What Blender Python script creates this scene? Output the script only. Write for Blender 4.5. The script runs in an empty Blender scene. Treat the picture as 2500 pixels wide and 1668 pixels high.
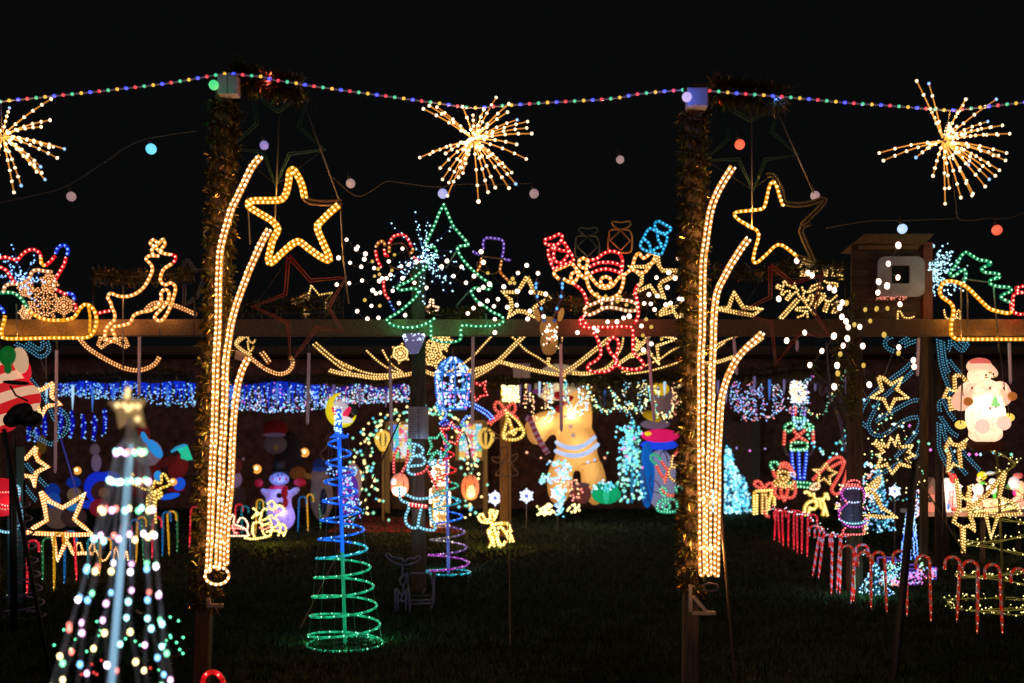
import bpy, bmesh, math, random
from mathutils import Vector, Matrix
import numpy as np

random.seed(7)
SC = bpy.context.scene
COL = SC.collection

# ------------------------------------------------------------ camera
F, YH, EYE = 2600.0, 1060.0, 1.6          # focal length and horizon in photo pixels, eye height in metres
cam_d = bpy.data.cameras.new('camera')
cam = bpy.data.objects.new('camera', cam_d)
COL.objects.link(cam)
cam.location = (0, 0, EYE)
cam.rotation_euler = (math.radians(90), 0, 0)
cam_d.sensor_width = 36
cam_d.lens = 36 * F / 2500
cam_d.shift_y = (YH - 834) / 2500
cam_d.clip_start = .05
cam_d.clip_end = 500
cam_d.dof.use_dof = True
cam_d.dof.focus_distance = 8.2
cam_d.dof.aperture_fstop = 1.5
SC.camera = cam

# ------------------------------------------------------------ night sky and exposure
world = bpy.data.worlds.new('World')
SC.world = world
world.use_nodes = True
bg = world.node_tree.nodes['Background']
bg.inputs[0].default_value = (.62, .66, .72, 1)
bg.inputs[1].default_value = .0042
# weak added sun standing in for mauve light from behind the viewer, very low, so the lawn stays dark
sun_d = bpy.data.lights.new('mauve_fill', 'SUN'); sun_d.energy = .17; sun_d.angle = math.radians(25); sun_d.color = (1, .80, .95)
sun = bpy.data.objects.new('mauve_fill', sun_d); COL.objects.link(sun); sun.location = (0, -20, 6)
sun.rotation_euler = (math.radians(83), 0, math.radians(-12))
SC.view_settings.view_transform = 'Standard'
SC.view_settings.look = 'None'
SC.view_settings.exposure = 0
SC.view_settings.gamma = 1
SC.cycles.max_bounces = 5
SC.cycles.diffuse_bounces = 2
SC.cycles.sample_clamp_indirect = 3

# ------------------------------------------------------------ measuring: zoomed crops of the photo
def crop(x0, y0, w, zw):
    s = w / zw
    return lambda p: (x0 + p[0] * s, y0 + p[1] * s)
FULL = crop(0, 0, 1, 1)
OV = crop(0, 0, 2500, 2350)
A1 = crop(0, 130, 640, 2350); A2 = crop(0, 550, 520, 2330); A3 = crop(0, 830, 520, 1989); A4 = crop(0, 1180, 520, 1671)
A5 = crop(440, 130, 460, 1677); A6 = crop(440, 540, 460, 1898); A7 = crop(440, 900, 460, 1803); A8 = crop(440, 1260, 700, 2350)
B1 = crop(840, 210, 520, 2330); B2 = crop(820, 490, 460, 2121); B3 = crop(760, 790, 520, 2350); B4 = crop(780, 1020, 500, 2063)
B5 = crop(1240, 500, 520, 2265); B6 = crop(1240, 780, 520, 2350); B7 = crop(1240, 960, 520, 2350); B8 = crop(1560, 170, 520, 2091)
C1 = crop(2040, 170, 460, 1849); C2 = crop(1740, 540, 400, 1960); C3 = crop(2080, 540, 420, 2058); C4 = crop(1660, 820, 460, 2350)
C5 = crop(2040, 820, 460, 2350); C6 = crop(1700, 1080, 420, 1646); C7 = crop(2060, 1080, 440, 1380); C8 = crop(1560, 1300, 520, 2216)
D5 = crop(560, 1030, 240, 1394); D6 = crop(150, 1040, 330, 2350); D2 = crop(2140, 1130, 360, 2350)

def at(x, y, D):                          # photo pixel and distance -> place in the garden
    return Vector(((x - 1250) / F * D, D, EYE - (y - YH) / F * D))
def gd(y):                                # distance of a point of the lawn seen at height y
    return EYE * F / (y - YH)

# ------------------------------------------------------------ materials
MATS = {}
def principled(name, col, rough=.6, metal=0., emit=None, es=0., spec=.5, noise=None, alpha=1., trans=0.):
    if name in MATS: return MATS[name]
    m = bpy.data.materials.new(name); m.use_nodes = True
    nt = m.node_tree; b = nt.nodes['Principled BSDF']
    b.inputs['Base Color'].default_value = (*col, 1)
    b.inputs['Roughness'].default_value = rough
    b.inputs['Metallic'].default_value = metal
    b.inputs['Specular IOR Level'].default_value = spec
    b.inputs['Alpha'].default_value = alpha
    b.inputs['Transmission Weight'].default_value = trans
    if emit:
        b.inputs['Emission Color'].default_value = (*emit, 1)
        b.inputs['Emission Strength'].default_value = es
        if es < 2: m.cycles.emission_sampling = 'NONE'
    if noise:
        scale, amt, stretch = noise
        tc = nt.nodes.new('ShaderNodeTexCoord'); mp = nt.nodes.new('ShaderNodeMapping')
        mp.inputs['Scale'].default_value = stretch
        n = nt.nodes.new('ShaderNodeTexNoise'); n.inputs['Scale'].default_value = scale; n.inputs['Detail'].default_value = 6
        r = nt.nodes.new('ShaderNodeMapRange')
        r.inputs['From Min'].default_value = .3; r.inputs['From Max'].default_value = .7
        r.inputs['To Min'].default_value = 1 - amt; r.inputs['To Max'].default_value = 1 + amt
        mul = nt.nodes.new('ShaderNodeVectorMath'); mul.operation = 'SCALE'
        mul.inputs[0].default_value = col
        L = nt.links.new
        L(tc.outputs['Object'], mp.inputs['Vector']); L(mp.outputs['Vector'], n.inputs['Vector'])
        L(n.outputs['Fac'], r.inputs['Value']); L(r.outputs['Result'], mul.inputs['Scale'])
        L(mul.outputs['Vector'], b.inputs['Base Color'])
        bu = nt.nodes.new('ShaderNodeBump'); bu.inputs['Strength'].default_value = .35; bu.inputs['Distance'].default_value = .01
        L(n.outputs['Fac'], bu.inputs['Height']); L(bu.outputs['Normal'], b.inputs['Normal'])
    MATS[name] = m
    return m

def cloth(name, col, emit, es, tl=.5):
    """thin fabric or plastic that a lamp inside shines through"""
    if name in MATS: return MATS[name]
    m = bpy.data.materials.new(name); m.use_nodes = True; nt = m.node_tree; nt.nodes.clear(); L = nt.links.new
    d = nt.nodes.new('ShaderNodeBsdfDiffuse'); t = nt.nodes.new('ShaderNodeBsdfTranslucent'); mx = nt.nodes.new('ShaderNodeMixShader'); e = nt.nodes.new('ShaderNodeEmission'); ad = nt.nodes.new('ShaderNodeAddShader'); o = nt.nodes.new('ShaderNodeOutputMaterial')
    d.inputs[0].default_value = (*col, 1); t.inputs[0].default_value = (*col, 1); mx.inputs[0].default_value = tl; e.inputs[0].default_value = (*emit, 1); e.inputs[1].default_value = es
    L(d.outputs[0], mx.inputs[1]); L(t.outputs[0], mx.inputs[2]); L(mx.outputs[0], ad.inputs[0]); L(e.outputs[0], ad.inputs[1]); L(ad.outputs[0], o.inputs[0])
    n = nt.nodes.new('ShaderNodeTexNoise'); n.inputs['Scale'].default_value = 4; b = nt.nodes.new('ShaderNodeBump'); b.inputs['Strength'].default_value = .8; b.inputs['Distance'].default_value = .12
    L(n.outputs['Fac'], b.inputs['Height']); L(b.outputs[0], d.inputs['Normal']); L(b.outputs[0], t.inputs['Normal'])
    m.cycles.emission_sampling = 'NONE'; MATS[name] = m
    return m
def inner_or_added_light(parent, p, col, power, size=.04):  # also sets added lamps outside a figure to brighten what is near
    l = bpy.data.lights.new('inner_or_added_lamp', 'POINT'); l.energy = power; l.color = col; l.shadow_soft_size = size
    o = bpy.data.objects.new('inner_or_added_lamp', l); COL.objects.link(o); o.parent = parent; o.location = Vector(p) - wloc(parent)
# lit rope: tube colour, tube strength, bulb colour, bulb strength
LIT = {
 'warm':   ((1, .36, .055), 1.15, (1, .70, .40), 2.8),
 'arch':   ((1, .38, .075), 1.05, (1, .74, .46), 3.6),
 'gold':   ((1, .36, .006), 1.05, (1, .72, .28), 2.8),
 'amber':  ((1, .27, .03), .42, (1, .60, .26), 1.7),
 'straw':  ((.95, .42, .05), .48, (1, .72, .28), 1.9),
 'lemon':  ((.95, .52, .05), .85, (1, .86, .32), 2.4),
 'red':    ((.95, .008, .012), .8, (1, .36, .30), 2.8),
 'salmon': ((.9, .08, .05), .8, (1, .26, .17), 1.2),
 'green':  ((.004, .36, .13), .62, (.45, 1, .55), 2.0),
 'mint':   ((.06, .62, .36), .6, (.28, 1, .62), 1.1),
 'blue':   ((.006, .04, .9), .75, (.20, .45, 1), 1.9),
 'navy':   ((.01, .03, .30), .35, (.30, .58, 1), 1.2),
 'aqua':   ((.008, .30, .62), .85, (.10, .72, 1), 1.2),
 'ice':    ((.20, .58, .78), .75, (.50, .88, 1), 1.6),
 'violet': ((.22, .10, .75), .45, (.58, .40, 1), 1.1),
 'magenta':((.55, .03, .55), .55, (.95, .2, .8), 1.2),
 'white':  ((.42, .46, .85), .55, (.70, .80, 1), 1.8),
 'cream':  ((1, .42, .15), .70, (1, .76, .54), 3.2),
 'dots':   ((.0, .02, .05), .06, (.04, .42, .68), .85),
 'clear':  ((.25, .25, .35), .10, (1, .8, .6), 1.4),
}
POWER = {'warm': 1.5, 'arch': 3.4, 'gold': 2.8, 'amber': .3, 'straw': .35, 'lemon': 1.4, 'red': 1.5, 'green': 1.0, 'blue': .4, 'ice': 1.0, 'cream': .8, 'aqua': .3, 'white': .5, 'redc': .8, 'salmon': .4}
UNLIT = {'darkgreen': (.02, .075, .05), 'ochre': (.40, .22, .03), 'olive': (.16, .12, .03), 'wine': (.16, .02, .015),
         'grey': (.16, .15, .19), 'pink': (.35, .19, .16), 'lilac': (.20, .18, .36), 'brown': (.30, .16, .05), 'steel': (.22, .2, .2)}

def tube_mat(c):
    k = 'rope_' + c
    if k in MATS: return MATS[k]
    if c in UNLIT:
        return principled(k, UNLIT[c], .35, noise=(60, .35, (1, 1, 1)))
    tc_, ts, bc, bs = LIT[c]
    m = bpy.data.materials.new(k); m.use_nodes = True
    nt = m.node_tree; b = nt.nodes['Principled BSDF']; L = nt.links.new
    b.inputs['Base Color'].default_value = (*[.03 + .12 * v for v in tc_], 1)
    b.inputs['Roughness'].default_value = .25
    b.inputs['Emission Color'].default_value = (*tc_, 1)
    # the plastic tube glows most next to each lamp inside it
    uv = nt.nodes.new('ShaderNodeUVMap'); sx = nt.nodes.new('ShaderNodeSeparateXYZ')
    m1 = nt.nodes.new('ShaderNodeMath'); m1.operation = 'MULTIPLY'; m1.inputs[1].default_value = 2 * math.pi
    m2 = nt.nodes.new('ShaderNodeMath'); m2.operation = 'COSINE'
    mr = nt.nodes.new('ShaderNodeMapRange'); mr.inputs['From Min'].default_value = -1
    mr.inputs['To Min'].default_value = ts * .55; mr.inputs['To Max'].default_value = ts * 1.45
    L(uv.outputs[0], sx.inputs[0]); L(sx.outputs[0], m1.inputs[0]); L(m1.outputs[0], m2.inputs[0])
    L(m2.outputs[0], mr.inputs['Value']); L(mr.outputs['Result'], b.inputs['Emission Strength'])
    m.cycles.emission_sampling = 'NONE'
    MATS[k] = m
    return m
def bulb_mat(c):
    k = 'bulb_' + c
    if k in MATS: return MATS[k]
    if c in UNLIT: return principled(k, UNLIT[c], .3)
    _, _, bc, bs = LIT[c]
    m = principled(k, (.5, .5, .5), .3, emit=bc, es=bs)
    m.cycles.emission_sampling = 'NONE'
    return m
def glow(name, col, s):
    return principled('lamp_' + name, (.6, .6, .6), .3, emit=col, es=s)

M_METAL = principled('dark_wire', (.05, .05, .05), .4, .8)
M_POLE = principled('stand_pole', (.25, .22, .2), .45, .4)
M_CABLE = principled('cable', (.13, .115, .08), .5)
M_WOOD = principled('pine', (.17, .095, .04), .7, noise=(9, .45, (6, .6, 6)))
M_WOODV = principled('pine_upright', (.15, .09, .04), .75, noise=(9, .45, (6, 6, .5)))
M_WOODD = principled('dark_timber', (.075, .045, .025), .8, noise=(9, .5, (4, 4, .5)))

# ------------------------------------------------------------ objects
def tag(o, label=None, cat=None, group=None, kind=None):
    if label: o['label'] = label
    if cat: o['category'] = cat
    if group: o['group'] = group
    if kind: o['kind'] = kind
    return o
def thing(name, label, cat, loc=(0, 0, 0), group=None):
    o = bpy.data.objects.new(name, None); COL.objects.link(o)
    o.location = loc; o.empty_display_size = .05
    return tag(o, label, cat, group)
def link(name, me, parent=None, mat=None, kind=None, label=None):
    o = bpy.data.objects.new(name, me); COL.objects.link(o)
    if mat is not None and not me.materials: me.materials.append(mat)
    if parent is not None:
        o.parent = parent
        o.location = -parent.location if not getattr(me, '_local', False) else o.location
    return tag(o, label, None, None, kind)
def put(name, me, parent, mat, loc, kind=None, label=None, scale=None, rot=None):   # mesh about its own origin, at world loc
    o = bpy.data.objects.new(name, me); COL.objects.link(o)
    if mat is not None and not me.materials: me.materials.append(mat)
    if parent is not None:
        o.parent = parent; o.location = Vector(loc) - Vector(wloc(parent))
    else: o.location = loc
    if scale is not None: o.scale = scale
    if rot is not None: o.rotation_euler = rot
    return tag(o, label, None, None, kind)
def wloc(o):
    v = Vector(o.location)
    while o.parent is not None:
        o = o.parent; v += o.location
    return v

class MB:
    """collects vertices and faces of ONE mesh"""
    def __init__(s): s.v = []; s.f = []; s.uv = []; s.smooth = True; s.mi = []
    def add(s, vs, fs, uvs=None, mi=0):
        n = len(s.v); s.v += [tuple(p) for p in vs]
        for k, f in enumerate(fs):
            s.f.append(tuple(i + n for i in f)); s.mi.append(mi)
            s.uv.append(uvs[k] if uvs else [(0, 0)] * len(f))
    def box(s, c, d, M=None, mi=0):
        x, y, z = d[0] / 2, d[1] / 2, d[2] / 2
        vs = [Vector((a, b, e)) for a in (-x, x) for b in (-y, y) for e in (-z, z)]
        if M is not None: vs = [M @ p for p in vs]
        vs = [p + Vector(c) for p in vs]
        s.add(vs, [(0, 1, 3, 2), (4, 6, 7, 5), (0, 4, 5, 1), (2, 3, 7, 6), (0, 2, 6, 4), (1, 5, 7, 3)], mi=mi)
    def bar(s, a, b, w, d=None, mi=0):
        a, b = Vector(a), Vector(b); ax = b - a; L = ax.length
        q = ax.to_track_quat('Z', 'Y').to_matrix()
        s.box((a + b) / 2, (w, d or w, L), q, mi)
    def tube(s, pts, r, n=5, closed=False, u0=0., ulen=1., mi=0, cap=True):
        pts = [Vector(p) for p in pts]
        if len(pts) < 2: return
        N = len(pts); rings = []; acc = u0; us = [acc]
        for i in range(1, N): acc += (pts[i] - pts[i - 1]).length / ulen; us.append(acc)
        up = None
        for i in range(N):
            t = (pts[min(i + 1, N - 1)] - pts[max(i - 1, 0)])
            if t.length < 1e-9: t = Vector((0, 0, 1))
            t.normalize()
            if up is None:
                up = Vector((0, 1, 0)) if abs(t.y) < .9 else Vector((1, 0, 0))
            x = up.cross(t)
            if x.length < 1e-5: x = Vector((1, 0, 0)).cross(t)
            x.normalize(); y = t.cross(x); up = y
            rr = r[i] if isinstance(r, (list, tuple)) else r
            rings.append([pts[i] + x * math.cos(2 * math.pi * k / n) * rr + y * math.sin(2 * math.pi * k / n) * rr for k in range(n)])
        vs = [p for R in rings for p in R]; fs = []; uvs = []
        for i in range(N - 1):
            for k in range(n):
                a = i * n + k; b = i * n + (k + 1) % n
                fs.append((a, b, b + n, a + n)); uvs.append([(us[i], 0), (us[i], 0), (us[i + 1], 0), (us[i + 1], 0)])
        if cap:
            fs.append(tuple(range(n))[::-1]); uvs.append([(us[0], 0)] * n)
            fs.append(tuple((N - 1) * n + k for k in range(n))); uvs.append([(us[-1], 0)] * n)
        s.add(vs, fs, uvs, mi)
    def octa(s, c, r, mi=0):
        c = Vector(c)
        rx, ry, rz = (r, r, r) if not isinstance(r, (tuple, list)) else r
        vs = [c + Vector(d) for d in ((rx, 0, 0), (-rx, 0, 0), (0, ry, 0), (0, -ry, 0), (0, 0, rz), (0, 0, -rz))]
        s.add(vs, [(0, 2, 4), (2, 1, 4), (1, 3, 4), (3, 0, 4), (2, 0, 5), (1, 2, 5), (3, 1, 5), (0, 3, 5)], mi=mi)
    def ball(s, c, r, seg=10, rings=6, M=None, mi=0):
        c = Vector(c); rx, ry, rz = (r, r, r) if not isinstance(r, (tuple, list)) else r
        vs = [Vector((0, 0, rz))]
        for i in range(1, rings):
            a = math.pi * i / rings
            for k in range(seg):
                b = 2 * math.pi * k / seg
                vs.append(Vector((rx * math.sin(a) * math.cos(b), ry * math.sin(a) * math.sin(b), rz * math.cos(a))))
        vs.append(Vector((0, 0, -rz)))
        if M is not None: vs = [M @ p for p in vs]
        vs = [p + c for p in vs]; fs = []
        for k in range(seg):
            fs.append((0, 1 + k, 1 + (k + 1) % seg))
            for i in range(rings - 2):
                a = 1 + i * seg + k; b = 1 + i * seg + (k + 1) % seg
                fs.append((a, a + seg, b + seg, b))
            a = 1 + (rings - 2) * seg
            fs.append((a + k, len(vs) - 1, a + (k + 1) % seg))
        s.add(vs, fs, mi=mi)
    def lathe(s, c, prof, seg=14, mi=0, sx=1, sy=1):
        c = Vector(c); vs = []
        for r, z in prof:
            for k in range(seg):
                b = 2 * math.pi * k / seg
                vs.append(c + Vector((r * sx * math.cos(b), r * sy * math.sin(b), z)))
        fs = []
        for i in range(len(prof) - 1):
            for k in range(seg):
                a = i * seg + k; b = i * seg + (k + 1) % seg
                fs.append((a, b, b + seg, a + seg))
        fs.append(tuple(range(seg))[::-1]); fs.append(tuple((len(prof) - 1) * seg + k for k in range(seg)))
        s.add(vs, fs, mi=mi)
    def prism(s, pts, y0, y1, mi=0):      # outline in x,z extruded in y
        n = len(pts)
        vs = [(x, y0, z) for x, z in pts] + [(x, y1, z) for x, z in pts]
        s.add(vs, [tuple(range(n)), tuple(range(2 * n - 1, n - 1, -1))] + [(i, i + n, (i + 1) % n + n, (i + 1) % n) for i in range(n)], mi=mi)
    def mesh(s, name, smooth=True):
        me = bpy.data.meshes.new(name)
        me.from_pydata(s.v, [], s.f)
        if any(len(u) and u[0] != (0, 0) for u in s.uv):
            L = me.uv_layers.new(name='UVMap'); flat = np.array([c for u in s.uv for c in u], dtype=np.float32).ravel()
            L.data.foreach_set('uv', flat)
        if smooth: me.polygons.foreach_set('use_smooth', [True] * len(me.polygons))
        if any(s.mi): me.polygons.foreach_set('material_index', s.mi)
        me.update()
        return me
    def build(s, name, mat, parent=None, kind=None, label=None, smooth=True):
        me = s.mesh(name, smooth)
        for m in (mat if isinstance(mat, (list, tuple)) else [mat]): me.materials.append(m)
        o = bpy.data.objects.new(name, me); COL.objects.link(o)
        if parent is not None:
            o.parent = parent; o.location = -wloc(parent)
        return tag(o, label, None, None, kind)

# ------------------------------------------------------------ curves in the plane of a rope figure
def smooth2(pts, closed=False, step=4.0):
    """Catmull-Rom through the points"""
    P = [tuple(p) for p in pts]; n = len(P); out = []
    if n < 3: return P
    rng = range(n if closed else n - 1)
    for i in rng:
        p1, p2 = P[i], P[(i + 1) % n]
        p0 = P[i - 1] if (closed or i > 0) else p1
        p3 = P[(i + 2) % n] if (closed or i + 2 < n) else p2
        L = math.dist(p1, p2); k = max(2, int(L / step))
        for j in range(k):
            t = j / k; t2 = t * t; t3 = t2 * t
            out.append(tuple(.5 * ((2 * b) + (-a + c) * t + (2 * a - 5 * b + 4 * c - d) * t2 + (-a + 3 * b - 3 * c + d) * t3) for a, b, c, d in zip(p0, p1, p2, p3)))
    out.append(P[0] if closed else P[-1])
    return out
def offset2(pts, d):
    out = []; n = len(pts)
    for i in range(n):
        a, b = pts[max(i - 1, 0)], pts[min(i + 1, n - 1)]
        dx, dy = b[0] - a[0], b[1] - a[1]; L = math.hypot(dx, dy) or 1
        out.append((pts[i][0] - dy / L * d, pts[i][1] + dx / L * d))
    return out
def along(pts, step, start=.5):
    """points every step along a polyline"""
    out = []; nxt = start * step; acc = 0.
    for a, b in zip(pts, pts[1:]):
        a, b = Vector(a), Vector(b); L = (b - a).length
        while L > 0 and nxt <= acc + L:
            out.append(a.lerp(b, (nxt - acc) / L)); nxt += step
        acc += L
    return out

_LD = {}
def lamp_light(parent, p, c, power, spread=.01):
    """the light that a stretch of lit rope throws on what is near it"""
    tc_, _, bc, _ = LIT[c]
    col = [.7 * a / max(tc_) + .3 * b for a, b in zip(tc_, bc)]
    k = (c, round(power, 2))
    if k not in _LD:
        l = bpy.data.lights.new('lamp_light', 'POINT'); l.energy = power; l.color = col; l.shadow_soft_size = spread; _LD[k] = l
    o = bpy.data.objects.new('lamp_light', _LD[k]); COL.objects.link(o)
    o.parent = parent; o.location = Vector(p) - wloc(parent)
    return o
def rope_lights(root, c, w, D):
    if c not in POWER: return
    L = sum((Vector(b) - Vector(a)).length for a, b in zip(w, w[1:]))
    n = max(1, round(L / .27))
    if L < .12: return
    for p in along(w, L / n * .999, .5): lamp_light(root, p + Vector((0, .026, 0)), c, max(.05, round(POWER[c] * L / n, 1 if L > .3 else 2)))

def rope_parts(root, strands, conv, D, wire=True, tr=2.6, br=3.0, sp=11.5):
    """strands: (colour, points, options). one tube mesh and one row of lamps per colour"""
    tubes, rows, frame = {}, {}, MB()
    for st in strands:
        c, pts = st[0], st[1]; o = st[2] if len(st) > 2 else {}
        d = o.get('D', D); p = [conv(q) for q in pts] if not o.get('full') else list(pts)
        cl = o.get('closed', False)
        if o.get('sharp'): p = p + ([p[0]] if cl else [])
        else: p = smooth2(p, cl, 5)
        _tr, _br, _sp = o.get('tr', tr), o.get('br', br), o.get('sp', sp)
        if c in LIT and c != 'dots': _tr, _br = _tr * 1.38, _br * .92
        offs = [0] if not o.get('dbl') else [o['dbl'], -o['dbl']]
        k = d / F
        dz = o.get('dz', 0)                         # depth lean over the strand
        for j, of in enumerate(offs):
            q = offset2(p, of) if of else p
            n = len(q)
            w = [at(x, y, d + dz * i / max(1, n - 1)) for i, (x, y) in enumerate(q)]
            if j == 0: tb = MB(); tubes.setdefault(c, []).append(tb)
            tb.tube(w, _tr * k, 5, ulen=_sp * k, u0=.5 if j else 0)
            if c in LIT and not o.get('nobulb'):
                for b in along(w, _sp * k, .5 if j else 0.02):
                    if random.random() < .985: rows.setdefault(c, MB()).octa(b + Vector((random.uniform(-.4, .4) * k, -_tr * k * .75, random.uniform(-.4, .4) * k)), _br * k * random.uniform(.85, 1.12))
            if j == 0 and not o.get('nobulb'): rope_lights(root, c, w, d)
            if wire and j == 0:
                frame.tube([v + Vector((0, 5.5 * k, 0)) for v in w[::2] + [w[-1]]], 1.0 * k, 3)
    for c, ms in tubes.items():
        for m in ms: m.build('rope_tube', tube_mat(c), root)
    for c, m in rows.items():
        m.build('bulb_row', bulb_mat(c), root, kind='stuff')
    if wire and frame.v: frame.build('wire_frame', M_METAL, root)

def figure(name, label, cat, conv, D, strands, group=None, rods=(), **kw):
    """a rope-light motif: flat wire frame with light rope tied to it"""
    xs = [conv(q) if not (len(s) > 2 and s[2].get('full')) else q for s in strands for q in s[1]]
    cx = sum(p[0] for p in xs) / len(xs); by = max(p[1] for p in xs)
    root = thing(name, label, cat, at(cx, by, D), group)
    rope_parts(root, strands, conv, D, **kw)
    if rods:
        for (x0, y0, x1, y1) in rods:
            a, b = conv((x0, y0)), conv((x1, y1)); m = MB()
            m.tube([at(*a, D + .03), at(*b, D + .03)], 2.0 * D / F, 6)
            m.build('support_rod', M_POLE, root)
    return root

def star_pts(cx, cy, R, n=5, inner=.45, rot=0., sy=1.):
    out = []
    for i in range(2 * n):
        a = math.radians(rot) - math.pi / 2 + math.pi * i / n
        r = R if i % 2 == 0 else R * inner
        out.append((cx + r * math.cos(a), cy + r * math.sin(a) * sy))
    return out
def flake_strands(c, cx, cy, R, w, rot=0., arms=6, **o):
    """rope snowflake: each arm one narrow loop with two side twigs"""
    S = []
    for i in range(arms):
        a = math.radians(rot) + 2 * math.pi * i / arms
        u = (math.cos(a), math.sin(a)); v = (-u[1], u[0])
        f = lambda r, s: (cx + u[0] * r * R + v[0] * s * R, cy + u[1] * r * R + v[1] * s * R)
        S.append((c, [f(.1, -w), f(.38, -w), f(.66, -w - .27), f(.73, -w - .19), f(.58, -w), f(.95, -w), f(1, 0), f(.95, w), f(.58, w), f(.73, w + .19), f(.66, w + .27), f(.38, w), f(.1, w)], dict(sharp=True, full=True, **o)))
    return S

_UNIT = {}
def unit_ball(seg=12, rings=8):
    k = (seg, rings)
    if k not in _UNIT:
        m = MB(); m.ball((0, 0, 0), 1, seg, rings); _UNIT[k] = m
    return _UNIT[k]
_SHARE = {}
def shared_ball(mat, seg=10, rings=7):
    k = (mat.name, seg)
    if k not in _SHARE:
        me = unit_ball(seg, rings).mesh('bulb'); me.materials.append(mat); _SHARE[k] = me
    return _SHARE[k]

def blob(name, balls, mat, parent, voxel=.03, smooth=8, label=None, extra=None):
    """one continuous skin over several swellings (inflatables, blow moulds, bodies)"""
    m = MB()
    for b in balls:
        c, r = b[0], b[1]
        M = Matrix.Rotation(math.radians(b[2]), 3, 'Y') if len(b) > 2 else None
        m.ball(c, r, 16, 10, M)
    if extra: extra(m)
    o = m.build(name, mat, parent, label=label)
    rm = o.modifiers.new('remesh', 'REMESH'); rm.mode = 'VOXEL'; rm.voxel_size = voxel; rm.use_smooth_shade = True
    sm = o.modifiers.new('smooth', 'SMOOTH'); sm.factor = .5; sm.iterations = smooth
    return o
# ============================================================ THE SETTING
# ground: one dark lawn to the horizon
m = MB(); m.add([(-200, -30, 0), (200, -30, 0), (200, 330, 0), (-200, 330, 0)], [(0, 1, 2, 3)])
g = bpy.data.materials.new('lawn_soil'); g.use_nodes = True
nt = g.node_tree; b = nt.nodes['Principled BSDF']; b.inputs['Roughness'].default_value = .95; b.inputs['Specular IOR Level'].default_value = .1
n1 = nt.nodes.new('ShaderNodeTexNoise'); n1.inputs['Scale'].default_value = 700; n1.inputs['Detail'].default_value = 5
rr = nt.nodes.new('ShaderNodeValToRGB'); rr.color_ramp.elements[0].color = (.008, .011, .006, 1); rr.color_ramp.elements[1].color = (.020, .030, .012, 1)
rr.color_ramp.elements[0].position = .35; rr.color_ramp.elements[1].position = .7
nt.links.new(n1.outputs['Fac'], rr.inputs['Fac']); nt.links.new(rr.outputs['Color'], b.inputs['Base Color'])
m.build('ground', g, smooth=False)['kind'] = 'structure'

# grass: short blades, thick in front, thinner far away
def grass_patch(name, n, xr, dr, h, seed):
    R = np.random.RandomState(seed)
    t = R.rand(n); y = 1 / (1 / dr[0] + t * (1 / dr[1] - 1 / dr[0]))       # even over the picture
    x = (xr[0] + R.rand(n) * (xr[1] - xr[0])) * y
    hh = h * (.5 + R.rand(n)) ; a = R.rand(n) * 2 * np.pi; w = .0022 + .0009 * y
    lx, ly = (R.rand(n) - .5) * hh * 1.3, (R.rand(n) - .5) * hh * 1.3
    base = np.stack([x, y, np.zeros(n)], 1)
    s = np.stack([np.cos(a) * w, np.sin(a) * w * .5, np.zeros(n)], 1)
    v = np.stack([base - s, base + s, base + np.stack([lx, ly, hh], 1)], 1).reshape(-1, 3)
    me = bpy.data.meshes.new(name); f = np.arange(3 * n).reshape(-1, 3)
    me.vertices.add(3 * n); me.vertices.foreach_set('co', v.astype(np.float32).ravel())
    me.loops.add(3 * n); me.loops.foreach_set('vertex_index', f.astype(np.int32).ravel())
    me.polygons.add(n); me.polygons.foreach_set('loop_start', np.arange(0, 3 * n, 3, dtype=np.int32))
    me.update(calc_edges=True)
    me.materials.append(principled('grass_blade', (.020, .040, .012), .7, noise=(3, .6, (1, 1, 1))))
    o = bpy.data.objects.new(name, me); COL.objects.link(o); o['kind'] = 'stuff'
    tag(o, 'short dark green lawn grass under the light displays', 'grass')
    return o
grass_patch('grass', 190000, (-.52, .52), (5.6, 24), .035, 3)

# path up to the porch, red light on the ground put into its colour
m = MB(); m.add([at(845, 1262, gd(1262)), at(1075, 1262, gd(1262)), at(1130, 1300, gd(1300)), at(800, 1300, gd(1300))], [(0, 1, 2, 3)])
for i in range(4): m.v[i] = (m.v[i][0], m.v[i][1], .006)
o = m.build('path', principled('red_light_paint', (.60, .035, .03), .9, noise=(40, .5, (1, 1, 1))), smooth=False); o['kind'] = 'structure'
tag(o, 'path leading to the porch with red light painted into its colour', 'path')

# house far behind: brick wall, porch, two stained glass windows
M_BRICK = principled('brick', (.16, .075, .05), .9, noise=(7, .5, (1, 1, 1)))
HD = 22.0
house = thing('brick_house', 'dark brick house behind the displays with two glowing stained glass windows', 'house', at(1075, 1249, HD))
m = MB()
x0, x1 = at(-60, 0, HD).x, at(2560, 0, HD).x
m.box(((x0 + x1) / 2, HD + .9, 1.6), (x1 - x0, .3, 3.2))
m.build('wall', M_BRICK, house, smooth=False)
m = MB(); m.box(((x0 + x1) / 2, HD + .55, 3.32), (x1 - x0 + .6, 1.5, .16)); m.build('eave', M_WOODD, house, smooth=False)
m = MB()
for i in range(34):
    for j in range(0, 2):
        pass
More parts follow.
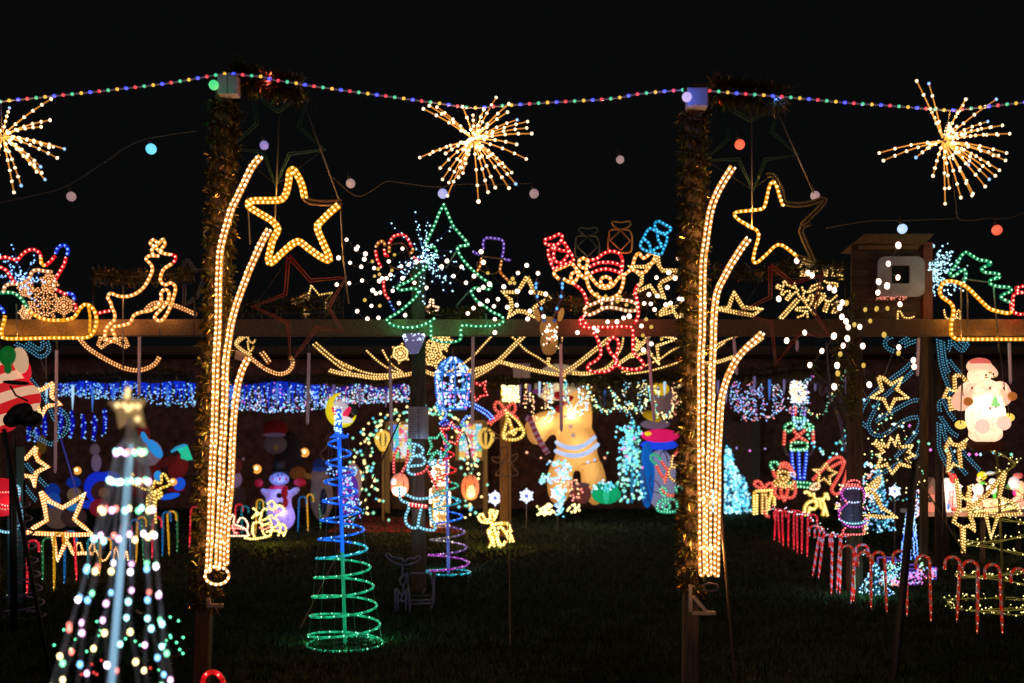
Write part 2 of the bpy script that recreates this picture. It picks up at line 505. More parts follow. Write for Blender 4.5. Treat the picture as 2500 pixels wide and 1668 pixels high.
# courses of bricks that can be told apart on the lit pier at the right
pier = thing('brick_pier', 'dark brick pier beside the white lit fir tree', 'pier', at(1800, 1247, 22.2))
px0, px1, pd = at(1762, 0, 22.2).x, at(1858, 0, 22.2).x, 22.2
m = MB(); m.box(((px0 + px1) / 2, pd + .16, .93), (px1 - px0 - .02, .26, 1.86)); m.build('mortar', principled('mortar', (.12, .11, .10), .95), pier, smooth=False)
bm_ = MB(); bm_.box((0, 0, 0), (.205, .05, .07)); bme = bm_.mesh('brick', False); bme.materials.append(M_BRICK)
for r in range(22):
    nx = int((px1 - px0) / .215)
    for k in range(nx):
        put('brick', bme, pier, None, (px0 + .11 + k * .215 + (.1 if r % 2 else 0) * (k < nx - 1), pd + .02 + random.uniform(-.006, .006), .05 + r * .083))

# door of the porch, warm lit
m = MB(); a, c = at(948, 1075, 21.8), at(1190, 1252, 21.8)
m.box(((a.x + c.x) / 2, 22.6, 1.05), (c.x - a.x, .06, 2.1)); m.build('door', principled('porch_door', (.25, .14, .05), .6, noise=(5, .4, (1, 1, 3))), house, smooth=False)
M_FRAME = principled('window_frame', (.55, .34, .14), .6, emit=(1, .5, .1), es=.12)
GL = [(.1, .75, .9), (.9, .95, 1), (1, .12, .3), (.1, .35, 1), (.2, .85, .45), (1, .7, .2), (.95, .3, .6), (.6, .95, 1)]
def stained(x0, x1, y0, y1, seed):
    D = 21.7; R = random.Random(seed)
    a, b = at(x0, y0, D), at(x1, y1, D); w, h = b.x - a.x, a.z - b.z
    fr = MB(); t = .07
    for c, d in (((a.x + w / 2, D, a.z + t / 2), (w + 2 * t, .1, t)), ((a.x + w / 2, D, b.z - t / 2), (w + 2 * t, .1, t)),
                 ((a.x - t / 2, D, (a.z + b.z) / 2), (t, .1, h - .002)), ((b.x + t / 2, D, (a.z + b.z) / 2), (t, .1, h - .002))):
        fr.box(c, d)
    wf = fr.build('window', M_FRAME, house, smooth=False)
    nx, nz = 7, 12
    P = [[(a.x + w * (i + (R.uniform(-.3, .3) if 0 < i < nx else 0)) / nx, b.z + h * (j + (R.uniform(-.3, .3) if 0 < j < nz else 0)) / nz) for j in range(nz + 1)] for i in range(nx + 1)]
    ms = {}
    for i in range(nx):
        for j in range(nz):
            cx = abs(i - 3) / 3.
            if cx < .4: k = R.choice([1, 2, 6, 5, 1])
            elif j < 2: k = R.choice([4, 5])
            else: k = R.choice([0, 0, 7, 3, 1, 0, 4])
            q = [P[i][j], P[i + 1][j], P[i + 1][j + 1], P[i][j + 1]]
            mx = sum(u[0] for u in q) / 4; mz = sum(u[1] for u in q) / 4
            q = [(mx + (u - mx) * .86, mz + (v - mz) * .86) for u, v in q]
            ms.setdefault(k, MB()).prism(q, D - .02, D + .01)
    for k, mm in ms.items():
        mm.build('stained_glass', glow('glass%d' % k, [v ** 1.5 for v in GL[k]], .95), wf, kind='stuff', smooth=False)
    mm = MB(); mm.box((a.x + w / 2, D + .035, (a.z + b.z) / 2), (w, .03, h)); mm.build('backing', M_WOODD, wf, smooth=False)
stained(959, 1010, 1037, 1119, 2); stained(1121, 1176, 1035, 1116, 5)
# porch posts
for x in (946, 1185):
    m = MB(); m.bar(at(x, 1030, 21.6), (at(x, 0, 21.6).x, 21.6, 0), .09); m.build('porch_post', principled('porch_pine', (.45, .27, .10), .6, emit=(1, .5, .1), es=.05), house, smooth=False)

# hedge and shed masses beside the house so that the dark is not empty
def leafy(name, label, c, r, n, mat, leaf=.09, seed=1):
    R = random.Random(seed); m = MB()
    for _ in range(n):
        u = Vector((R.gauss(0, 1), R.gauss(0, 1), R.gauss(0, 1))).normalized() * (R.random() ** .35)
        p = Vector((c[0] + u.x * r[0], c[1] + u.y * r[1], max(.02, c[2] + u.z * r[2])))
        a = Vector((R.uniform(-1, 1), R.uniform(-1, 1), R.uniform(-1, 1))) * leaf; b2 = Vector((R.uniform(-1, 1), R.uniform(-1, 1), R.uniform(-1, 1))) * leaf
        m.add([p, p + a, p + a + b2 * .5, p + b2], [(0, 1, 2, 3)])
    root = thing(name, label, 'bush', (c[0], c[1], 0))
    m.build('foliage', mat, root, kind='stuff', smooth=False)
    return root
M_LEAF = principled('evergreen_leaf', (.03, .06, .025), .6)

# ============================================================ TIMBER FRAMES
def timber(name, label, pts, w, d, mat, group=None, cat='post'):
    m = MB(); m.bar(pts[0], pts[1], w, d)
    o = m.build(name, mat, smooth=False)
    bv = o.modifiers.new('bevel', 'BEVEL'); bv.width = .008; bv.segments = 2
    return tag(o, label, cat, group)
BD = 10.6
for (xa, xb, lab) in ((-30, 478, 'timber beam under the yellow sleigh outline at far left'), (478, 1020, 'timber beam lit orange just right of the left tinsel post'),
                      (1020, 1700, 'timber beam behind the waving santa outline'), (1700, 2085, 'timber beam right of the right tinsel post'), (2085, 2560, 'timber beam under the large yellow boot outline at right')):
    a, c = at(xa + .5, 801, BD), at(xb - .5, 801, BD)
    timber('crossbeam', lab, (a, c), .10, .165, M_WOOD, 'beams of the middle frame', 'beam')
for (x, yt, lab) in ((1022, 640, 'grey post at centre carrying the paper notice and neon snowman'), (2086, 825, 'dark timber post wrapped with the lit snowman net at right'), (-22, 780, 'timber post outside the left edge')):
    a = at(x, yt, BD + .16); timber('timber_post', lab, ((a.x, BD + .16, 0), a), .135, .12, M_WOODD, 'posts of the middle frame')
BD2 = 16.4
for (xa, xb, lab) in ((118, 700, 'far beam above the blue icicle curtain at left'), (700, 1233, 'far beam above the multicoloured curtain at centre'), (1233, 1760, 'far beam above the gingerbread inflatable'), (1760, 2210, 'far beam above the blue bead loops at right')):
    timber('far_crossbeam', lab, (at(xa + .5, 925, BD2), at(xb - .5, 925, BD2)), .10, .13, M_WOODD, 'beams of the far frame', 'beam')
for (x, lab, mt) in ((1234, 'orange lit pine post beside the small reindeer', principled('pine_lit_tint', (.62, .32, .10), .7, noise=(9, .3, (6, 6, .5)))), (2200, 'far timber post at right', M_WOODD), (1760, 'far timber post right of the glowing rope arches', M_WOODD), (300, 'far timber post at left', M_WOODD)):  # orange light on the first post is put into its base colour
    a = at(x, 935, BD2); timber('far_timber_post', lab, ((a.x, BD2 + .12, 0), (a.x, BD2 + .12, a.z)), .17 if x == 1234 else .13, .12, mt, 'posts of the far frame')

# front posts with tinsel
FD = 6.3
def slanted(x0, y0, x1, D):               # from a seen top down to the ground
    a = at(x0, y0, D); return a, Vector((at(x1, 0, D).x, D, 0))
pl = slanted(550, 205, 490, FD); pr = slanted(1694, 225, 1684, FD)
timber('front_post', 'tall slanting post wrapped in gold tinsel at left', pl, .088, .088, M_WOODV, 'front posts')
timber('front_post', 'tall upright post wrapped in gold tinsel at right', pr, .088, .088, M_WOODV, 'front posts')

M_TIN = [principled('tinsel_gold', (.42, .27, .06), .25, .95), principled('tinsel_green', (.13, .16, .035), .35, .8), principled('tinsel_brown', (.11, .08, .025), .35, .85)]
def tinsel(name, label, path, r, n, L, group, seed=1, dens=None, w=.0042):
    """garland of thin foil strips standing out from a string"""
    R = random.Random(seed); m = MB(); path = [Vector(p) for p in path]
    seg = [(b - a).length for a, b in zip(path, path[1:])]; T = sum(seg)
    for _ in range(n):
        t = R.random() * T; k = 0
        while t > seg[k] and k < len(seg) - 1: t -= seg[k]; k += 1
        a, b = path[k], path[k + 1]; ax = (b - a).normalized(); c = a.lerp(b, min(1, t / seg[k]))
        if dens and R.random() > dens(c): continue
        u = Vector((R.gauss(0, 1), R.gauss(0, 1), R.gauss(0, 1))); u -= ax * u.dot(ax) * .8; u.normalize()
        s = c + u * r * R.uniform(.3, 1); e = s + (u + ax * R.uniform(-.7, .7) + Vector((0, 0, -.25))) * L * R.uniform(.4, 1.3)
        q = u.cross(Vector((R.uniform(-1, 1), R.uniform(-1, 1), R.uniform(-1, 1)))).normalized() * w * R.uniform(.5, 1.2)
        m.add([s - q, s + q, e + q * .4, e - q * .4], [(0, 1, 2, 3)], mi=R.choice([0, 0, 1, 1, 2, 2, 2]))
    root = thing(name, label, 'tinsel garland', path[-1], group)
    m.build('foil_strips', M_TIN, root, kind='stuff', smooth=False)
    c = MB(); c.tube(path, .006, 5); c.build('core_string', M_CABLE, root)
    return root
def spiral(a, b, r, turns, n=160):
    a, b = Vector(a), Vector(b)
    return [a.lerp(b, i / n) + Vector((math.cos(i / n * turns * 6.283) * r, math.sin(i / n * turns * 6.283) * r, 0)) for i in range(n + 1)]
def lp(p, y0, y1, D):                      # piece of a front post between two seen heights
    z0, z1 = EYE - (y0 - YH) / F * D, EYE - (y1 - YH) / F * D
    f = lambda z: p[1].lerp(p[0], (z - p[1].z) / (p[0].z - p[1].z))
    return f(z0), f(z1)
a, b = lp(pl, 235, 1480, FD); tinsel('tinsel_garland', 'gold tinsel wound round the left front post', spiral(a, b, .062, 30, 480), .016, 24000, .036, 'tinsel on the front posts', 1)
a, b = lp(pr, 268, 1440, FD); tinsel('tinsel_garland', 'gold tinsel wound round the right front post', spiral(a, b, .062, 28, 480), .016, 23000, .036, 'tinsel on the front posts', 2)
tinsel('tinsel_garland', 'tinsel tuft crowning the left front post beside the white box', [at(570, 172, FD), at(610, 190, FD), at(680, 205, FD), at(735, 215, FD)], .035, 2600, .07, 'tinsel on the front posts', 3)
tinsel('tinsel_garland', 'tinsel tuft at the top of the right front post', [at(1738, 212, FD), at(1800, 222, FD), at(1860, 228, FD), at(1906, 232, FD)], .035, 2600, .07, 'tinsel on the front posts', 4)
for i, (x0, x1, y, D, lab) in enumerate(((122, 470, 918, BD2 - .1, 'dark tinsel along the far beam above the blue lights at left'), (560, 1010, 932, BD2 - .1, 'dark tinsel along the far beam behind the hanging tubes'), (1130, 1370, 928, BD2 - .1, 'dark tinsel along the far beam beside the lantern'),
        (1370, 1660, 925, BD2 - .1, 'brown tinsel above the gingerbread inflatable'), (1740, 2060, 905, BD2 - .1, 'green and gold tinsel above the blue bead loops'), (232, 470, 668, 10.8, 'dark tinsel swag behind the leaping reindeer outline'),
        (560, 830, 742, 10.8, 'tinsel hanging behind the small gold star'), (1000, 1180, 762, 10.8, 'tinsel lying behind the big green tree outline'), (1330, 1600, 735, 10.8, 'brown tinsel behind the waving santa'), (1740, 2060, 655, 10.8, 'dark tinsel behind the rope snowflakes'))):
    n = max(2, int((x1 - x0) / 60)); pth = [at(x0 + (x1 - x0) * k / n, y + 8 * math.sin(k * 1.3), D) for k in range(n + 1)]
    tinsel('tinsel_garland', lab, pth, .07 if D > 14 else .032, int((x1 - x0) * (9 if D > 14 else 5)), .075, 'tinsel garlands on the frames', 20 + i, w=.005)
for x0, x1, y, D in ((225, 480, 690, 10.8), (555, 840, 762, 10.8), (985, 1190, 772, 10.8), (1325, 1610, 757, 10.8), (1735, 2070, 678, 10.8)):
    m = MB(); m.tube([at(x0, y, D), at(x1, y, D)], .012, 6); m.tube([at(x0 + 4, y, D), at(x0 + 4, 800, BD + .065)], .012, 6); m.tube([at(x1 - 4, y, D), at(x1 - 4, 800, BD + .065)], .012, 6)
    tag(m.build('garland_rail', M_METAL), 'thin dark rail carrying tinsel near x %d' % x0 if False else {225: 'thin rail behind the leaping reindeer', 555: 'thin rail behind the small gold star', 985: 'thin rail behind the green tree outline', 1325: 'thin rail behind the waving santa', 1735: 'thin rail behind the rope snowflakes'}[x0], 'rail', 'rails behind the middle frame')

# drooping brown tinsel lumps under the far beam
tinsel('tinsel_garland', 'thick brown tinsel lump drooping over the gingerbread arm', [at(1440, 920, 15.9), at(1462, 960, 15.9), at(1470, 1000, 15.9)], .12, 1500, .08, 'tinsel garlands on the frames', 41)
tinsel('tinsel_garland', 'silvery tinsel bunch drooping above the teal cone tree', [at(1528, 920, 15.9), at(1548, 980, 15.9), at(1556, 1010, 15.9)], .16, 1800, .10, 'tinsel garlands on the frames', 42)
a, b = (at(2062, 800, BD), at(2066, 1010, BD)); tinsel('tinsel_garland', 'dark tinsel on the upper part of the right middle post', spiral((a.x, a.y, b.z), (a.x, a.y, a.z + .3), .09, 8), .02, 1800, .06, 'tinsel garlands on the frames', 43)

# white junction boxes
def jbox(x0, y0, x1, y1, D, label, seam=True, group='white junction boxes'):
    a, b = at(x0, y0, D), at(x1, y1, D); w, h = b.x - a.x, a.z - b.z
    r = thing('junction_box', label, 'box', ((a.x + b.x) / 2, D, b.z), group)
    mt = principled('white_plastic', (.62, .56, .64), .5)
    m = MB(); 
    if seam:
        m.box((a.x + w * .255, D, b.z + h / 2), (w * .47, .08, h))
        o = m.build('case', mt, r, smooth=False); o.modifiers.new('b', 'BEVEL').width = .004
        m = MB(); m.box((a.x + w * .745, D, b.z + h / 2), (w * .47, .08, h)); o = m.build('lid', mt, r, smooth=False); o.modifiers.new('b', 'BEVEL').width = .004
    else:
        m.box((a.x + w / 2, D, b.z + h / 2), (w, .08, h)); o = m.build('case', mt, r, smooth=False); o.modifiers.new('b', 'BEVEL').width = .004
        m = MB(); m.box((a.x + w / 2, D - .045, b.z + h * .5), (w * .86, .012, h * .86)); m.build('lid', mt, r, smooth=False)
    m = MB()
    for i, j in ((.1, .1), (.9, .1), (.1, .9), (.9, .9)): m.ball((a.x + w * i, D - .045, b.z + h * j), .003, 6, 4)
    m.build('screws', M_METAL, r, kind='stuff')
jbox(534.6, 187.6, 584, 235.6, 6.2, 'white split junction box on top of the left front post')
jbox(1675.6, 218.5, 1726, 265.7, 6.2, 'white junction box tinted blue on top of the right front post', False)
jbox(1252, 888, 1295, 922, 15.8, 'small grey junction box below the deer head')

# brackets under the tinsel
def bracket(pts, D, label):
    m = MB(); r = thing('wooden_bracket', label, 'bracket', at(*pts[0][0], D), 'wooden brackets on the front posts')
    for a, b in pts:
        m = MB(); m.bar(at(*a, D), at(*b, D), .018, .02); m.build('strut', principled('pale_wood', (.50, .38, .28), .7), r, smooth=False)
lamp_light(bpy.data.objects['junction_box.001'], at(1668, 235, 6.05), 'blue', .5); lamp_light(bpy.data.objects['junction_box'], at(526, 215, 6.05), 'green', .04)
bracket([((1685, 1428), (1686, 1494)), ((1692, 1456), (1723, 1492)), ((1690, 1497), (1747, 1497))], 6.2, 'small pale wooden bracket low on the right front post')
bracket([((508, 1462), (510, 1476)), ((505, 1479), (545, 1479))], 6.15, 'small dim wooden bracket low on the left front post')
# guy rods and stakes
def stay(a, b, r, mat, label, cat='guy line', group='guy lines and stays'):
    m = MB(); m.tube([a, b], r, 6); tag(m.build('guy_line', mat), label, cat, group)
M_ROPE = principled('guy_rope', (.22, .14, .07), .8)
stay(at(1754, 1190, 6.1), Vector((at(1800, 0, 6.3).x, 6.3, 0)), .008, M_ROPE, 'brown stay running down right of the right front post')
stay(at(976, 1027, 9.5), at(865, 1272, 11), .008, M_ROPE, 'dark diagonal stay left of the notice post')
stay(at(865, 1272, 11), Vector((at(728, 0, 8.6).x, 8.6, 0)), .006, M_ROPE, 'pale guy line slanting to the lawn left of the spiral tree')
stay(at(2235, 1130, 8), Vector((at(2182, 0, 6.9).x, 6.9, 0)), .03, principled('black_pipe', (.012, .012, .014), .6), 'black leaning pipe in front of the magenta light train', 'pipe')
stay(at(2190, 1080, 9.4), at(2360, 1360, 9.4), .007, M_ROPE, 'diagonal cord in front of the village table')
stay(at(1238, 1010, 14.5), Vector((at(1246, 0, 8).x, 8, 0)), .005, M_ROPE, 'thin cord falling past the small reindeer')
stay(at(10, 1050, 5), Vector((at(130, 0, 6.6).x, 6.6, 0)), .012, principled('black_pipe', (.012, .012, .014), .6), 'black slanting pipe at the left edge', 'pipe')
stay(at(2297, 830, 12.8), Vector((at(2290, 0, 12.8).x, 12.8, 0)), .05, M_WOODD, 'dark round pole left of the glowing village', 'pole')
stay(at(2268, 822, 12.9), Vector((at(2312, 0, 12.9).x, 12.9, 0)), .045, M_WOODD, 'second dark pole leaning beside the village', 'pole')
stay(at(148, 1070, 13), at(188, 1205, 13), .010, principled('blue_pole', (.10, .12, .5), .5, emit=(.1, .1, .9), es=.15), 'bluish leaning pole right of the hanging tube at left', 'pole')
# ============================================================ FRONT ROW
# multicoloured rope strung from post to post
RP = [A1(p) for p in ((-260, 478), (0, 435), (480, 385), (1000, 330), (1500, 270), (1985, 190))] + [A5(p) for p in ((480, 186), (610, 200), (700, 205), (840, 240), (1010, 265), (1160, 290), (1480, 335))] + \
     [B1(p) for p in ((520, 120), (1100, 200), (1400, 240), (1700, 220), (2190, 185))] + [OV((1400, 227))] + [B8(p) for p in ((0, 240), (450, 200), (700, 210), (970, 235), (1320, 260), (1660, 290), (2080, 330))] + \
     [C1(p) for p in ((530, 355), (960, 390), (1130, 400), (1300, 385), (1830, 325), (2200, 290))]
w = [at(x, y, FD - .08) for x, y in smooth2(RP, step=10)]
r = thing('rainbow_light_string', 'long multicoloured light rope slung between the two front posts', 'light string', w[0])
m = MB(); m.tube(w, .0048, 6)
m.build('clear_tube', principled('clear_rope', (.35, .32, .36), .25, emit=(.5, .35, .7), es=.07), r)
RB = [('blue', (.03, .06, 1), 2.2), ('red', (1, .03, .06), 1.3), ('green', (.04, .75, .38), 1.0), ('yellow', (1, .50, .03), 1.3)]
seq = [1, 0, 2, 3]
for i, p in enumerate(along(w, 21.8 * FD / F, .3)):
    n, c, s = RB[(i * 1) % 4] if True else None
    k = i % 4; n, c, s = [RB[3], RB[0], RB[1], RB[2]][k]
    me = shared_ball(glow('rainbow_' + n, c, s), 8, 6)
    put('bulb', me, r, None, p + Vector((0, -.002, 0)), scale=(.0125 if n == 'blue' else .0105, .009, .0095), label=n + ' bulb' if i < 0 else None)

for i, p in enumerate(along(w, .5, .5)): lamp_light(r, p + Vector((0, .03, 0)), ['violet', 'gold', 'green', 'red', 'blue'][i % 5], .35)
# starburst lights on rods
def burst(label, c, tips, conv, D, R3, bulb, rod, sp, br, blue=(), seed=1, name='starburst_light', group='starburst lights on the front frame', stem=None):
    R = random.Random(seed); C = at(*conv(c), D); r = thing(name, label, 'starburst light', C, group)
    rods = MB(); bl = {}
    for i, t in enumerate(tips):
        e0 = at(*conv(t), D); L = (e0 - C).length
        dy = math.sqrt(max(0, R3 ** 2 - L * L)) * R.choice((-1, 1)) * R.uniform(.5, 1)
        e = at(*conv(t), D + dy)
        sag = Vector((0, 0, -.04 * R.random())); mid = C.lerp(e, .5) - sag
        pth = [C, C.lerp(mid, .5) , mid, mid.lerp(e, .55), e]
        q = [C.lerp(e, k / 6) + Vector((0, 0, .012 * math.sin(k / 6 * 3.14))) for k in range(7)]
        rods.tube(q, (.0030 if rod == 'warm' else .0010) * D / 6.3, 5)
        k = 0
        for p in along(q[::-1], sp * D / F, .02):
            if (p - C).length < .05 * D / 6.3: continue
            bl.setdefault(bulb if not (k == 0 and i in blue) else 'blue', []).append(p); k += 1
    rods.build('rods', tube_mat(rod), r, kind='stuff')
    m = MB(); m.ball(C, .02 * D / 6.3, 8, 6); m.build('hub', M_METAL, r)
    for k, ps in bl.items():
        me = shared_ball(bulb_mat(k), 6, 5)
        if br > 3:
            for p in ps: put('bulb', me, r, None, p, scale=(br * D / F,) * 3)
        else:
            mm = MB(); [mm.octa(p + Vector((R.uniform(-.02, .02), 0, R.uniform(-.02, .02))), br * D / F * R.uniform(.7, 1.3)) for p in ps if R.random() < .62]; mm.build('bulb_row', bulb_mat(k), r, kind='stuff')
    lamp_light(r, C + Vector((0, -.1, 0)), 'warm' if rod == 'warm' else 'ice', 2.5 if rod == 'warm' else 4)
    if stem:
        m = MB(); m.tube([C, at(*stem, D)], .003, 4); m.build('hanger', M_CABLE, r)
    return r
T1 = [(930, 215), (1015, 230), (865, 250), (1295, 225), (1410, 320), (1530, 255), (1665, 125), (1805, 195), (1790, 285), (1895, 370), (2010, 390), (2000, 460), (2055, 522), (1890, 640), (1995, 800), (1760, 885), (1835, 950), (1880, 1075), (1805, 1120), (1655, 1115), (1575, 1165), (1470, 1260), (1130, 1205), (1145, 1060), (1075, 1025), (1250, 1000), (1300, 955), (1050, 900), (825, 785), (1110, 740), (935, 748), (1340, 620), (1480, 700), (1520, 470), (1300, 700), (1560, 560)]
burst('warm starburst of lit rods hanging at the centre of the long light rope', (1420, 590), T1, B1, 6.25, .42, 'warm', 'warm', 38, 3.7, (9, 17), 3, stem=B1((1455, 255)))
T2 = [(795, 110), (915, 135), (945, 420), (1280, 290), (1250, 350), (1580, 290), (1495, 510), (1530, 565), (1640, 548), (1710, 630), (1595, 640), (1680, 820), (1600, 845), (1670, 893), (1610, 990), (1570, 1045), (1515, 940), (1510, 1080), (1470, 1150), (1305, 940), (1340, 1240), (1350, 1220), (1230, 1260), (1115, 1165), (1075, 1320), (955, 1045), (425, 820), (467, 895), (787, 865), (900, 775), (1190, 560), (1240, 640), (1110, 530)]
burst('warm starburst of lit rods hanging at the upper right', (1060, 700), T2, C1, 6.25, .42, 'warm', 'warm', 38, 3.7, (1, 5, 6, 17, 19, 28), 4, stem=C1((1130, 400)))
T0 = [(85, 490), (460, 410), (450, 600), (370, 660), (580, 860), (515, 940), (440, 845), (365, 1020), (405, 1135), (375, 1075), (190, 1190), (125, 1250), (330, 1065), (-200, 560), (-380, 700), (-150, 1000), (-60, 1180), (-330, 900), (-100, 500), (480, 840)]
burst('warm starburst of lit rods cut by the left edge', (20, 740), T0, A1, 6.25, .45, 'warm', 'warm', 36, 3.7, (0, 4, 7, 8, 10), 5, stem=A1((5, 435)))
T3 = [(565, 235), (880, 120), (910, 225), (1035, 175), (1050, 220), (1090, 490), (1315, 290), (1350, 560), (1460, 745), (1355, 940), (1320, 1000), (1250, 1050), (1130, 955), (1015, 1140), (955, 1125), (670, 955), (635, 870), (660, 760), (780, 855), (700, 900), (1150, 890), (1240, 900), (1100, 640), (1200, 640), (1060, 820), (1180, 760), (930, 780)]
burst('blue and white starburst of thin rods in front of the green tree outline', (985, 610), T3, B2, 9.9, .75, 'ice', 'navy', 15, 2.4, (), 6, 'blue_starburst_light', 'blue starburst lights')
T4 = [(975, 250), (1125, 270), (1065, 325), (1175, 350), (1240, 350), (1130, 395), (1200, 435), (1350, 445), (1390, 555), (1325, 580), (1240, 775), (1320, 810), (1290, 850), (1200, 890), (1135, 915), (1180, 380), (1150, 470), (1060, 410), (1020, 600), (1180, 600), (1100, 700), (960, 500), (1000, 900), (965, 1130), (1130, 770), (1060, 560), (1200, 545)]
burst('blue starburst spraying out from behind the wooden hut', (900, 660), T4, C3, 11.4, 1.1, 'ice', 'navy', 11, 2.3, (), 7, 'blue_starburst_light', 'blue starburst lights')
burst('blue and white starburst between the sleigh and the santa outline at far left', A2((250, 620)), [A2(p) for p in ((140, 220), (155, 330), (400, 325), (0, 320), (540, 500), (60, 480), (300, 560), (390, 600), (350, 740), (180, 560), (460, 600), (490, 640), (400, 880), (230, 780), (20, 630), (0, 560), (80, 410))], FULL, 11.2, .6, 'blue', 'navy', 12, 2.4, (), 8, 'blue_starburst_light', 'blue starburst lights')

# glowing rope arches on the front posts
def arches(label, S, hoop, D, bottom):
    r = thing('rope_light_arch', label, 'light arch', at(S[0][0][-1][0], bottom, D), 'rope light arches on the front posts')
    for i, (pts, off) in enumerate(S):
        k = D / F; p = smooth2(pts, step=8); M = MB(); B = MB()
        q1, q2 = offset2(p, off), offset2(p, -off)
        end = p[-1]; arc = [(end[0] + off * math.cos(t), end[1] + off * math.sin(t)) for t in [math.pi * j / 6 for j in range(7)]]
        top = p[0]; loop = q1[::-1]
        full = q2[::1]; path = (q1[::-1] + q2) if True else q1
        # right row down, round the end, left row up
        a1 = q1 if q1[-1][0] > q2[-1][0] else q2; a2 = q2 if a1 is q1 else q1
        path = a1 + arc + a2[::-1]
        w = [at(x, y, D) for x, y in path]
        M.tube(w, 3.5 * k, 6, ulen=13.5 * k, u0=0); rope_lights(r, 'arch', [at(x, y, D + .02) for x, y in p], D)
        for b in along(w, 13.2 * k, .02):
            q_ = random.uniform(.8, 1.15) if random.random() < .98 else .01
            B.octa(b + Vector((random.uniform(-.7, .7) * k, -3.4 * k, random.uniform(-1.3, 1.3) * k)), (3.0 * k * q_, 3 * k * q_, 3.3 * k * q_))
        M.build('rope_tube', tube_mat('arch'), r); B.build('bulb_row', bulb_mat('arch'), r, kind='stuff')
    h = MB(); h.tube([at(x, y, D) for x, y in hoop[0]], 3.2 * D / F, 6)
    h.build('hoop', tube_mat(hoop[1]), r)
    if hoop[1] in LIT:
        B = MB(); [B.octa(b + Vector((0, -.008, 0)), 3.8 * D / F) for b in along([at(x, y, D) for x, y in hoop[0]], 12 * D / F)]
        B.build('bulb_row', bulb_mat('arch'), r, kind='stuff')
    m = MB()
    for pts, off in S:
        p = smooth2(pts, step=20); m.tube([at(x, y, D + .03) for x, y in p], .004, 4)
    m.build('wire_frame', M_METAL, r)
    return r
LA = [((636, 383), (616, 407), (594, 451), (577, 486), (566, 508), (553, 552), (544, 584), (537, 620), (534, 685), (533, 758), (532, 807), (528, 870), (525, 977), (523, 1053), (519, 1130), (516.5, 1206), (514, 1290), (511, 1350), (509, 1392)), 4.9]
LB = [((657, 560), (641, 588), (624, 625), (610, 656), (597, 690), (586, 719), (575, 751), (566, 785), (560, 820), (551, 890), (549, 976), (546, 1040), (542, 1129), (540, 1206), (536, 1290), (532, 1385)), 4.9]
LC = [((606, 875), (597, 891), (588, 913), (580, 945), (572, 1009), (569, 1053), (566, 1130), (562, 1206), (556, 1257), (553, 1320), (551.5, 1375)), 4.6]
hoop = [(500 + 30 + 29 * math.cos(t), 1405 + 22 * math.sin(t)) for t in [math.pi * 2 * j / 24 for j in range(25)]]
arches('glowing warm rope arch sweeping up the left front post', [LA, LB, LC], (hoop, 'arch'), 6.1, 1432)
RA = [((1789, 408), (1778, 425), (1763, 449), (1748, 478), (1736, 511), (1730, 543), (1724, 585), (1718, 628), (1716, 661), (1715, 750), (1714, 824), (1711, 868), (1711, 957), (1710.5, 1045), (1711, 1159), (1713, 1248), (1713, 1323), (1714, 1400)), 5.2]
RB_ = [((1827, 584), (1812, 603), (1796, 628), (1781, 652), (1766, 681), (1753, 707), (1747, 734), (1744, 765), (1742, 805), (1741, 850), (1738, 913), (1736, 1001), (1733.5, 1105), (1731, 1207), (1729.5, 1310), (1731, 1400)), 4.8]
RC = [((1860, 814), (1846, 828), (1824, 848), (1805, 869), (1790, 892), (1776, 922), (1767, 950), (1761, 980), (1758, 1016), (1756, 1055), (1753, 1110), (1752, 1207), (1750, 1310), (1749, 1402)), 4.6]
hoop = [(1735 + 19 * math.cos(t), 1434 + 9 * math.sin(t)) for t in [math.pi * 2 * j / 24 for j in range(25)]]
arches('glowing warm rope arch sweeping up the right front post', [RA, RB_, RC], (hoop, 'pink'), 6.1, 1432)

# large star motifs hung on the front frame
figure('rope_star', 'big gold rope star, mostly lit, beside the left front post', 'star', A5, 6.9, [
    ('gold', [A5(p) for p in ((1108, 1290), (1090, 1200), (1065, 1130), (1025, 1060), (1000, 1035), (975, 1060), (965, 1150), (945, 1240), (910, 1295), (850, 1310), (640, 1315), (605, 1345), (640, 1385), (800, 1480))] + [A6(p) for p in ((960, 35), (985, 80), (955, 150), (930, 200), (905, 300), (888, 390), (915, 420), (1000, 345), (1090, 265), (1190, 205), (1300, 280), (1400, 350), (1490, 395), (1500, 360), (1440, 220), (1385, 90), (1385, 30))] + [A5(p) for p in ((1230, 1520), (1320, 1430), (1410, 1350))], dict(full=True, dbl=4.6)),
    ('brown', [(1108, 1290), (1150, 1320), (1280, 1335), (1440, 1325)], dict(dbl=4.6))], tr=3, br=3.6, sp=12,
    rods=((880, 560, 840, 1560), (1115, 480, 1415, 1310), (1425, 1330, 1450, 1800), (600, 1280, 620, 1700), (1450, 1800, 1500, 2230)))
